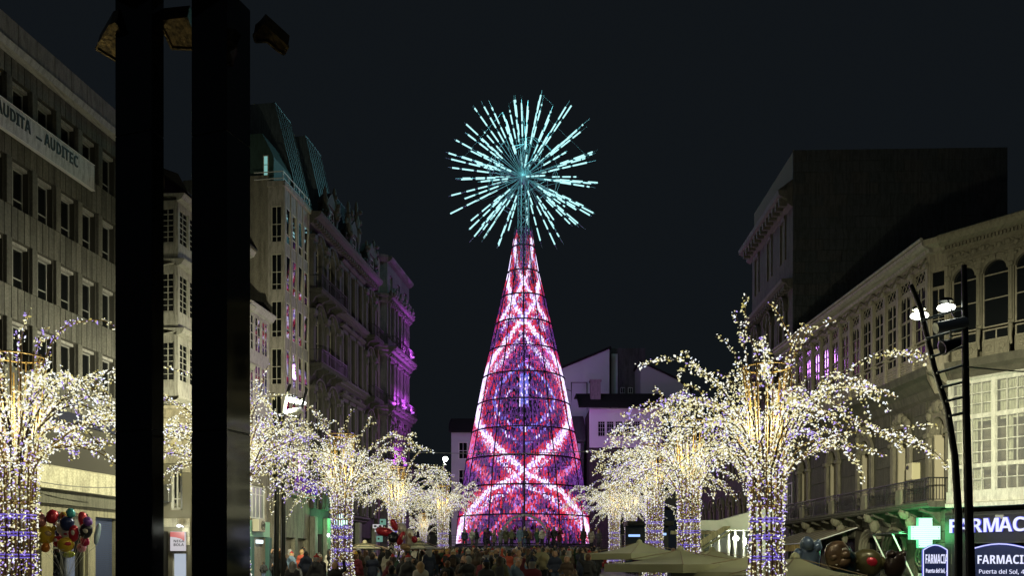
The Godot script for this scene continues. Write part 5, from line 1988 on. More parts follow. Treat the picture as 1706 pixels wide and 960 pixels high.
func board(o: Node3D, u0: float, u1: float, v0: float, v1: float, w: float, neon: Material, halo: Material) -> void:
	var pts := PackedVector2Array([Vector2(u0, v0), Vector2(u1, v0), Vector2(u1, v1 - 0.22)])
	var top := [Vector3(u1, v0, w + 0.07), Vector3(u1, v1 - 0.22, w + 0.07)]
	for k in 9:
		var q := 1.0 - (k + 0.0) / 8.0
		var p := Vector2(lerpf(u0, u1, q), v1 - 0.2 + sin(q * PI) * 0.2)
		pts.append(p)
		top.append(Vector3(p.x, p.y, w + 0.07))
	pts.append(Vector2(u0, v1 - 0.22))
	top.append(Vector3(u0, v1 - 0.22, w + 0.07))
	top.append(Vector3(u0, v0, w + 0.07))
	var g := Geo.new()
	g.prism(pts, w, w + 0.06)
	part("panel", g, base("board_navy", Color(0.008, 0.012, 0.05), 0.25), o)
	var a := Geo.new()
	var b := Geo.new()
	for k in top.size() - 1:
		a.rod(top[k], top[k + 1], 0.02)
		b.rod(top[k] + Vector3(0, 0, -0.03), top[k + 1] + Vector3(0, 0, -0.03), 0.04)
	part("light_edge", a, neon, o)
	part("glow_edge", b, halo, o)


func tall_house() -> void:
	var t := facade("tall_house", "tall dark stone house with a bare side wall rising behind the glazed wing", "building", Vector2(18.9, -66.2), Vector2(18.6, -55.8))
	var stone := worn("dark_stone", Color(0.12, 0.11, 0.095), stain, 0.2, 0.9, 1.2)
	var trim := worn("dark_trim", Color(0.19, 0.175, 0.16), stain, 0.4, 0.85, 1.0)
	var pane := glass_dark()
	var frame: Material = base("frame_white", Color(0.62, 0.62, 0.6), 0.5)
	var l := 10.4
	var cs := [1.5, 5.0, 8.3]
	var floors := [[22.6, 2.7, 0.9], [16.6, 3.0, 1.0], [11.4, 3.0, 1.0], [6.4, 3.0, 1.0]]
	var holes := []
	for f in floors:
		for c in cs: holes.append([c - f[2] / 2, c + f[2] / 2, f[0], f[0] + f[1]])
	var g := Geo.new()
	g.wall(0, l, 0, 27.6, 0, holes, 0.35)
	part("wall", g, stone, t)
	for f in floors:
		for c in cs:
			if f[0] < 20:
				carved_window(t, c, f[0], f[2], f[1], true, trim, frame, pane)
			else:
				var s := Geo.new()
				for q in [-1.0, 1.0]:
					s.span(c + q * 0.56 - 0.1, c + q * 0.56 + 0.1, f[0], f[0] + f[1], 0, 0.1)
				s.span(c - 0.66, c + 0.66, f[0] + f[1], f[0] + f[1] + 0.3, 0, 0.14)
				part("window_surround", s, trim, t)
				window(t, c - 0.45, c + 0.45, f[0], f[0] + f[1], -0.2, [1, 1], [1, 1, 0.6], frame, worn("window_shutter", Color(0.5, 0.47, 0.5), stain, 0.5, 0.6), 0.08, 0.05)
	for v in [20.2, 15.4]:
		var m := Geo.new()
		m.moulding(-0.4, l, [Vector2(0, 0), Vector2(0.1, 0.3), Vector2(0.3, 0.4), Vector2(0.4, 0.7), Vector2(0.6, 0.75), Vector2(0.65, 0.0)], v)
		for k in 20:
			m.box(Vector3(0.2 + k * 0.52, v + 0.1, 0.36), Vector3(0.2, 0.34, 0.34))
		part("cornice", m, trim, t)
	for v in [14.6, 10.0]:
		balcony(t, 0.2, l - 1.2, v - 0.1, 1.0, base("iron", Color.BLACK), stone, 0.95, false)
	var e := Geo.new()
	e.moulding(-0.6, l, [Vector2(25.6, 0), Vector2(25.8, 0.3), Vector2(26.1, 0.35), Vector2(26.4, 0.9), Vector2(26.7, 0.95), Vector2(26.7, 0.2), Vector2(28.9, -0.5), Vector2(29.2, -0.8)])
	for k in 13:
		e.box(Vector3(0.4 + k * 0.8, 26.0, 0.55), Vector3(0.26, 0.5, 0.5))
	part("eaves", e, trim, t)
	var ch := Geo.new()
	ch.span(l - 1.1, l - 0.05, 27.0, 29.3, -1.3, -0.5)
	part("corner_pier", ch, stone, t)
	# the bare side wall of big rough blocks
	var side := Node3D.new()
	side.name = "side_wall"
	t.add_child(side)
	side.position = Vector3(l + 0.02, 0, 0)
	side.rotation.y = PI / 2
	var sw := Geo.new()
	sw.span(0.02, 14.0, 0, 29.2, -9.9, -0.06)
	part("wall_core", sw, base("joint_dark", Color.BLACK), side)
	ashlar(side, 0.0, 14.0, 13.0, 29.3, -0.06, 22, 1.5, [worn("rubble_dark", Color(0.095, 0.105, 0.118), stain, 0.3, 0.9, 2.0), worn("rubble_brown", Color(0.106, 0.109, 0.114), stain, 0.3, 0.9, 2.0), worn("rubble_grey", Color(0.085, 0.098, 0.108), stain, 0.3, 0.9, 2.0)], [], 0.12)
	# the violet-lit glazed bay low on its street front
	var bay := facade("glazed_bay_house", "narrow house with a violet-lit glazed bay, between the tall dark house and the long wing", "building", Vector2(17.9, -55.4), Vector2(17.6, -51.6))
	var bg := Geo.new()
	bg.span(0, 3.8, 0, 13.6, -4, 0)
	bg.moulding(-0.2, 3.9, [Vector2(13.5, 0), Vector2(13.6, 0.4), Vector2(13.8, 0.5), Vector2(14.0, 0.0)])
	part("wall", bg, trim, bay)
	for f in 3:
		for k in 3:
			window(bay, 0.15 + k * 1.2, 1.25 + k * 1.2, 4.6 + f * 3.0, 7.0 + f * 3.0, 0.1, [1, 1], [1, 1, 1], frame, pane, 0.07, 0.04)


func street_row() -> void:
	# lower houses of the street beyond
	var t := facade("street_house", "low old house with arched windows behind the white kiosk", "building", Vector2(18.9, -84.0), Vector2(18.8, -66.4))
	var stone: Material = worn("olive_stone", Color.BLACK, stain, 1)
	var trim: Material = worn("olive_trim", Color.BLACK, stain, 1)
	var frame: Material = base("frame_tan", Color.BLACK)
	var pane := glass_dark()
	var l := 17.6
	var holes := []
	for k in 5:
		for v in [4.6, 9.0]: holes.append([1.2 + k * 3.4, 2.2 + k * 3.4, v, v + 2.6])
	var g := Geo.new()
	g.wall(0, l, 0, 12.6, 0, holes, 0.35)
	part("wall", g, stone, t)
	for k in 5:
		for v in [4.6, 9.0]:
			carved_window(t, 1.7 + k * 3.4, v, 1.0, 2.6, true, trim, frame, pane)
	var e := Geo.new()
	e.moulding(-0.3, l, [Vector2(12.4, 0), Vector2(12.6, 0.5), Vector2(12.8, 0.6), Vector2(13.0, 0.6), Vector2(15.0, -3.0), Vector2(15.2, -7)])
	part("roof", e, worn("roof_tile", Color(0.09, 0.06, 0.045), grain, 0.7, 0.9), t)
	balcony(t, 0.4, l - 0.4, 4.2, 0.9, base("iron", Color.BLACK), stone, 0.95, false)
	var s := Geo.new()
	s.moulding(0, l, [Vector2(3.0, 0), Vector2(3.3, 0.6), Vector2(3.45, 0.6), Vector2(3.6, 0)])
	part("string_course", s, trim, t)


func backdrop_houses() -> void:
	# houses across the end of the square, seen past the cone
	var wall := base("render_pale", Color(0.66, 0.68, 0.74), 0.85)
	var dark := worn("render_dark", Color(0.12, 0.12, 0.13), stain, 0.15, 0.9)
	var tile := worn("roof_slate", Color(0.03, 0.028, 0.028), grain, 0.8, 0.9)
	var white: Material = base("frame_white", Color(0.62, 0.62, 0.6), 0.5)
	var pane := glass_dark()
	var t := facade("gable_house", "pale blank gable wall with a slanting roofline right beside the cone", "building", Vector2(4.0, -108.0), Vector2(12.5, -108.0))
	var g := Geo.new()
	g.prism(PackedVector2Array([Vector2(0, 10), Vector2(8.5, 10), Vector2(8.5, 29.4), Vector2(0.2, 25.9)]), -8, 0)
	part("wall", g, wall, t)
	var r := Geo.new()
	r.bar(Vector3(-0.2, 25.85, -4), Vector3(8.7, 29.55, -4), 8.6, 0.25)
	part("roof", r, tile, t)
	var p := Geo.new()
	p.tube(PackedVector3Array([Vector3(3.6, 22.0, 0.12), Vector3(3.6, 25.0, 0.12), Vector3(5.6, 25.0, 0.12), Vector3(5.6, 20.0, 0.12)]), 0.08, 0.08, 6)
	p.tube(PackedVector3Array([Vector3(0.5, 23.8, 0.1), Vector3(2.2, 24.4, 0.1), Vector3(3.6, 23.9, 0.1)]), 0.04, 0.04, 5)
	part("pipe", p, dark, t)
	t = facade("flat_house", "dark house with a tall pale strip beside the blank gable", "building", Vector2(12.6, -111.0), Vector2(17.6, -111.0))
	g = Geo.new()
	g.span(0, 5, 8, 30.2, -7, 0)
	part("wall", g, dark, t)
	g = Geo.new()
	g.span(0.5, 1.3, 14, 29.4, 0, 0.2)
	part("pale_strip", g, wall, t)
	for k in 5:
		window(t, 1.7 + (k % 3) * 1.0, 2.3 + (k % 3) * 1.0, 20.5 + (k / 3) * 3.0, 22.0 + (k / 3) * 3.0, 0.06, [1, 1], [1, 1], white, pane, 0.06, 0.05, "window", false)
	t = facade("right_gable_house", "pale gable wall whose roofline falls towards the lit trees", "building", Vector2(16.2, -106.0), Vector2(22.5, -106.0))
	g = Geo.new()
	g.prism(PackedVector2Array([Vector2(0, 9), Vector2(6.2, 9), Vector2(6.2, 23.6), Vector2(4.6, 25.0), Vector2(0, 27.2)]), -8, 0)
	part("wall", g, base("render_mid", Color(0.4, 0.41, 0.44), 0.9), t)
	r = Geo.new()
	r.bar(Vector3(-0.2, 27.3, -4), Vector3(4.7, 25.0, -4), 8.6, 0.2)
	r.bar(Vector3(4.6, 25.05, -4), Vector3(6.5, 23.5, -4), 8.6, 0.2)
	part("roof", r, tile, t)
	t = facade("white_house", "white-walled upper storey with a row of paned windows over a bare stone base", "building", Vector2(9.0, -98.0), Vector2(17.5, -98.0))
	g = Geo.new()
	var wins := []
	for k in 5: wins.append([1.0 + k * 1.02, 1.86 + k * 1.02, 16.6, 18.4])
	g.wall(0, 8.5, 15.3, 19.9, 0, wins, 0.2)
	part("wall", g, base("render_white", Color(0.8, 0.78, 0.8), 0.8), t)
	for w in wins:
		window(t, w[0], w[1], w[2], w[3], -0.1, [1, 1, 1], [1, 1, 1, 0.5], white, pane, 0.07, 0.04, "window", false)
	g = Geo.new()
	g.span(0.05, 8.5, 1, 15.3, -6, -0.15)
	g.span(0.05, 8.4, 15.3, 19.8, -6, -0.3)
	part("stone_base", g, worn("dark_stone", Color.BLACK, stain, 1), t)
	r = Geo.new()
	r.moulding(-1.3, 9.0, [Vector2(19.85, 0.6), Vector2(20.0, 0.6), Vector2(22.3, -3.5), Vector2(22.3, -7)])
	part("roof", r, tile, t)
	g = Geo.new()
	g.span(0.3, 1.5, 20.5, 23.4, -2.6, -1.6)
	g.span(0.2, 1.6, 23.4, 23.6, -2.7, -1.5)
	part("chimney", g, worn("chimney_rose", Color(0.4, 0.34, 0.34), stain, 0.4, 0.85), t)
	t = facade("side_house", "dim lower house squeezed between the cone and the white-walled house", "building", Vector2(4.5, -101.0), Vector2(8.6, -101.0))
	g = Geo.new()
	g.span(0, 4.1, 1, 16.5, -6, 0)
	g.moulding(-0.3, 4.3, [Vector2(16.4, 0.4), Vector2(16.6, 0.4), Vector2(20.0, -3.0)])
	part("wall", g, dark, t)
	g = Geo.new()
	g.span(2.6, 3.7, 14.2, 16.2, 0, 0.1)
	part("pale_panel", g, wall, t)
	# houses behind the cone and at the mouth of the left-hand street
	t = facade("end_house", "old house with plain windows straight behind the cone", "building", Vector2(-7.5, -104.0), Vector2(4.2, -104.0))
	g = Geo.new()
	wins = []
	for k in 5:
		for f in 4: wins.append([0.9 + k * 2.2, 2.0 + k * 2.2, 4.5 + f * 3.4, 6.6 + f * 3.4])
	g.wall(0, 11.7, 0, 18.0, 0, wins, 0.25)
	part("wall", g, base("render_mid", Color.BLACK), t)
	for w in wins:
		window(t, w[0], w[1], w[2], w[3], -0.12, [1, 1], [1, 1], white, pane, 0.08, 0.05, "window", false)
	r = Geo.new()
	r.moulding(-0.3, 12, [Vector2(17.9, 0.5), Vector2(18.1, 0.5), Vector2(20.4, -4.0)])
	part("roof", r, tile, t)
	t = facade("street_end_house", "low dark house closing the street beyond the smallest lit tree", "building", Vector2(-16.0, -112.0), Vector2(-8.0, -112.0))
	g = Geo.new()
	wins = [[2.0, 5.0, 1.5, 4.2], [5.6, 7.4, 1.5, 4.2], [2.2, 3.4, 6.0, 8.0], [5.0, 6.2, 6.0, 8.0]]
	g.wall(0, 8, 0, 9.5, 0, wins, 0.3)
	part("wall", g, worn("olive_dull", Color(0.215, 0.195, 0.14), stain, 0.25, 0.85, 1.2), t)
	for w in wins:
		window(t, w[0], w[1], w[2], w[3], -0.15, [1, 1, 1], [1, 1], base("frame_tan", Color(0.38, 0.34, 0.25), 0.6), pane, 0.08, 0.05, "window", false)


# ---------------------------------------------------------------- ground and furniture of the square
func make_ground() -> void:
	var g := Geo.new()
	var ds := [-60.0, 0.0, 10.0, 20.0, 23.0, 26.0, 29.0, 32.0, 35.0, 38.0, 40.0, 45.0, 50.0, 55.0, 60.0, 66.0, 72.0, 78.0, 82.0, 120.0, 400.0]
	for i in ds.size() - 1:
		var y0 := ground_at(maxf(ds[i], 0))
		var y1 := ground_at(maxf(ds[i + 1], 0))
		g.quad(Vector3(-260, y0, -ds[i]), Vector3(260, y0, -ds[i]), Vector3(260, y1, -ds[i + 1]), Vector3(-260, y1, -ds[i + 1]))
	structure("ground", g, worn("paving", Color(0.2, 0.19, 0.175), grain, 0.5, 0.6, 0.4))


func make_stage() -> void:
	var y := ground_at(76)
	var t := thing("stage", "dark stage with a red skirt and a railing at the foot of the cone", "stage", Vector3(1.1, y, -73.0))
	var g := Geo.new()
	g.span(-8.0, 8.4, 0.0, 1.75, -17.5, 0.0)
	part("deck", g, base("deck_black", Color(0.02, 0.02, 0.022), 0.6), t)
	var k := 0
	for u in [-8.0, -6.2, -4.4, -2.6, 0.8, 2.6, 4.4, 6.2]:
		put("skirt_panel", box_mesh(Vector3(1.76, 1.0, 0.05), 0.01), base("skirt_red", Color(0.3, 0.012, 0.02), 0.7), t, Vector3(u + 0.9, 0.5 + 0.12 * (k % 2), 0.05))
		k += 1
	for u in [-7.4, -5.4, -3.4, 3.6, 5.6, 7.6]:
		var r := Geo.new()
		for h in [1.85, 2.1, 2.35, 2.6, 2.85]:
			r.bar(Vector3(u - 0.95, h, -0.1), Vector3(u + 0.95, h, -0.1), 0.035)
		for s in [-0.95, 0.0, 0.95]:
			r.bar(Vector3(u + s, 1.75, -0.1), Vector3(u + s, 2.87, -0.1), 0.045)
		part("railing", r, base("rail_black", Color(0.015, 0.015, 0.018), 0.5), t)
	var st := Geo.new()
	for i in 6:
		st.span(-1.6, 1.6, 0, 1.75 - i * 0.29, 0.02 + i * 0.32, 0.34 + i * 0.32)
	part("steps", st, base("step_grey", Color(0.06, 0.06, 0.06), 0.7), t)
	var pl := Geo.new()
	pl.lathe([Vector2(7.1, 1.75), Vector2(7.1, 2.02), Vector2(0.1, 2.02)], 40, Vector3(0, 0, -9.0))
	part("plinth", pl, base("deck_black", Color.BLACK), t)
	for s in [[-7.35, "left of the cone, hung above the second striped parasol"], [8.35, "right of the cone, beside a pair of close-set lit trees"]]:
		var sp := thing("loudspeaker", "tall black loudspeaker stack %s" % s[1], "loudspeaker", Vector3(1.1 + s[0], y + 1.75, -73.8), 0, "loudspeakers flanking the stage")
		var b := Geo.new()
		for i in 3:
			b.soft(Vector3(0, 1.45 + i * 0.56, 0), Vector3(0.72, 0.54, 0.5), 0.03)
		part("cabinet", b, base("speaker_black", Color(0.008, 0.008, 0.009), 0.7), sp)
		var p := Geo.new()
		p.bar(Vector3(0, 0, 0), Vector3(0, 1.2, 0), 0.3)
		p.span(-0.45, 0.45, 1.1, 1.18, -0.3, 0.3)
		part("stand", p, base("stand_grey", Color(0.3, 0.3, 0.27), 0.5), sp)


# two masts joined by rungs, with floodlights near the top
func light_mast(label: String, a: Array, b: Array, rungs: Array, heads: Array, size: float) -> Node3D:
	var t := thing("lamp_mast", label, "street lamp", Vector3(b[0].x, b[0].y, b[0].z))
	var o: Vector3 = b[0]
	var steel := base("mast_black", Color(0.016, 0.017, 0.016), 0.35, 0.4)
	var bright := base("mast_steel", Color(0.2, 0.22, 0.21), 0.4, 0.3)
	var path_a := PackedVector3Array()
	for p in a: path_a.append(p - o)
	var path_b := PackedVector3Array()
	for p in b: path_b.append(p - o)
	var g := Geo.new()
	g.tube(path_b, 0.1 * size, 0.055 * size, 12)
	part("mast", g, steel, t)
	g = Geo.new()
	g.tube(path_a, 0.085 * size, 0.05 * size, 10)
	part("curved_mast", g, steel, t)
	for r in rungs:
		g = Geo.new()
		g.rod(r[0] - o, r[1] - o, 0.028 * size, 8)
		g.ball(r[0] - o, Vector3.ONE * 0.05 * size, 6)
		part("rung", g, bright, t)
	for h in heads:
		var c: Vector3 = h[0] - o
		g = Geo.new()
		if h[1] == "flood":
			g.lathe([Vector2(0.02, 0.2), Vector2(0.09, 0.19), Vector2(0.12, 0.15), Vector2(0.12, 0.12)], 12, c, 1.3 * size, size)
			g.rod(c + Vector3(0, 0.15, 0.08), c + Vector3(0.1, -0.25, 0.14) * size, 0.02 * size)
			var head := part("lamp_head", g, steel, t)
			g = Geo.new()
			g.ball(c + Vector3(0, -0.02, 0.02), Vector3(0.2, 0.085, 0.14) * size, 12)
			part("bulb", g, lit("flood_white", Color(0.95, 1.0, 0.88), 9.0), head)
			spot(t, c + Vector3(0, -0.03, 0.0), h[2], Color(1.0, 0.97, 0.66), h[3], h[4])
		elif h[1] == "drum":
			g.tube(PackedVector3Array([c - Vector3(0.32, 0.07, 0) * size, c - Vector3(0.29, 0.062, 0) * size, c + Vector3(0.3, 0.062, 0) * size, c + Vector3(0.32, 0.07, 0) * size]), 0.12 * size, 0.12 * size, 14)
			g.rod(c - Vector3(0, 0.25, 0) * size, c, 0.02 * size)
			part("drum_lamp", g, base("drum_white", Color(0.35, 0.36, 0.34), 0.35), t)
		else:
			g.lathe([Vector2(0.03, -0.2), Vector2(0.09, -0.18), Vector2(0.14, 0.1), Vector2(0.17, 0.2), Vector2(0.12, 0.2), Vector2(0.02, 0.1)], 12, c, size, size, Basis(Vector3(0, 0, 1), 1.9))
			part("spot_lamp", g, base("spot_black", Color(0.03, 0.03, 0.03), 0.3, 0.5), t)
	return t


func masts() -> void:
	var f := func(px: float, py: float, d: float) -> Vector3: return Vector3((px - 853) / 1400 * d, (936 - py) / 1400 * d + EYE, -d)
	# large pair in front of the pharmacy
	var d := 18.0
	var curved := []
	for p in [[9.63, 0.0], [9.63, 3.0], [9.55, 4.3], [9.39, 5.3], [9.1, 6.2], [8.82, 7.46], [8.6, 7.98]]: curved.append(Vector3(p[0], p[1], -d - 0.15))
	var straight := [Vector3(9.86, 0, -d), Vector3(9.72, 5.0, -d), Vector3(9.67, 8.35, -d)]
	var rungs := []
	for r in [[8.82, 7.2, 9.68, 7.44], [8.93, 6.8, 9.68, 7.0], [9.05, 6.42, 9.69, 6.62], [9.16, 6.07, 9.7, 6.22], [9.26, 5.76, 9.71, 5.86], [9.35, 5.46, 9.71, 5.54], [9.42, 5.14, 9.72, 5.2]]:
		rungs.append([Vector3(r[0], r[1], -d - 0.1), Vector3(r[2], r[3], -d)])
	light_mast("black lamp mast of two poles joined by rungs, before the pharmacy front", curved, straight, rungs, [
		[Vector3(8.9, 7.4, -d - 0.4), "flood", Vector3(0.4, 0.05, -1), 52.0, 80.0], [Vector3(9.46, 7.56, -d - 0.35), "flood", Vector3(0.62, -0.28, -1), 460.0, 36.0], [Vector3(9.33, 7.04, -d + 0.1), "drum"], [Vector3(9.34, 6.62, -d + 0.1), "spot"]], 1.0)
	# the pair by the cream block
	d = 36.0
	curved = []
	for p in [[440, 960], [466, 790], [471, 740], [480, 690], [490, 650]]: curved.append(f.call(472 if p[0] == 440 else p[0], p[1], d + 0.2))
	straight = []
	for p in [[460, 960], [462, 800], [467, 725], [478, 660], [484, 640]]: straight.append(f.call(p[0], p[1], d))
	var cv2 := []
	for p in [[472, 960], [473, 800], [486, 735], [500, 690], [512, 648]]: cv2.append(f.call(p[0], p[1], d + 0.2))
	cv2[0].y = ground_at(d)
	straight[0].y = ground_at(d)
	var rg := []
	for p in [[481, 668, 503, 676], [478, 690, 499, 697], [472, 716, 491, 722], [467, 745, 483, 748]]: rg.append([f.call(p[0], p[1], d), f.call(p[2], p[3], d + 0.2)])
	light_mast("leaning lamp mast of two poles before the cream block, lamps lit", cv2, straight, rg, [
		[f.call(489, 666, d - 0.45), "flood", Vector3(-1, -0.45, -0.3), 210.0, 76.0], [f.call(502, 671, d + 0.5), "flood", Vector3(-0.4, -0.02, -1), 230.0, 62.0], [f.call(490, 686, d - 0.2), "drum"]], 1.15)
	# a distant one left of the cone
	d = 66.0
	var t := thing("lamp_mast", "distant thin lamp mast with one bright lamp, just left of the cone", "street lamp", Vector3(f.call(733, 960, d).x, ground_at(d), -d))
	var o := t.position
	var g := Geo.new()
	g.tube(PackedVector3Array([Vector3(0, 0, 0), f.call(734, 860, d) - o, f.call(740, 764, d) - o]), 0.12, 0.06, 8)
	part("mast", g, base("mast_steel", Color.BLACK), t)
	g = Geo.new()
	g.rod(f.call(737, 775, d) - o, f.call(743, 773, d) - o, 0.06)
	g.ball(f.call(741, 775, d) - o, Vector3.ONE * 0.13, 6)
	part("arm", g, base("mast_steel", Color.BLACK), t)
	g = Geo.new()
	g.ball(f.call(742, 765, d) - o, Vector3(0.22, 0.2, 0.2), 10)
	part("bulb", g, lit("flood_white", Color.BLACK, 1), t)
	lamp(t, f.call(742, 765, d) - o, Color(0.95, 1.0, 0.85), 25.0, 0.15)
	# wires slung across the square
	for c in [
		["thin cable slung across the square behind the cone", f.call(640, 752, 78), f.call(1120, 744, 72), 0.4, 0.035],
		["thin cable running from the lamp mast towards the pharmacy's carved gallery", Vector3(9.7, 6.15, -17.9), Vector3(14.2, 6.6, -20.0), 0.1, 0.016],
		["black cable drooping along the office block's cream fascia", f.call(50, 800, 34), f.call(200, 812, 38), 0.12, 0.02],
		["thin cable from the leaning lamp mast to the ornate house", f.call(455, 706, 36.0), f.call(520, 790, 58), 0.3, 0.025]]:
		var p := PackedVector3Array()
		for i in 13:
			var q := i / 12.0
			p.append(c[1].lerp(c[2], q) - Vector3.UP * c[3] * sin(q * PI))
		var w := Geo.new()
		w.tube(p, c[4], c[4], 5)
		tag(part("cable", w, base("cable_grey", Color(0.14, 0.14, 0.13), 0.6), self), c[0], "cable")


func parasol(label: String, at: Vector3, half: float, apex: float, eave: float, striped: bool, turn: float) -> void:
	var t := thing("parasol", label, "parasol", at, turn, "parasols of the terraces")
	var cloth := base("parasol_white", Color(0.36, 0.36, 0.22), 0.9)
	var cream := base("parasol_stripe", Color(0.54, 0.49, 0.32), 0.9)
	var dull := base("parasol_dark", Color(0.13, 0.14, 0.09), 0.9)
	var g := Geo.new()
	var s := Geo.new()
	var sides := 4 if not striped else 8
	var ring := []
	for k in sides:
		var a := TAU * (k + 0.5) / sides
		var rr := half / cos(PI / sides)
		ring.append(Vector3(cos(a) * rr, eave, sin(a) * rr))
	var top := Vector3(0, apex, 0)
	for k in sides:
		var p: Vector3 = ring[k]
		var q: Vector3 = ring[(k + 1) % sides]
		var n := 8
		for i in n:
			var t0 := float(i) / n
			var t1 := float(i + 1) / n
			var sag := func(x: float) -> Vector3: return Vector3.DOWN * 0.12 * sin(x * PI)
			var b := s if striped and i % 2 == 1 else g
			b.quad(top.lerp(p, t0) + sag.call(t0), top.lerp(q, t0) + sag.call(t0), top.lerp(q, t1) + sag.call(t1), top.lerp(p, t1) + sag.call(t1))
			b.quad(top.lerp(p, t0) + sag.call(t0) - Vector3.UP * 0.02, top.lerp(q, t0) + sag.call(t0) - Vector3.UP * 0.02, top.lerp(q, t1) + sag.call(t1) - Vector3.UP * 0.02, top.lerp(p, t1) + sag.call(t1) - Vector3.UP * 0.02)
		if not striped:
			g.quad(p, q, q + Vector3.DOWN * 0.26, p + Vector3.DOWN * 0.26)
	g.lathe([Vector2(0.14, -0.05), Vector2(0.1, 0.05), Vector2(0.01, 0.1)], 8, top)
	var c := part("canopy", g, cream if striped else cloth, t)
	if striped: part("stripe", s, dull, c)
	g = Geo.new()
	g.rod(Vector3.ZERO, top, 0.035, 8)
	part("pole", g, base("pole_wood", Color(0.25, 0.18, 0.1), 0.6), t)
	for p in ring:
		g = Geo.new()
		g.rod(top - Vector3.UP * 0.05, p + Vector3.UP * 0.0, 0.014, 5)
		part("rib", g, base("pole_wood", Color.BLACK), t)
	g = Geo.new()
	g.soft(Vector3(0, 0.06, 0), Vector3(0.6, 0.12, 0.6), 0.02)
	part("foot", g, base("foot_grey", Color(0.15, 0.15, 0.15), 0.8), t)


func terraces() -> void:
	var spots := [
		["striped parasol right of the lit tree by the stone doorways", -8.4, 48.0, 1.45, 3.15, 2.72, true, 0.2],
		["striped parasol behind the red and white balloon bunch", -5.55, 50.0, 1.55, 3.35, 2.75, true, 0.0],
		["white parasol nearest the stage steps, its edge overlapping two lit trunks", 5.45, 36.0, 1.7, 2.86, 2.34, false, 0.5],
		["largest white parasol, in front of the lit tree nearest the cone side", 5.5, 27.5, 1.75, 2.42, 1.92, false, 0.62],
		["white parasol between the second lit tree and the kiosk", 7.25, 30.5, 1.6, 2.45, 1.95, false, 0.3],
		["greenish-lit white parasol just left of the tallest lit trunk", 7.35, 26.0, 1.7, 2.2, 1.7, false, 0.75],
		["low white parasol partly hidden by the tallest lit trunk's foot", 7.4, 22.0, 1.25, 2.15, 1.65, false, 0.2]]
	for s in spots:
		parasol(s[0], Vector3(s[1], ground_at(s[2]), -s[2]), s[3], s[4] - ground_at(s[2]), s[5] - ground_at(s[2]), s[6], s[7])
	# the kiosk
	var k := thing("kiosk", "white kiosk with hanging curtains, slanting awnings and a bright lamp", "kiosk", Vector3(10.6, ground_at(42), -42.0))
	var white := base("kiosk_white", Color(0.6, 0.6, 0.54), 0.6)
	var g := Geo.new()
	g.span(-1.7, 2.8, 2.75, 3.0, -2.5, 0.3)
	g.span(-1.6, 2.7, 3.0, 3.25, -2.4, 0.15)
	g.prism(PackedVector2Array([Vector2(-0.2, 3.25), Vector2(2.8, 3.25), Vector2(2.4, 3.9), Vector2(1.4, 3.7)]), -2.2, -0.2)
	part("roof", g, white, k)
	g = Geo.new()
	g.span(-1.4, 2.6, 0, 2.75, -2.4, -1.6)
	part("back_wall", g, base("room_grey", Color(0.1, 0.1, 0.09), 0.8), k)
	for i in 8:
		g = Geo.new()
		var x := -1.05 + i * 0.42 + (0.06 if i % 3 == 0 else 0.0)
		var prof := []
		for q in 9:
			prof.append(Vector2(0.07 + 0.02 * sin(q * 1.7 + i) + (0.03 if q > 6 else 0.0), 0.55 + 2.2 * (8 - q) / 8.0))
		prof.reverse()
		g.lathe(prof, 8, Vector3(x, 0, -0.35 + 0.1 * (i % 2)))
		part("curtain", g, base("curtain_white", Color(0.62, 0.62, 0.58), 0.8), k)
	g = Geo.new()
	g.quad(Vector3(-0.1, 2.95, 0.3), Vector3(0.25, 2.95, 0.3), Vector3(-2.0, 1.6, 1.8), Vector3(-2.6, 1.6, 1.8))
	g.quad(Vector3(-0.1, 2.9, 0.3), Vector3(0.25, 2.9, 0.3), Vector3(-2.0, 1.55, 1.8), Vector3(-2.6, 1.55, 1.8))
	g.bar(Vector3(0.25, 2.7, 0.4), Vector3(-2.1, 1.45, 1.8), 0.08)
	g.span(-2.7, -0.3, 2.55, 2.72, 0.0, 0.2)
	for x in [-2.4, -1.7, -1.1]:
		g.span(x, x + 0.08, 0, 2.6, 0.02, 0.1)
	part("awning", g, worn("canvas_straw", Color(0.48, 0.43, 0.26), stain, 0.5, 0.9), k)
	g = Geo.new()
	g.ball(Vector3(0.55, 2.35, 0.1), Vector3(0.16, 0.14, 0.1), 10)
	part("lamp_bulb", g, lit("flood_white", Color.BLACK, 1), k)
	lamp(k, Vector3(0.55, 2.35, 0.12), Color(0.95, 1.0, 0.8), 2.2, 0.12)
	g = Geo.new()
	g.ball(Vector3(1.0, 2.2, 0.1), Vector3(0.08, 0.2, 0.08), 10)
	part("lamp_bulb", g, lit("flood_white", Color.BLACK, 1), k)
	g = Geo.new()
	g.soft(Vector3(1.75, 1.75, 0.2), Vector3(0.5, 1.0, 0.12), 0.02)
	g.ball(Vector3(1.75, 1.85, 0.28), Vector3(0.12, 0.34, 0.03), 10)
	part("menu_board", g, base("frame_white", Color.BLACK), k)
	# blue-lit stall behind
	var s := thing("stall", "small dark stall with blue-white strip lights behind the kiosk", "stall", Vector3(9.6, ground_at(58), -58.0))
	g = Geo.new()
	g.span(-1.6, 1.4, 0, 3.4, -1.6, -1.2)
	g.span(-1.7, 1.5, 3.3, 3.6, -1.6, 0.4)
	part("body", g, base("case_black", Color(0.02, 0.02, 0.02), 0.5), s)
	for q in [[-1.2, 2.6, 0.8], [-0.2, 3.0, 0.5], [0.7, 2.7, 0.6]]:
		g = Geo.new()
		g.soft(Vector3(q[0], q[1], 0.2), Vector3(q[2], 0.16, 0.1), 0.02)
		part("strip_light", g, lit("strip_blue", Color(0.35, 0.55, 1.0), 1.3), s)


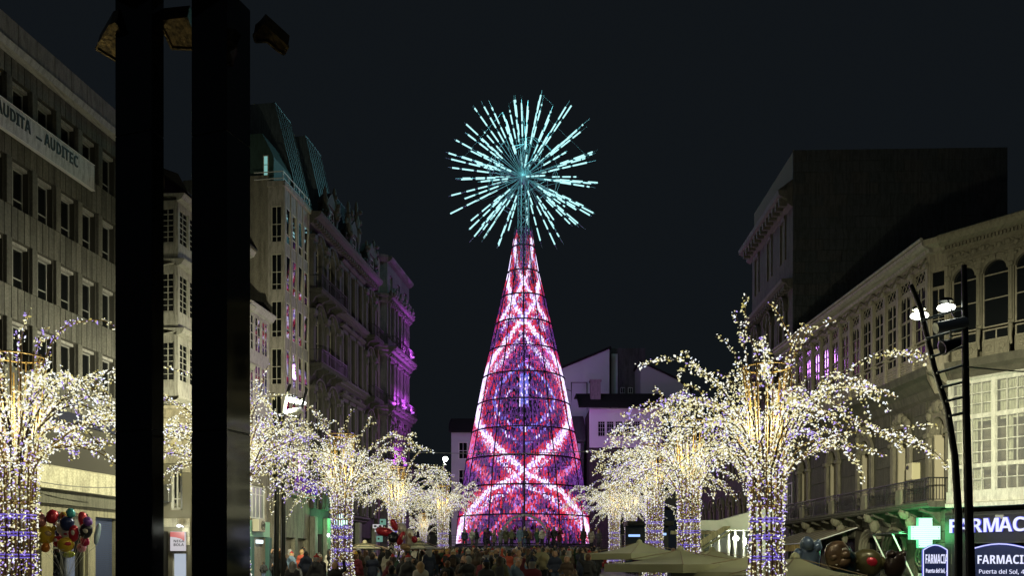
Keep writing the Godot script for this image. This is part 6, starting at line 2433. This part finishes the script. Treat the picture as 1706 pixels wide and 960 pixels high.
func foil_balloon(label: String, at: Vector3, r: Vector3, mat: Material, hold: Vector3, group: String, patch: Material = null, seed_at := 0, ears := false) -> void:
	var t := thing("foil_balloon", label, "balloon", at, 0, group)
	var rr := RandomNumberGenerator.new()
	rr.seed = seed_at + 5
	var tilt := Basis.from_euler(Vector3(rr.randf_range(-0.3, 0.3), rr.randf_range(-0.5, 0.5), rr.randf_range(-0.4, 0.4)))
	var key := "foil %s %d" % [r, seed_at % 3]
	var g := Geo.new()
	var prof := []
	for i in 13:
		var a := -PI / 2 + PI * i / 12
		prof.append(Vector2(maxf(pow(cos(a), 0.75), 0.002) * (1.0 + 0.05 * sin(i * 2.3 + seed_at)), sin(a) * r.y))
	g.lathe(prof, 16, Vector3.ZERO, r.x, r.z, tilt)
	g.ring(Vector3.ZERO, 1.0, 0.012, 24, 4, tilt * Basis(Vector3(r.x, 0, 0), Vector3(0, 0, 0.6), Vector3(0, r.y, 0)))
	var skin := part("skin", g, mat, t)
	if ears:
		for s in [-1.0, 1.0]:
			var e := Geo.new()
			e.ball(tilt * Vector3(s * r.x * 0.7, r.y * 0.85, 0), Vector3(r.x * 0.28, r.y * 0.35, r.z * 0.4), 8, tilt)
			part("lobe", e, mat, skin)
	if group.begins_with("large"):
		for k in 3:
			var e := Geo.new()
			var o := Vector3(rr.randf_range(-1, 1) * r.x, rr.randf_range(-0.4, 1.0) * r.y, rr.randf_range(-0.1, 0.3))
			e.ball(o, Vector3(r.x * rr.randf_range(0.35, 0.7), r.y * rr.randf_range(0.25, 0.5), 0.18), 10, Basis.from_euler(Vector3(0, 0, rr.randf_range(-1, 1))))
			part("lobe", e, mat, skin)
	if patch:
		var e := Geo.new()
		e.ball(tilt * Vector3(r.x * 0.2, r.y * 0.15, r.z * 0.72), Vector3(r.x * 0.5, r.y * 0.4, r.z * 0.32), 10, tilt)
		part("patch", e, patch, skin)
		e = Geo.new()
		e.ball(tilt * Vector3(-r.x * 0.3, -r.y * 0.45, r.z * 0.55), Vector3(r.x * 0.4, r.y * 0.14, r.z * 0.3), 8, tilt)
		part("band", e, base("foil_white", Color(0.6, 0.58, 0.55), 0.25), skin)
	var st := Geo.new()
	st.tube(PackedVector3Array([Vector3(0, -r.y, 0), (hold - at) * 0.5 + Vector3(0.04, 0, 0.03), hold - at]), 0.006, 0.006, 4)
	part("string", st, base("string_pale", Color(0.4, 0.4, 0.38), 0.8), t)


func foil(name: String, c: Color) -> StandardMaterial3D:
	return base("foil_" + name, c, 0.3, 0.25)


func balloons() -> void:
	var y := foil("yellow", Color(0.55, 0.36, 0.03))
	var rd := foil("red", Color(0.35, 0.015, 0.03))
	var wh := foil("cream", Color(0.6, 0.55, 0.48))
	var bl := foil("black", Color(0.015, 0.016, 0.025))
	var sk := foil("sky", Color(0.3, 0.4, 0.46))
	var pk := foil("rose", Color(0.42, 0.16, 0.15))
	var nv := foil("navy", Color(0.02, 0.03, 0.1))
	var tn := foil("tan", Color(0.34, 0.22, 0.12))
	# pixel centres turned to metres once: distance 30
	var d := 30.0
	var hold := Vector3(-15.9, 1.3, -d)
	var names := [
		["large yellow foil balloon with a brown band, in the bunch by the office block", -16.62, 2.95, 0.30, 0.33, y, tn],
		["yellow foil balloon with a red patch, low in the bunch by the office block", -15.8, 2.6, 0.27, 0.26, y, rd],
		["cream round foil balloon with a red patch, middle of the bunch by the office block", -16.1, 3.18, 0.24, 0.26, wh, rd],
		["glossy red foil balloon at the top of the bunch by the office block", -16.35, 3.6, 0.2, 0.25, rd, null],
		["faded rose foil balloon at the top left of the bunch by the office block", -16.75, 3.5, 0.2, 0.27, pk, null],
		["red foil balloon standing tallest on the far side of the bunch by the office block", -15.42, 3.5, 0.16, 0.3, rd, null],
		["dark red foil balloon low on the far side of the bunch by the office block", -15.55, 3.0, 0.17, 0.3, rd, wh],
		["black foil balloon with a cream band, far right of the bunch by the office block", -15.15, 3.1, 0.22, 0.28, bl, wh],
		["pale sky-blue curved foil balloon at the far right of the bunch by the office block", -14.9, 3.0, 0.1, 0.4, sk, null],
		["navy foil balloon in the shadow of the bunch by the office block", -15.75, 3.35, 0.24, 0.26, nv, null],
		["small red and cream foil balloon under the cream round balloon", -16.18, 2.72, 0.17, 0.2, rd, wh],
		["small lime-yellow foil balloon at the bottom of the bunch by the office block", -15.9, 2.25, 0.2, 0.11, foil("lime", Color(0.4, 0.45, 0.05)), null]]
	var more := [["small orange", foil("orange", Color(0.5, 0.16, 0.02))], ["small silver", foil("silver", Color(0.5, 0.5, 0.52))], ["small crimson", foil("crimson", Color(0.4, 0.01, 0.06))], ["small turquoise", foil("turquoise", Color(0.05, 0.3, 0.32))], ["small gold", foil("gold", Color(0.5, 0.34, 0.08))], ["small white", wh], ["small violet", foil("violet", Color(0.16, 0.06, 0.3))], ["small pink", foil("pink", Color(0.5, 0.2, 0.26))]]
	var places := [[-16.5, 2.5], [-15.95, 2.95], [-15.3, 2.72], [-15.6, 3.72], [-16.05, 3.62], [-16.85, 3.2], [-15.0, 3.42], [-15.45, 2.5]]
	for k in more.size():
		names.append([more[k][0] + " foil balloon tucked in the bunch by the office block", places[k][0], places[k][1], 0.15, 0.17, more[k][1], rd if k % 3 == 1 else null])
	var i := 0
	for b in names:
		foil_balloon(b[0], Vector3(b[1], b[2], -d + 0.25 * sin(i * 2.2)), Vector3(b[3], b[4], minf(b[3], 0.2)), b[5], hold, "foil balloons by the office block", b[6], i, i in [0, 2])
		i += 1
	d = 38.0
	hold = Vector3(-5.25, 2.0, -d)
	names = [
		["long red foil balloon at the left of the far bunch", -5.75, 3.35, 0.42, 0.2, rd, null],
		["red foil balloon pointing up in the far bunch", -5.3, 3.65, 0.14, 0.28, rd, null],
		["cream foil balloon at the top of the far bunch", -5.0, 3.5, 0.22, 0.26, wh, null],
		["black foil balloon in the middle of the far bunch", -5.35, 3.1, 0.26, 0.25, bl, null],
		["red foil balloon in the middle of the far bunch", -5.0, 3.05, 0.15, 0.34, rd, wh],
		["long cream foil balloon at the right of the far bunch", -4.65, 3.1, 0.22, 0.42, wh, tn],
		["small tan foil balloon at the foot of the far bunch", -4.8, 2.65, 0.25, 0.16, tn, null],
		["small red foil balloon at the right edge of the far bunch", -4.4, 3.0, 0.13, 0.16, rd, null]]
	for b in names:
		foil_balloon(b[0], Vector3(b[1], b[2], -d + 0.2 * sin(i * 2.2)), Vector3(b[3], b[4], minf(b[3], 0.2)), b[5], hold, "foil balloons in the crowd", b[6], i)
		i += 1
	# a chevron-patterned column balloon under it
	var col := thing("column_balloon", "tall pale column balloon with dark chevrons under the far bunch", "balloon", Vector3(-5.55, ground_at(38), -38.1))
	var g := Geo.new()
	g.tube(PackedVector3Array([Vector3(0, 0.3, 0), Vector3(0.05, 1.3, 0), Vector3(0.12, 2.4, 0)]), 0.14, 0.13, 10)
	part("skin", g, wh, col)
	g = Geo.new()
	for k in 9:
		g.bar(Vector3(-0.1 + k * 0.012, 0.5 + k * 0.21, 0.1), Vector3(0.02 + k * 0.012, 0.62 + k * 0.21, 0.15), 0.05)
		g.bar(Vector3(0.02 + k * 0.012, 0.62 + k * 0.21, 0.15), Vector3(0.13 + k * 0.012, 0.5 + k * 0.21, 0.1), 0.05)
	part("chevron", g, bl, col)
	# the large ones near the pharmacy
	d = 23.0
	hold = Vector3(9.2, 1.2, -d)
	names = [
		["big pale blue foil balloon with a white top, under the straw awning", 8.15, 2.05, 0.32, 0.5, foil("pale_blue", Color(0.1, 0.14, 0.22)), null],
		["big tan and cream arched foil balloon between the pale blue and teal ones", 8.85, 2.15, 0.36, 0.42, foil("umber", Color(0.1, 0.06, 0.035)), wh],
		["big dark teal foil balloon in front of the tan one", 9.05, 1.85, 0.4, 0.45, foil("teal", Color(0.012, 0.03, 0.04)), null],
		["big olive foil balloon with a red top, right of the teal one", 9.75, 1.95, 0.4, 0.4, foil("olive", Color(0.07, 0.06, 0.025)), rd],
		["big dark brown pointed foil balloon nearest the green-lit doorway", 10.4, 1.9, 0.3, 0.36, foil("brown", Color(0.025, 0.015, 0.012)), null]]
	for b in names:
		foil_balloon(b[0], Vector3(b[1], b[2], -d + 0.15 * sin(i * 2.2)), Vector3(b[3], b[4], 0.26), b[5], hold, "large foil balloons by the pharmacy", b[6], i, i % 2 == 0)
		i += 1


# ---------------------------------------------------------------- people
# bones: from, to, radius at each end, what it wears (0 skin, 1 coat, 2 trousers, 3 hair and shoes)
func body_mesh(bones: Array, h := 0.026) -> ArrayMesh:
	var lo := Vector3.ONE * 9
	var hi := -Vector3.ONE * 9
	for b in bones:
		var r: float = maxf(b[2], b[3]) + 0.09
		lo = lo.min(b[0] - Vector3.ONE * r).min(b[1] - Vector3.ONE * r)
		hi = hi.max(b[0] + Vector3.ONE * r).max(b[1] + Vector3.ONE * r)
	var nx := int((hi.x - lo.x) / h) + 2
	var ny := int((hi.y - lo.y) / h) + 2
	var nz := int((hi.z - lo.z) / h) + 2
	var acc := PackedFloat32Array()
	acc.resize(nx * ny * nz)
	var best := PackedFloat32Array()
	best.resize(acc.size())
	best.fill(9.0)
	var wear := PackedByteArray()
	wear.resize(acc.size())
	for b in bones:
		var r: float = maxf(b[2], b[3]) + 0.08
		var p0: Vector3 = b[0]
		var ab: Vector3 = b[1] - b[0]
		var l2 := maxf(ab.length_squared(), 1e-6)
		var a := ((p0.min(b[1]) - Vector3.ONE * r - lo) / h).floor()
		var z := ((p0.max(b[1]) + Vector3.ONE * r - lo) / h).ceil()
		var sharp: float = b[5] if b.size() > 5 else 34.0
		for k in range(maxi(0, int(a.z)), mini(nz, int(z.z))):
			for j in range(maxi(0, int(a.y)), mini(ny, int(z.y))):
				for i in range(maxi(0, int(a.x)), mini(nx, int(z.x))):
					var p := lo + Vector3(i, j, k) * h
					var t := clampf((p - p0).dot(ab) / l2, 0, 1)
					var d: float = p.distance_to(p0 + ab * t) - lerpf(b[2], b[3], t)
					if d > 0.14: continue
					var q := i + nx * (j + ny * k)
					acc[q] += exp(-sharp * d)
					if d < best[q]:
						best[q] = d
						wear[q] = b[4]
	var at := {}
	var pts := PackedVector3Array()
	var tags := PackedByteArray()
	var off := [0, 1, nx, nx + 1, nx * ny, nx * ny + 1, nx * ny + nx, nx * ny + nx + 1]
	var ends := [[0, 1], [2, 3], [4, 5], [6, 7], [0, 2], [1, 3], [4, 6], [5, 7], [0, 4], [1, 5], [2, 6], [3, 7]]
	for k in nz - 1:
		for j in ny - 1:
			for i in nx - 1:
				var q := i + nx * (j + ny * k)
				var n := 0
				for o in off:
					if acc[q + o] > 1.0: n += 1
				if n == 0 or n == 8: continue
				var s := Vector3.ZERO
				var c := 0
				for e in ends:
					var f0 := acc[q + off[e[0]]]
					var f1 := acc[q + off[e[1]]]
					if (f0 > 1.0) == (f1 > 1.0): continue
					var g0 := log(maxf(f0, 1e-6))
					var g1 := log(maxf(f1, 1e-6))
					var t := clampf(g0 / (g0 - g1), 0.05, 0.95)
					var u := Vector3(e[0] & 1, (e[0] >> 1) & 1, e[0] >> 2)
					var v := Vector3(e[1] & 1, (e[1] >> 1) & 1, e[1] >> 2)
					s += u.lerp(v, t)
					c += 1
				at[q] = pts.size()
				pts.append(lo + (Vector3(i, j, k) + s / c) * h)
				tags.append(wear[q])
	var tris := [[], [], [], []]
	var nor := PackedVector3Array()
	nor.resize(pts.size())
	var steps := [1, nx, nx * ny]
	for q in at:
		for ax in 3:
			var b: int = steps[(ax + 1) % 3]
			var c: int = steps[(ax + 2) % 3]
			var inside := acc[q] > 1.0
			if inside == (acc[q + steps[ax]] > 1.0): continue
			if not (at.has(q - b) and at.has(q - c) and at.has(q - b - c)): continue
			var v := [at[q], at[q - b], at[q - b - c], at[q - c]]
			if inside: v.reverse()
			var n := (pts[v[2]] - pts[v[0]]).cross(pts[v[1]] - pts[v[0]])
			for e in v: nor[e] += n
			tris[tags[v[0]]].append_array([v[0], v[1], v[2], v[0], v[2], v[3]])
	var m := ArrayMesh.new()
	for s in 4:
		var g := Geo.new()
		for e in tris[s]:
			g.v.append(pts[e])
			g.n.append(nor[e].normalized())
		if s == 0:
			for hnd in [bones[-2], bones[-1]]: fingers(g, hnd)
		if s == 3:
			for x in [-0.034, 0.034]:
				g.ball(Vector3(x, 1.605, 0.098), Vector3(0.014, 0.009, 0.008), 6)
			g.ball(Vector3(0, 1.535, 0.1), Vector3(0.024, 0.006, 0.006), 6)
		g.add_to(m)
	return m


func fingers(g: Geo, hand: Array) -> void:
	var a: Vector3 = hand[0]
	var b: Vector3 = hand[1]
	var d := (b - a).normalized()
	var side := d.cross(Vector3(0, 0, 1) if absf(d.z) < 0.8 else Vector3.UP).normalized()
	var palm := side.cross(d)
	for k in 4:
		var l: float = [0.062, 0.075, 0.07, 0.055][k]
		var o := b + side * (k - 1.5) * 0.019
		g.tube(PackedVector3Array([o - d * 0.01, o + d * l * 0.5 + palm * 0.006, o + d * l * 0.85 + palm * 0.022]), 0.0095, 0.007, 5)
	var th := a.lerp(b, 0.35) + side * 0.035
	g.tube(PackedVector3Array([th - side * 0.01, th + side * 0.02 + d * 0.02, th + side * 0.022 + d * 0.05]), 0.011, 0.008, 5)


func pose(kind: String) -> Array:
	var b := []
	var V := func(x, y, z): return Vector3(x, y, z)
	# head with jaw, nose and ears, neck, torso, legs
	b.append([V.call(0, 1.6, -0.005), V.call(0, 1.65, -0.01), 0.088, 0.092, 0])
	b.append([V.call(0, 1.54, 0.035), V.call(0, 1.57, 0.035), 0.055, 0.065, 0])
	b.append([V.call(0, 1.585, 0.095), V.call(0, 1.565, 0.108), 0.012, 0.017, 0, 60.0])
	for s in [-1, 1]: b.append([V.call(s * 0.092, 1.57, -0.005), V.call(s * 0.094, 1.605, -0.01), 0.014, 0.018, 0, 60.0])
	b.append([V.call(0, 1.42, -0.01), V.call(0, 1.52, 0.0), 0.055, 0.052, 0])
	# hair
	b.append([V.call(0, 1.66, -0.03), V.call(0, 1.69, -0.015), 0.088, 0.072, 3])
	if kind in ["long_hair", "walk"]:
		b.append([V.call(0, 1.62, -0.06), V.call(0, 1.4, -0.085), 0.08, 0.06, 3])
		for s in [-1, 1]: b.append([V.call(s * 0.075, 1.63, -0.02), V.call(s * 0.085, 1.45, 0.0), 0.035, 0.03, 3])
	else:
		b.append([V.call(0, 1.63, -0.06), V.call(0, 1.56, -0.065), 0.065, 0.05, 3])
	if kind == "hood":
		b.append([V.call(0, 1.47, -0.1), V.call(0, 1.41, -0.11), 0.08, 0.1, 1])
		b.append([V.call(-0.07, 1.44, -0.02), V.call(0.07, 1.44, -0.02), 0.075, 0.075, 1])
	else:
		b.append([V.call(-0.04, 1.42, -0.01), V.call(0.04, 1.42, -0.01), 0.07, 0.07, 1])
	b.append([V.call(-0.1, 1.3, 0.0), V.call(0.1, 1.3, 0.0), 0.13, 0.13, 1])
	b.append([V.call(-0.15, 1.375, -0.01), V.call(0.15, 1.375, -0.01), 0.072, 0.072, 1])
	b.append([V.call(-0.07, 1.08, 0.01), V.call(0.07, 1.08, 0.01), 0.125, 0.125, 1])
	b.append([V.call(-0.075, 0.92, 0.0), V.call(0.075, 0.92, 0.0), 0.145, 0.145, 1])
	if kind in ["long_hair", "phone"]: b.append([V.call(0, 0.9, 0.0), V.call(0, 0.66, 0.0), 0.17, 0.2, 1])
	var stride := 0.17 if kind == "walk" else 0.02
	for s in [-1, 1]:
		var z: float = stride * s
		b.append([V.call(s * 0.085, 0.86, 0), V.call(s * 0.095, 0.48, z * 0.6 + 0.03), 0.098, 0.068, 2])
		b.append([V.call(s * 0.095, 0.48, z * 0.6 + 0.03), V.call(s * 0.1, 0.1, z - 0.03), 0.066, 0.045, 2])
		b.append([V.call(s * 0.1, 0.055, z - 0.05), V.call(s * 0.115, 0.045, z + 0.12), 0.045, 0.036, 3])
	# arms and hands (the two hands come last)
	var hands := []
	for s in [-1, 1]:
		var sh: Vector3 = V.call(s * 0.195, 1.36, -0.01)
		var el: Vector3 = V.call(s * 0.26, 1.09, -0.03)
		var wr: Vector3 = V.call(s * 0.27, 0.86, 0.06)
		match kind:
			"pocket", "hood":
				el = V.call(s * 0.3, 1.1, -0.07)
				wr = V.call(s * 0.2, 0.93, 0.12)
			"phone":
				el = V.call(s * 0.22, 1.22, 0.2)
				wr = V.call(s * 0.07, 1.47, 0.31)
			"wave":
				if s > 0:
					el = V.call(0.33, 1.5, 0.06)
					wr = V.call(0.27, 1.76, 0.1)
			"walk":
				el = V.call(s * 0.26, 1.1, -0.12 * s)
				wr = V.call(s * 0.26, 0.88, -0.16 * s + 0.08)
		b.append([sh, el, 0.072, 0.06, 1])
		b.append([el, wr, 0.058, 0.045, 1])
		var d := (wr - el).normalized()
		hands.append([wr + d * 0.015, wr + d * 0.085, 0.034, 0.032, 0])
	b.append_array(hands)
	return b


func crowd() -> void:
	var kinds := ["stand", "pocket", "hood", "phone", "long_hair", "walk", "wave"]
	var shapes := {}
	for k in kinds: shapes[k] = body_mesh(pose(k))
	var coats := [["black", Color(0.012, 0.012, 0.014), 7], ["charcoal", Color(0.035, 0.036, 0.04), 5], ["navy", Color(0.015, 0.022, 0.05), 5], ["olive green", Color(0.085, 0.085, 0.04), 4], ["dark brown", Color(0.05, 0.03, 0.018), 3], ["grey", Color(0.14, 0.14, 0.145), 3], ["camel", Color(0.3, 0.2, 0.1), 2], ["rust red", Color(0.35, 0.06, 0.03), 1], ["burgundy", Color(0.13, 0.012, 0.025), 2], ["cream", Color(0.5, 0.46, 0.38), 2], ["khaki", Color(0.22, 0.2, 0.11), 3], ["forest green", Color(0.02, 0.06, 0.03), 2], ["dusty blue", Color(0.09, 0.14, 0.2), 2], ["plum", Color(0.08, 0.025, 0.07), 1]]
	var hairs := [["black", Color(0.008, 0.007, 0.006)], ["dark brown", Color(0.025, 0.014, 0.008)], ["chestnut", Color(0.08, 0.035, 0.015)], ["fair", Color(0.32, 0.2, 0.09)], ["grey", Color(0.22, 0.21, 0.2)]]
	var legs := [["black", Color(0.012, 0.012, 0.014)], ["blue jeans", Color(0.05, 0.075, 0.13)], ["grey", Color(0.08, 0.08, 0.085)], ["tan", Color(0.2, 0.15, 0.09)]]
	var skins := [Color(0.42, 0.25, 0.17), Color(0.5, 0.31, 0.22), Color(0.3, 0.17, 0.1)]
	var hats := [["red beanie", Color(0.3, 0.02, 0.02)], ["cream beanie", Color(0.5, 0.46, 0.38)], ["navy beanie", Color(0.02, 0.03, 0.08)], ["mustard beanie", Color(0.4, 0.25, 0.03)]]
	var hat := Geo.new()
	hat.lathe([Vector2(0.112, 1.63), Vector2(0.116, 1.66), Vector2(0.112, 1.69), Vector2(0.105, 1.71), Vector2(0.08, 1.76), Vector2(0.04, 1.785), Vector2(0.001, 1.79)], 12, Vector3(0, 0, -0.018), 0.95, 1.05)
	hat.ball(Vector3(0, 1.81, -0.018), Vector3.ONE * 0.035, 8)
	var hat_mesh := hat.mesh()
	var phone := box_mesh(Vector3(0.075, 0.15, 0.012), 0.004)
	var bag := Geo.new()
	bag.soft(Vector3(0, 1.2, -0.22), Vector3(0.3, 0.42, 0.16), 0.05)
	var bag_mesh := bag.mesh()
	var r := RandomNumberGenerator.new()
	r.seed = 2024
	var used := {}
	var spots := []
	# on the stage, backs or sides to us
	for k in 19:
		var x := -3.6 + k * 0.52 + r.randf_range(-0.15, 0.15)
		if k > 15: x = 6.3 + (k - 16) * 0.75
		spots.append([x, 74.2 + r.randf_range(0, 1.6), 3.22, "on the stage"])
	spots.append([-4.2, 74.5, 3.22, "at the stage's end"])
	# the crowd between us and the stage
	for k in 245:
		var q := pow(r.randf(), 0.75)
		var d := lerpf(24.0, 71.0, q)
		var px := r.randf_range(690, 1000) if d > 45 else r.randf_range(560, 990)
		if d < 33: px = r.randf_range(640, 985)
		spots.append([(px - 853) / 1400 * d, d, -1.0, "close to the stage" if d > 58 else "amid the crowd" if d > 38 else "in front rows"])
	# along the left fronts
	for k in 26:
		var d := r.randf_range(27, 52)
		var px := r.randf_range(438, 600)
		spots.append([(px - 853) / 1400 * d, d, -1.0, "by the shopfronts"])
	# far left street mouth and the right-hand terraces
	for k in 22:
		spots.append([r.randf_range(-12.5, -6.5), r.randf_range(72, 92), -1.0, "in the far street"])
	for k in 12:
		spots.append([r.randf_range(7.6, 11.0), r.randf_range(47, 66), -1.0, "beyond the kiosk"])
	var sat := {}
	var count := 0
	for s in spots:
		var clash := false
		for o in sat:
			if Vector2(s[0], s[1]).distance_to(o) < 0.42 and s[2] < 0: clash = true
		if clash: continue
		sat[Vector2(s[0], s[1])] = true
		var kind: String
		var coat: Array
		var hair: Array
		var leg: Array
		var cap: Array
		var label := ""
		for attempt in 40:
			kind = kinds[[0, 0, 1, 1, 2, 2, 3, 4, 4, 5, 6][r.randi() % 11]]
			var total := 0
			for c in coats: total += c[2]
			var pick := r.randi() % total
			for c in coats:
				pick -= c[2]
				if pick < 0:
					coat = c
					break
			hair = hairs[r.randi() % hairs.size()]
			leg = legs[[0, 0, 1, 2, 3][r.randi() % 5]]
			cap = hats[r.randi() % hats.size()] if r.randf() < 0.2 else []
			var doing: String = {"stand": "standing", "pocket": "hands pocketed", "hood": "hood down", "phone": "holding up phone", "long_hair": "long-haired", "walk": "walking", "wave": "arm raised"}[kind]
			label = "person in %s coat, %s, %s, %s, %s" % [coat[0], leg[0] if leg[0].ends_with("jeans") else leg[0] + " trousers", cap[0] if cap else hair[0] + " hair", doing, s[3]]
			if not used.has(label) and label.split(" ").size() <= 16: break
		var vest := false
		if s[3].ends_with("close to the stage") and not used.has("vest2"):
			vest = true
			var n := 1 if used.has("vest1") else 0
			used["vest%d" % (n + 1)] = true
			coat = ["bright yellow-green", Color(0.42, 0.62, 0.05)]
			s[0] = [-1.45, 3.05][n]
			s[1] = 71.0
			label = ["person in bright yellow-green safety vest left of the stage steps", "person in bright yellow-green safety vest right of the stage steps"][n]
		used[label] = true
		var p := put("person", shapes[kind], null, self, Vector3(s[0], ground_at(s[1]) if s[2] < 0 else s[2], -s[1]))
		tag(p, label, "person", "people in the square")
		p.rotation.y = PI + r.randf_range(-0.7, 0.7) if r.randf() < 0.72 else r.randf_range(-1.5, 1.5)
		var child: bool = r.randf() < 0.1 and s[2] < 0
		p.scale = Vector3.ONE * (r.randf_range(0.62, 0.78) if child else r.randf_range(0.93, 1.07))
		p.set_surface_override_material(0, base("skin_%d" % (r.randi() % 3), skins[r.randi() % 3], 0.6))
		p.set_surface_override_material(1, base("coat_" + coat[0], coat[1], 0.75))
		p.set_surface_override_material(2, base("legs_" + leg[0], leg[1], 0.8))
		p.set_surface_override_material(3, base("hair_" + hair[0], hair[1], 0.55))
		if cap: put("hat", hat_mesh, base("hat_" + cap[0], cap[1], 0.9), p)
		if kind == "phone":
			put("phone", phone, base("case_black", Color(0.02, 0.02, 0.02), 0.5), p, Vector3(0, 1.53, 0.36))
		elif r.randf() < 0.16:
			put("backpack", bag_mesh, base("bag_" + coats[r.randi() % 6][0], coats[r.randi() % 6][1], 0.8), p)
		count += 1


# ---------------------------------------------------------------- the scene
func _ready() -> void:
	rng.seed = 7
	# camera: level, with the lens shifted up so that walls stay upright
	var cam := Camera3D.new()
	cam.name = "camera"
	add_child(cam)
	cam.position = Vector3(0, EYE, 0)
	cam.projection = Camera3D.PROJECTION_FRUSTUM
	cam.near = 0.1
	cam.far = 1500.0
	cam.size = 960.0 / 1400.0 * 0.1
	cam.frustum_offset = Vector2(0, (936.0 - 480.0) / 1400.0 * 0.1)
	cam.current = true
	# night sky, a trace of moonlight
	var sky := ProceduralSkyMaterial.new()
	var night := Color(0.0055, 0.0073, 0.0093).linear_to_srgb()
	sky.sky_top_color = night
	sky.sky_horizon_color = night
	sky.ground_horizon_color = night
	sky.ground_bottom_color = night
	sky.sun_angle_max = 1.0
	var env := Environment.new()
	env.background_mode = Environment.BG_SKY
	env.sky = Sky.new()
	env.sky.sky_material = sky
	env.tonemap_mode = Environment.TONE_MAPPER_LINEAR
	env.tonemap_exposure = 1.0
	env.sdfgi_enabled = true
	env.ssao_enabled = true
	env.ssil_enabled = true
	var we := WorldEnvironment.new()
	we.name = "environment"
	we.environment = env
	add_child(we)
	var moon := DirectionalLight3D.new()
	moon.name = "moon"
	moon.light_color = Color(0.8, 0.88, 1.0)
	moon.light_energy = 0.006
	moon.light_angular_distance = 0.5
	moon.sky_mode = DirectionalLight3D.SKY_MODE_LIGHT_ONLY
	moon.shadow_enabled = true
	moon.rotation_degrees = Vector3(-62, 25, 0)
	add_child(moon)
	textures()
	make_ground()
	granite_pillars()
	office()
	gallery_house()
	lower_left_shops()
	narrow_gallery()
	cream_block()
	ornate_house()
	corner_palace()
	wing_house()
	pharmacy_front()
	tall_house()
	street_row()
	backdrop_houses()
	led_cone()
	light_trees()
	make_stage()
	masts()
	terraces()
	balloons()
	crowd()
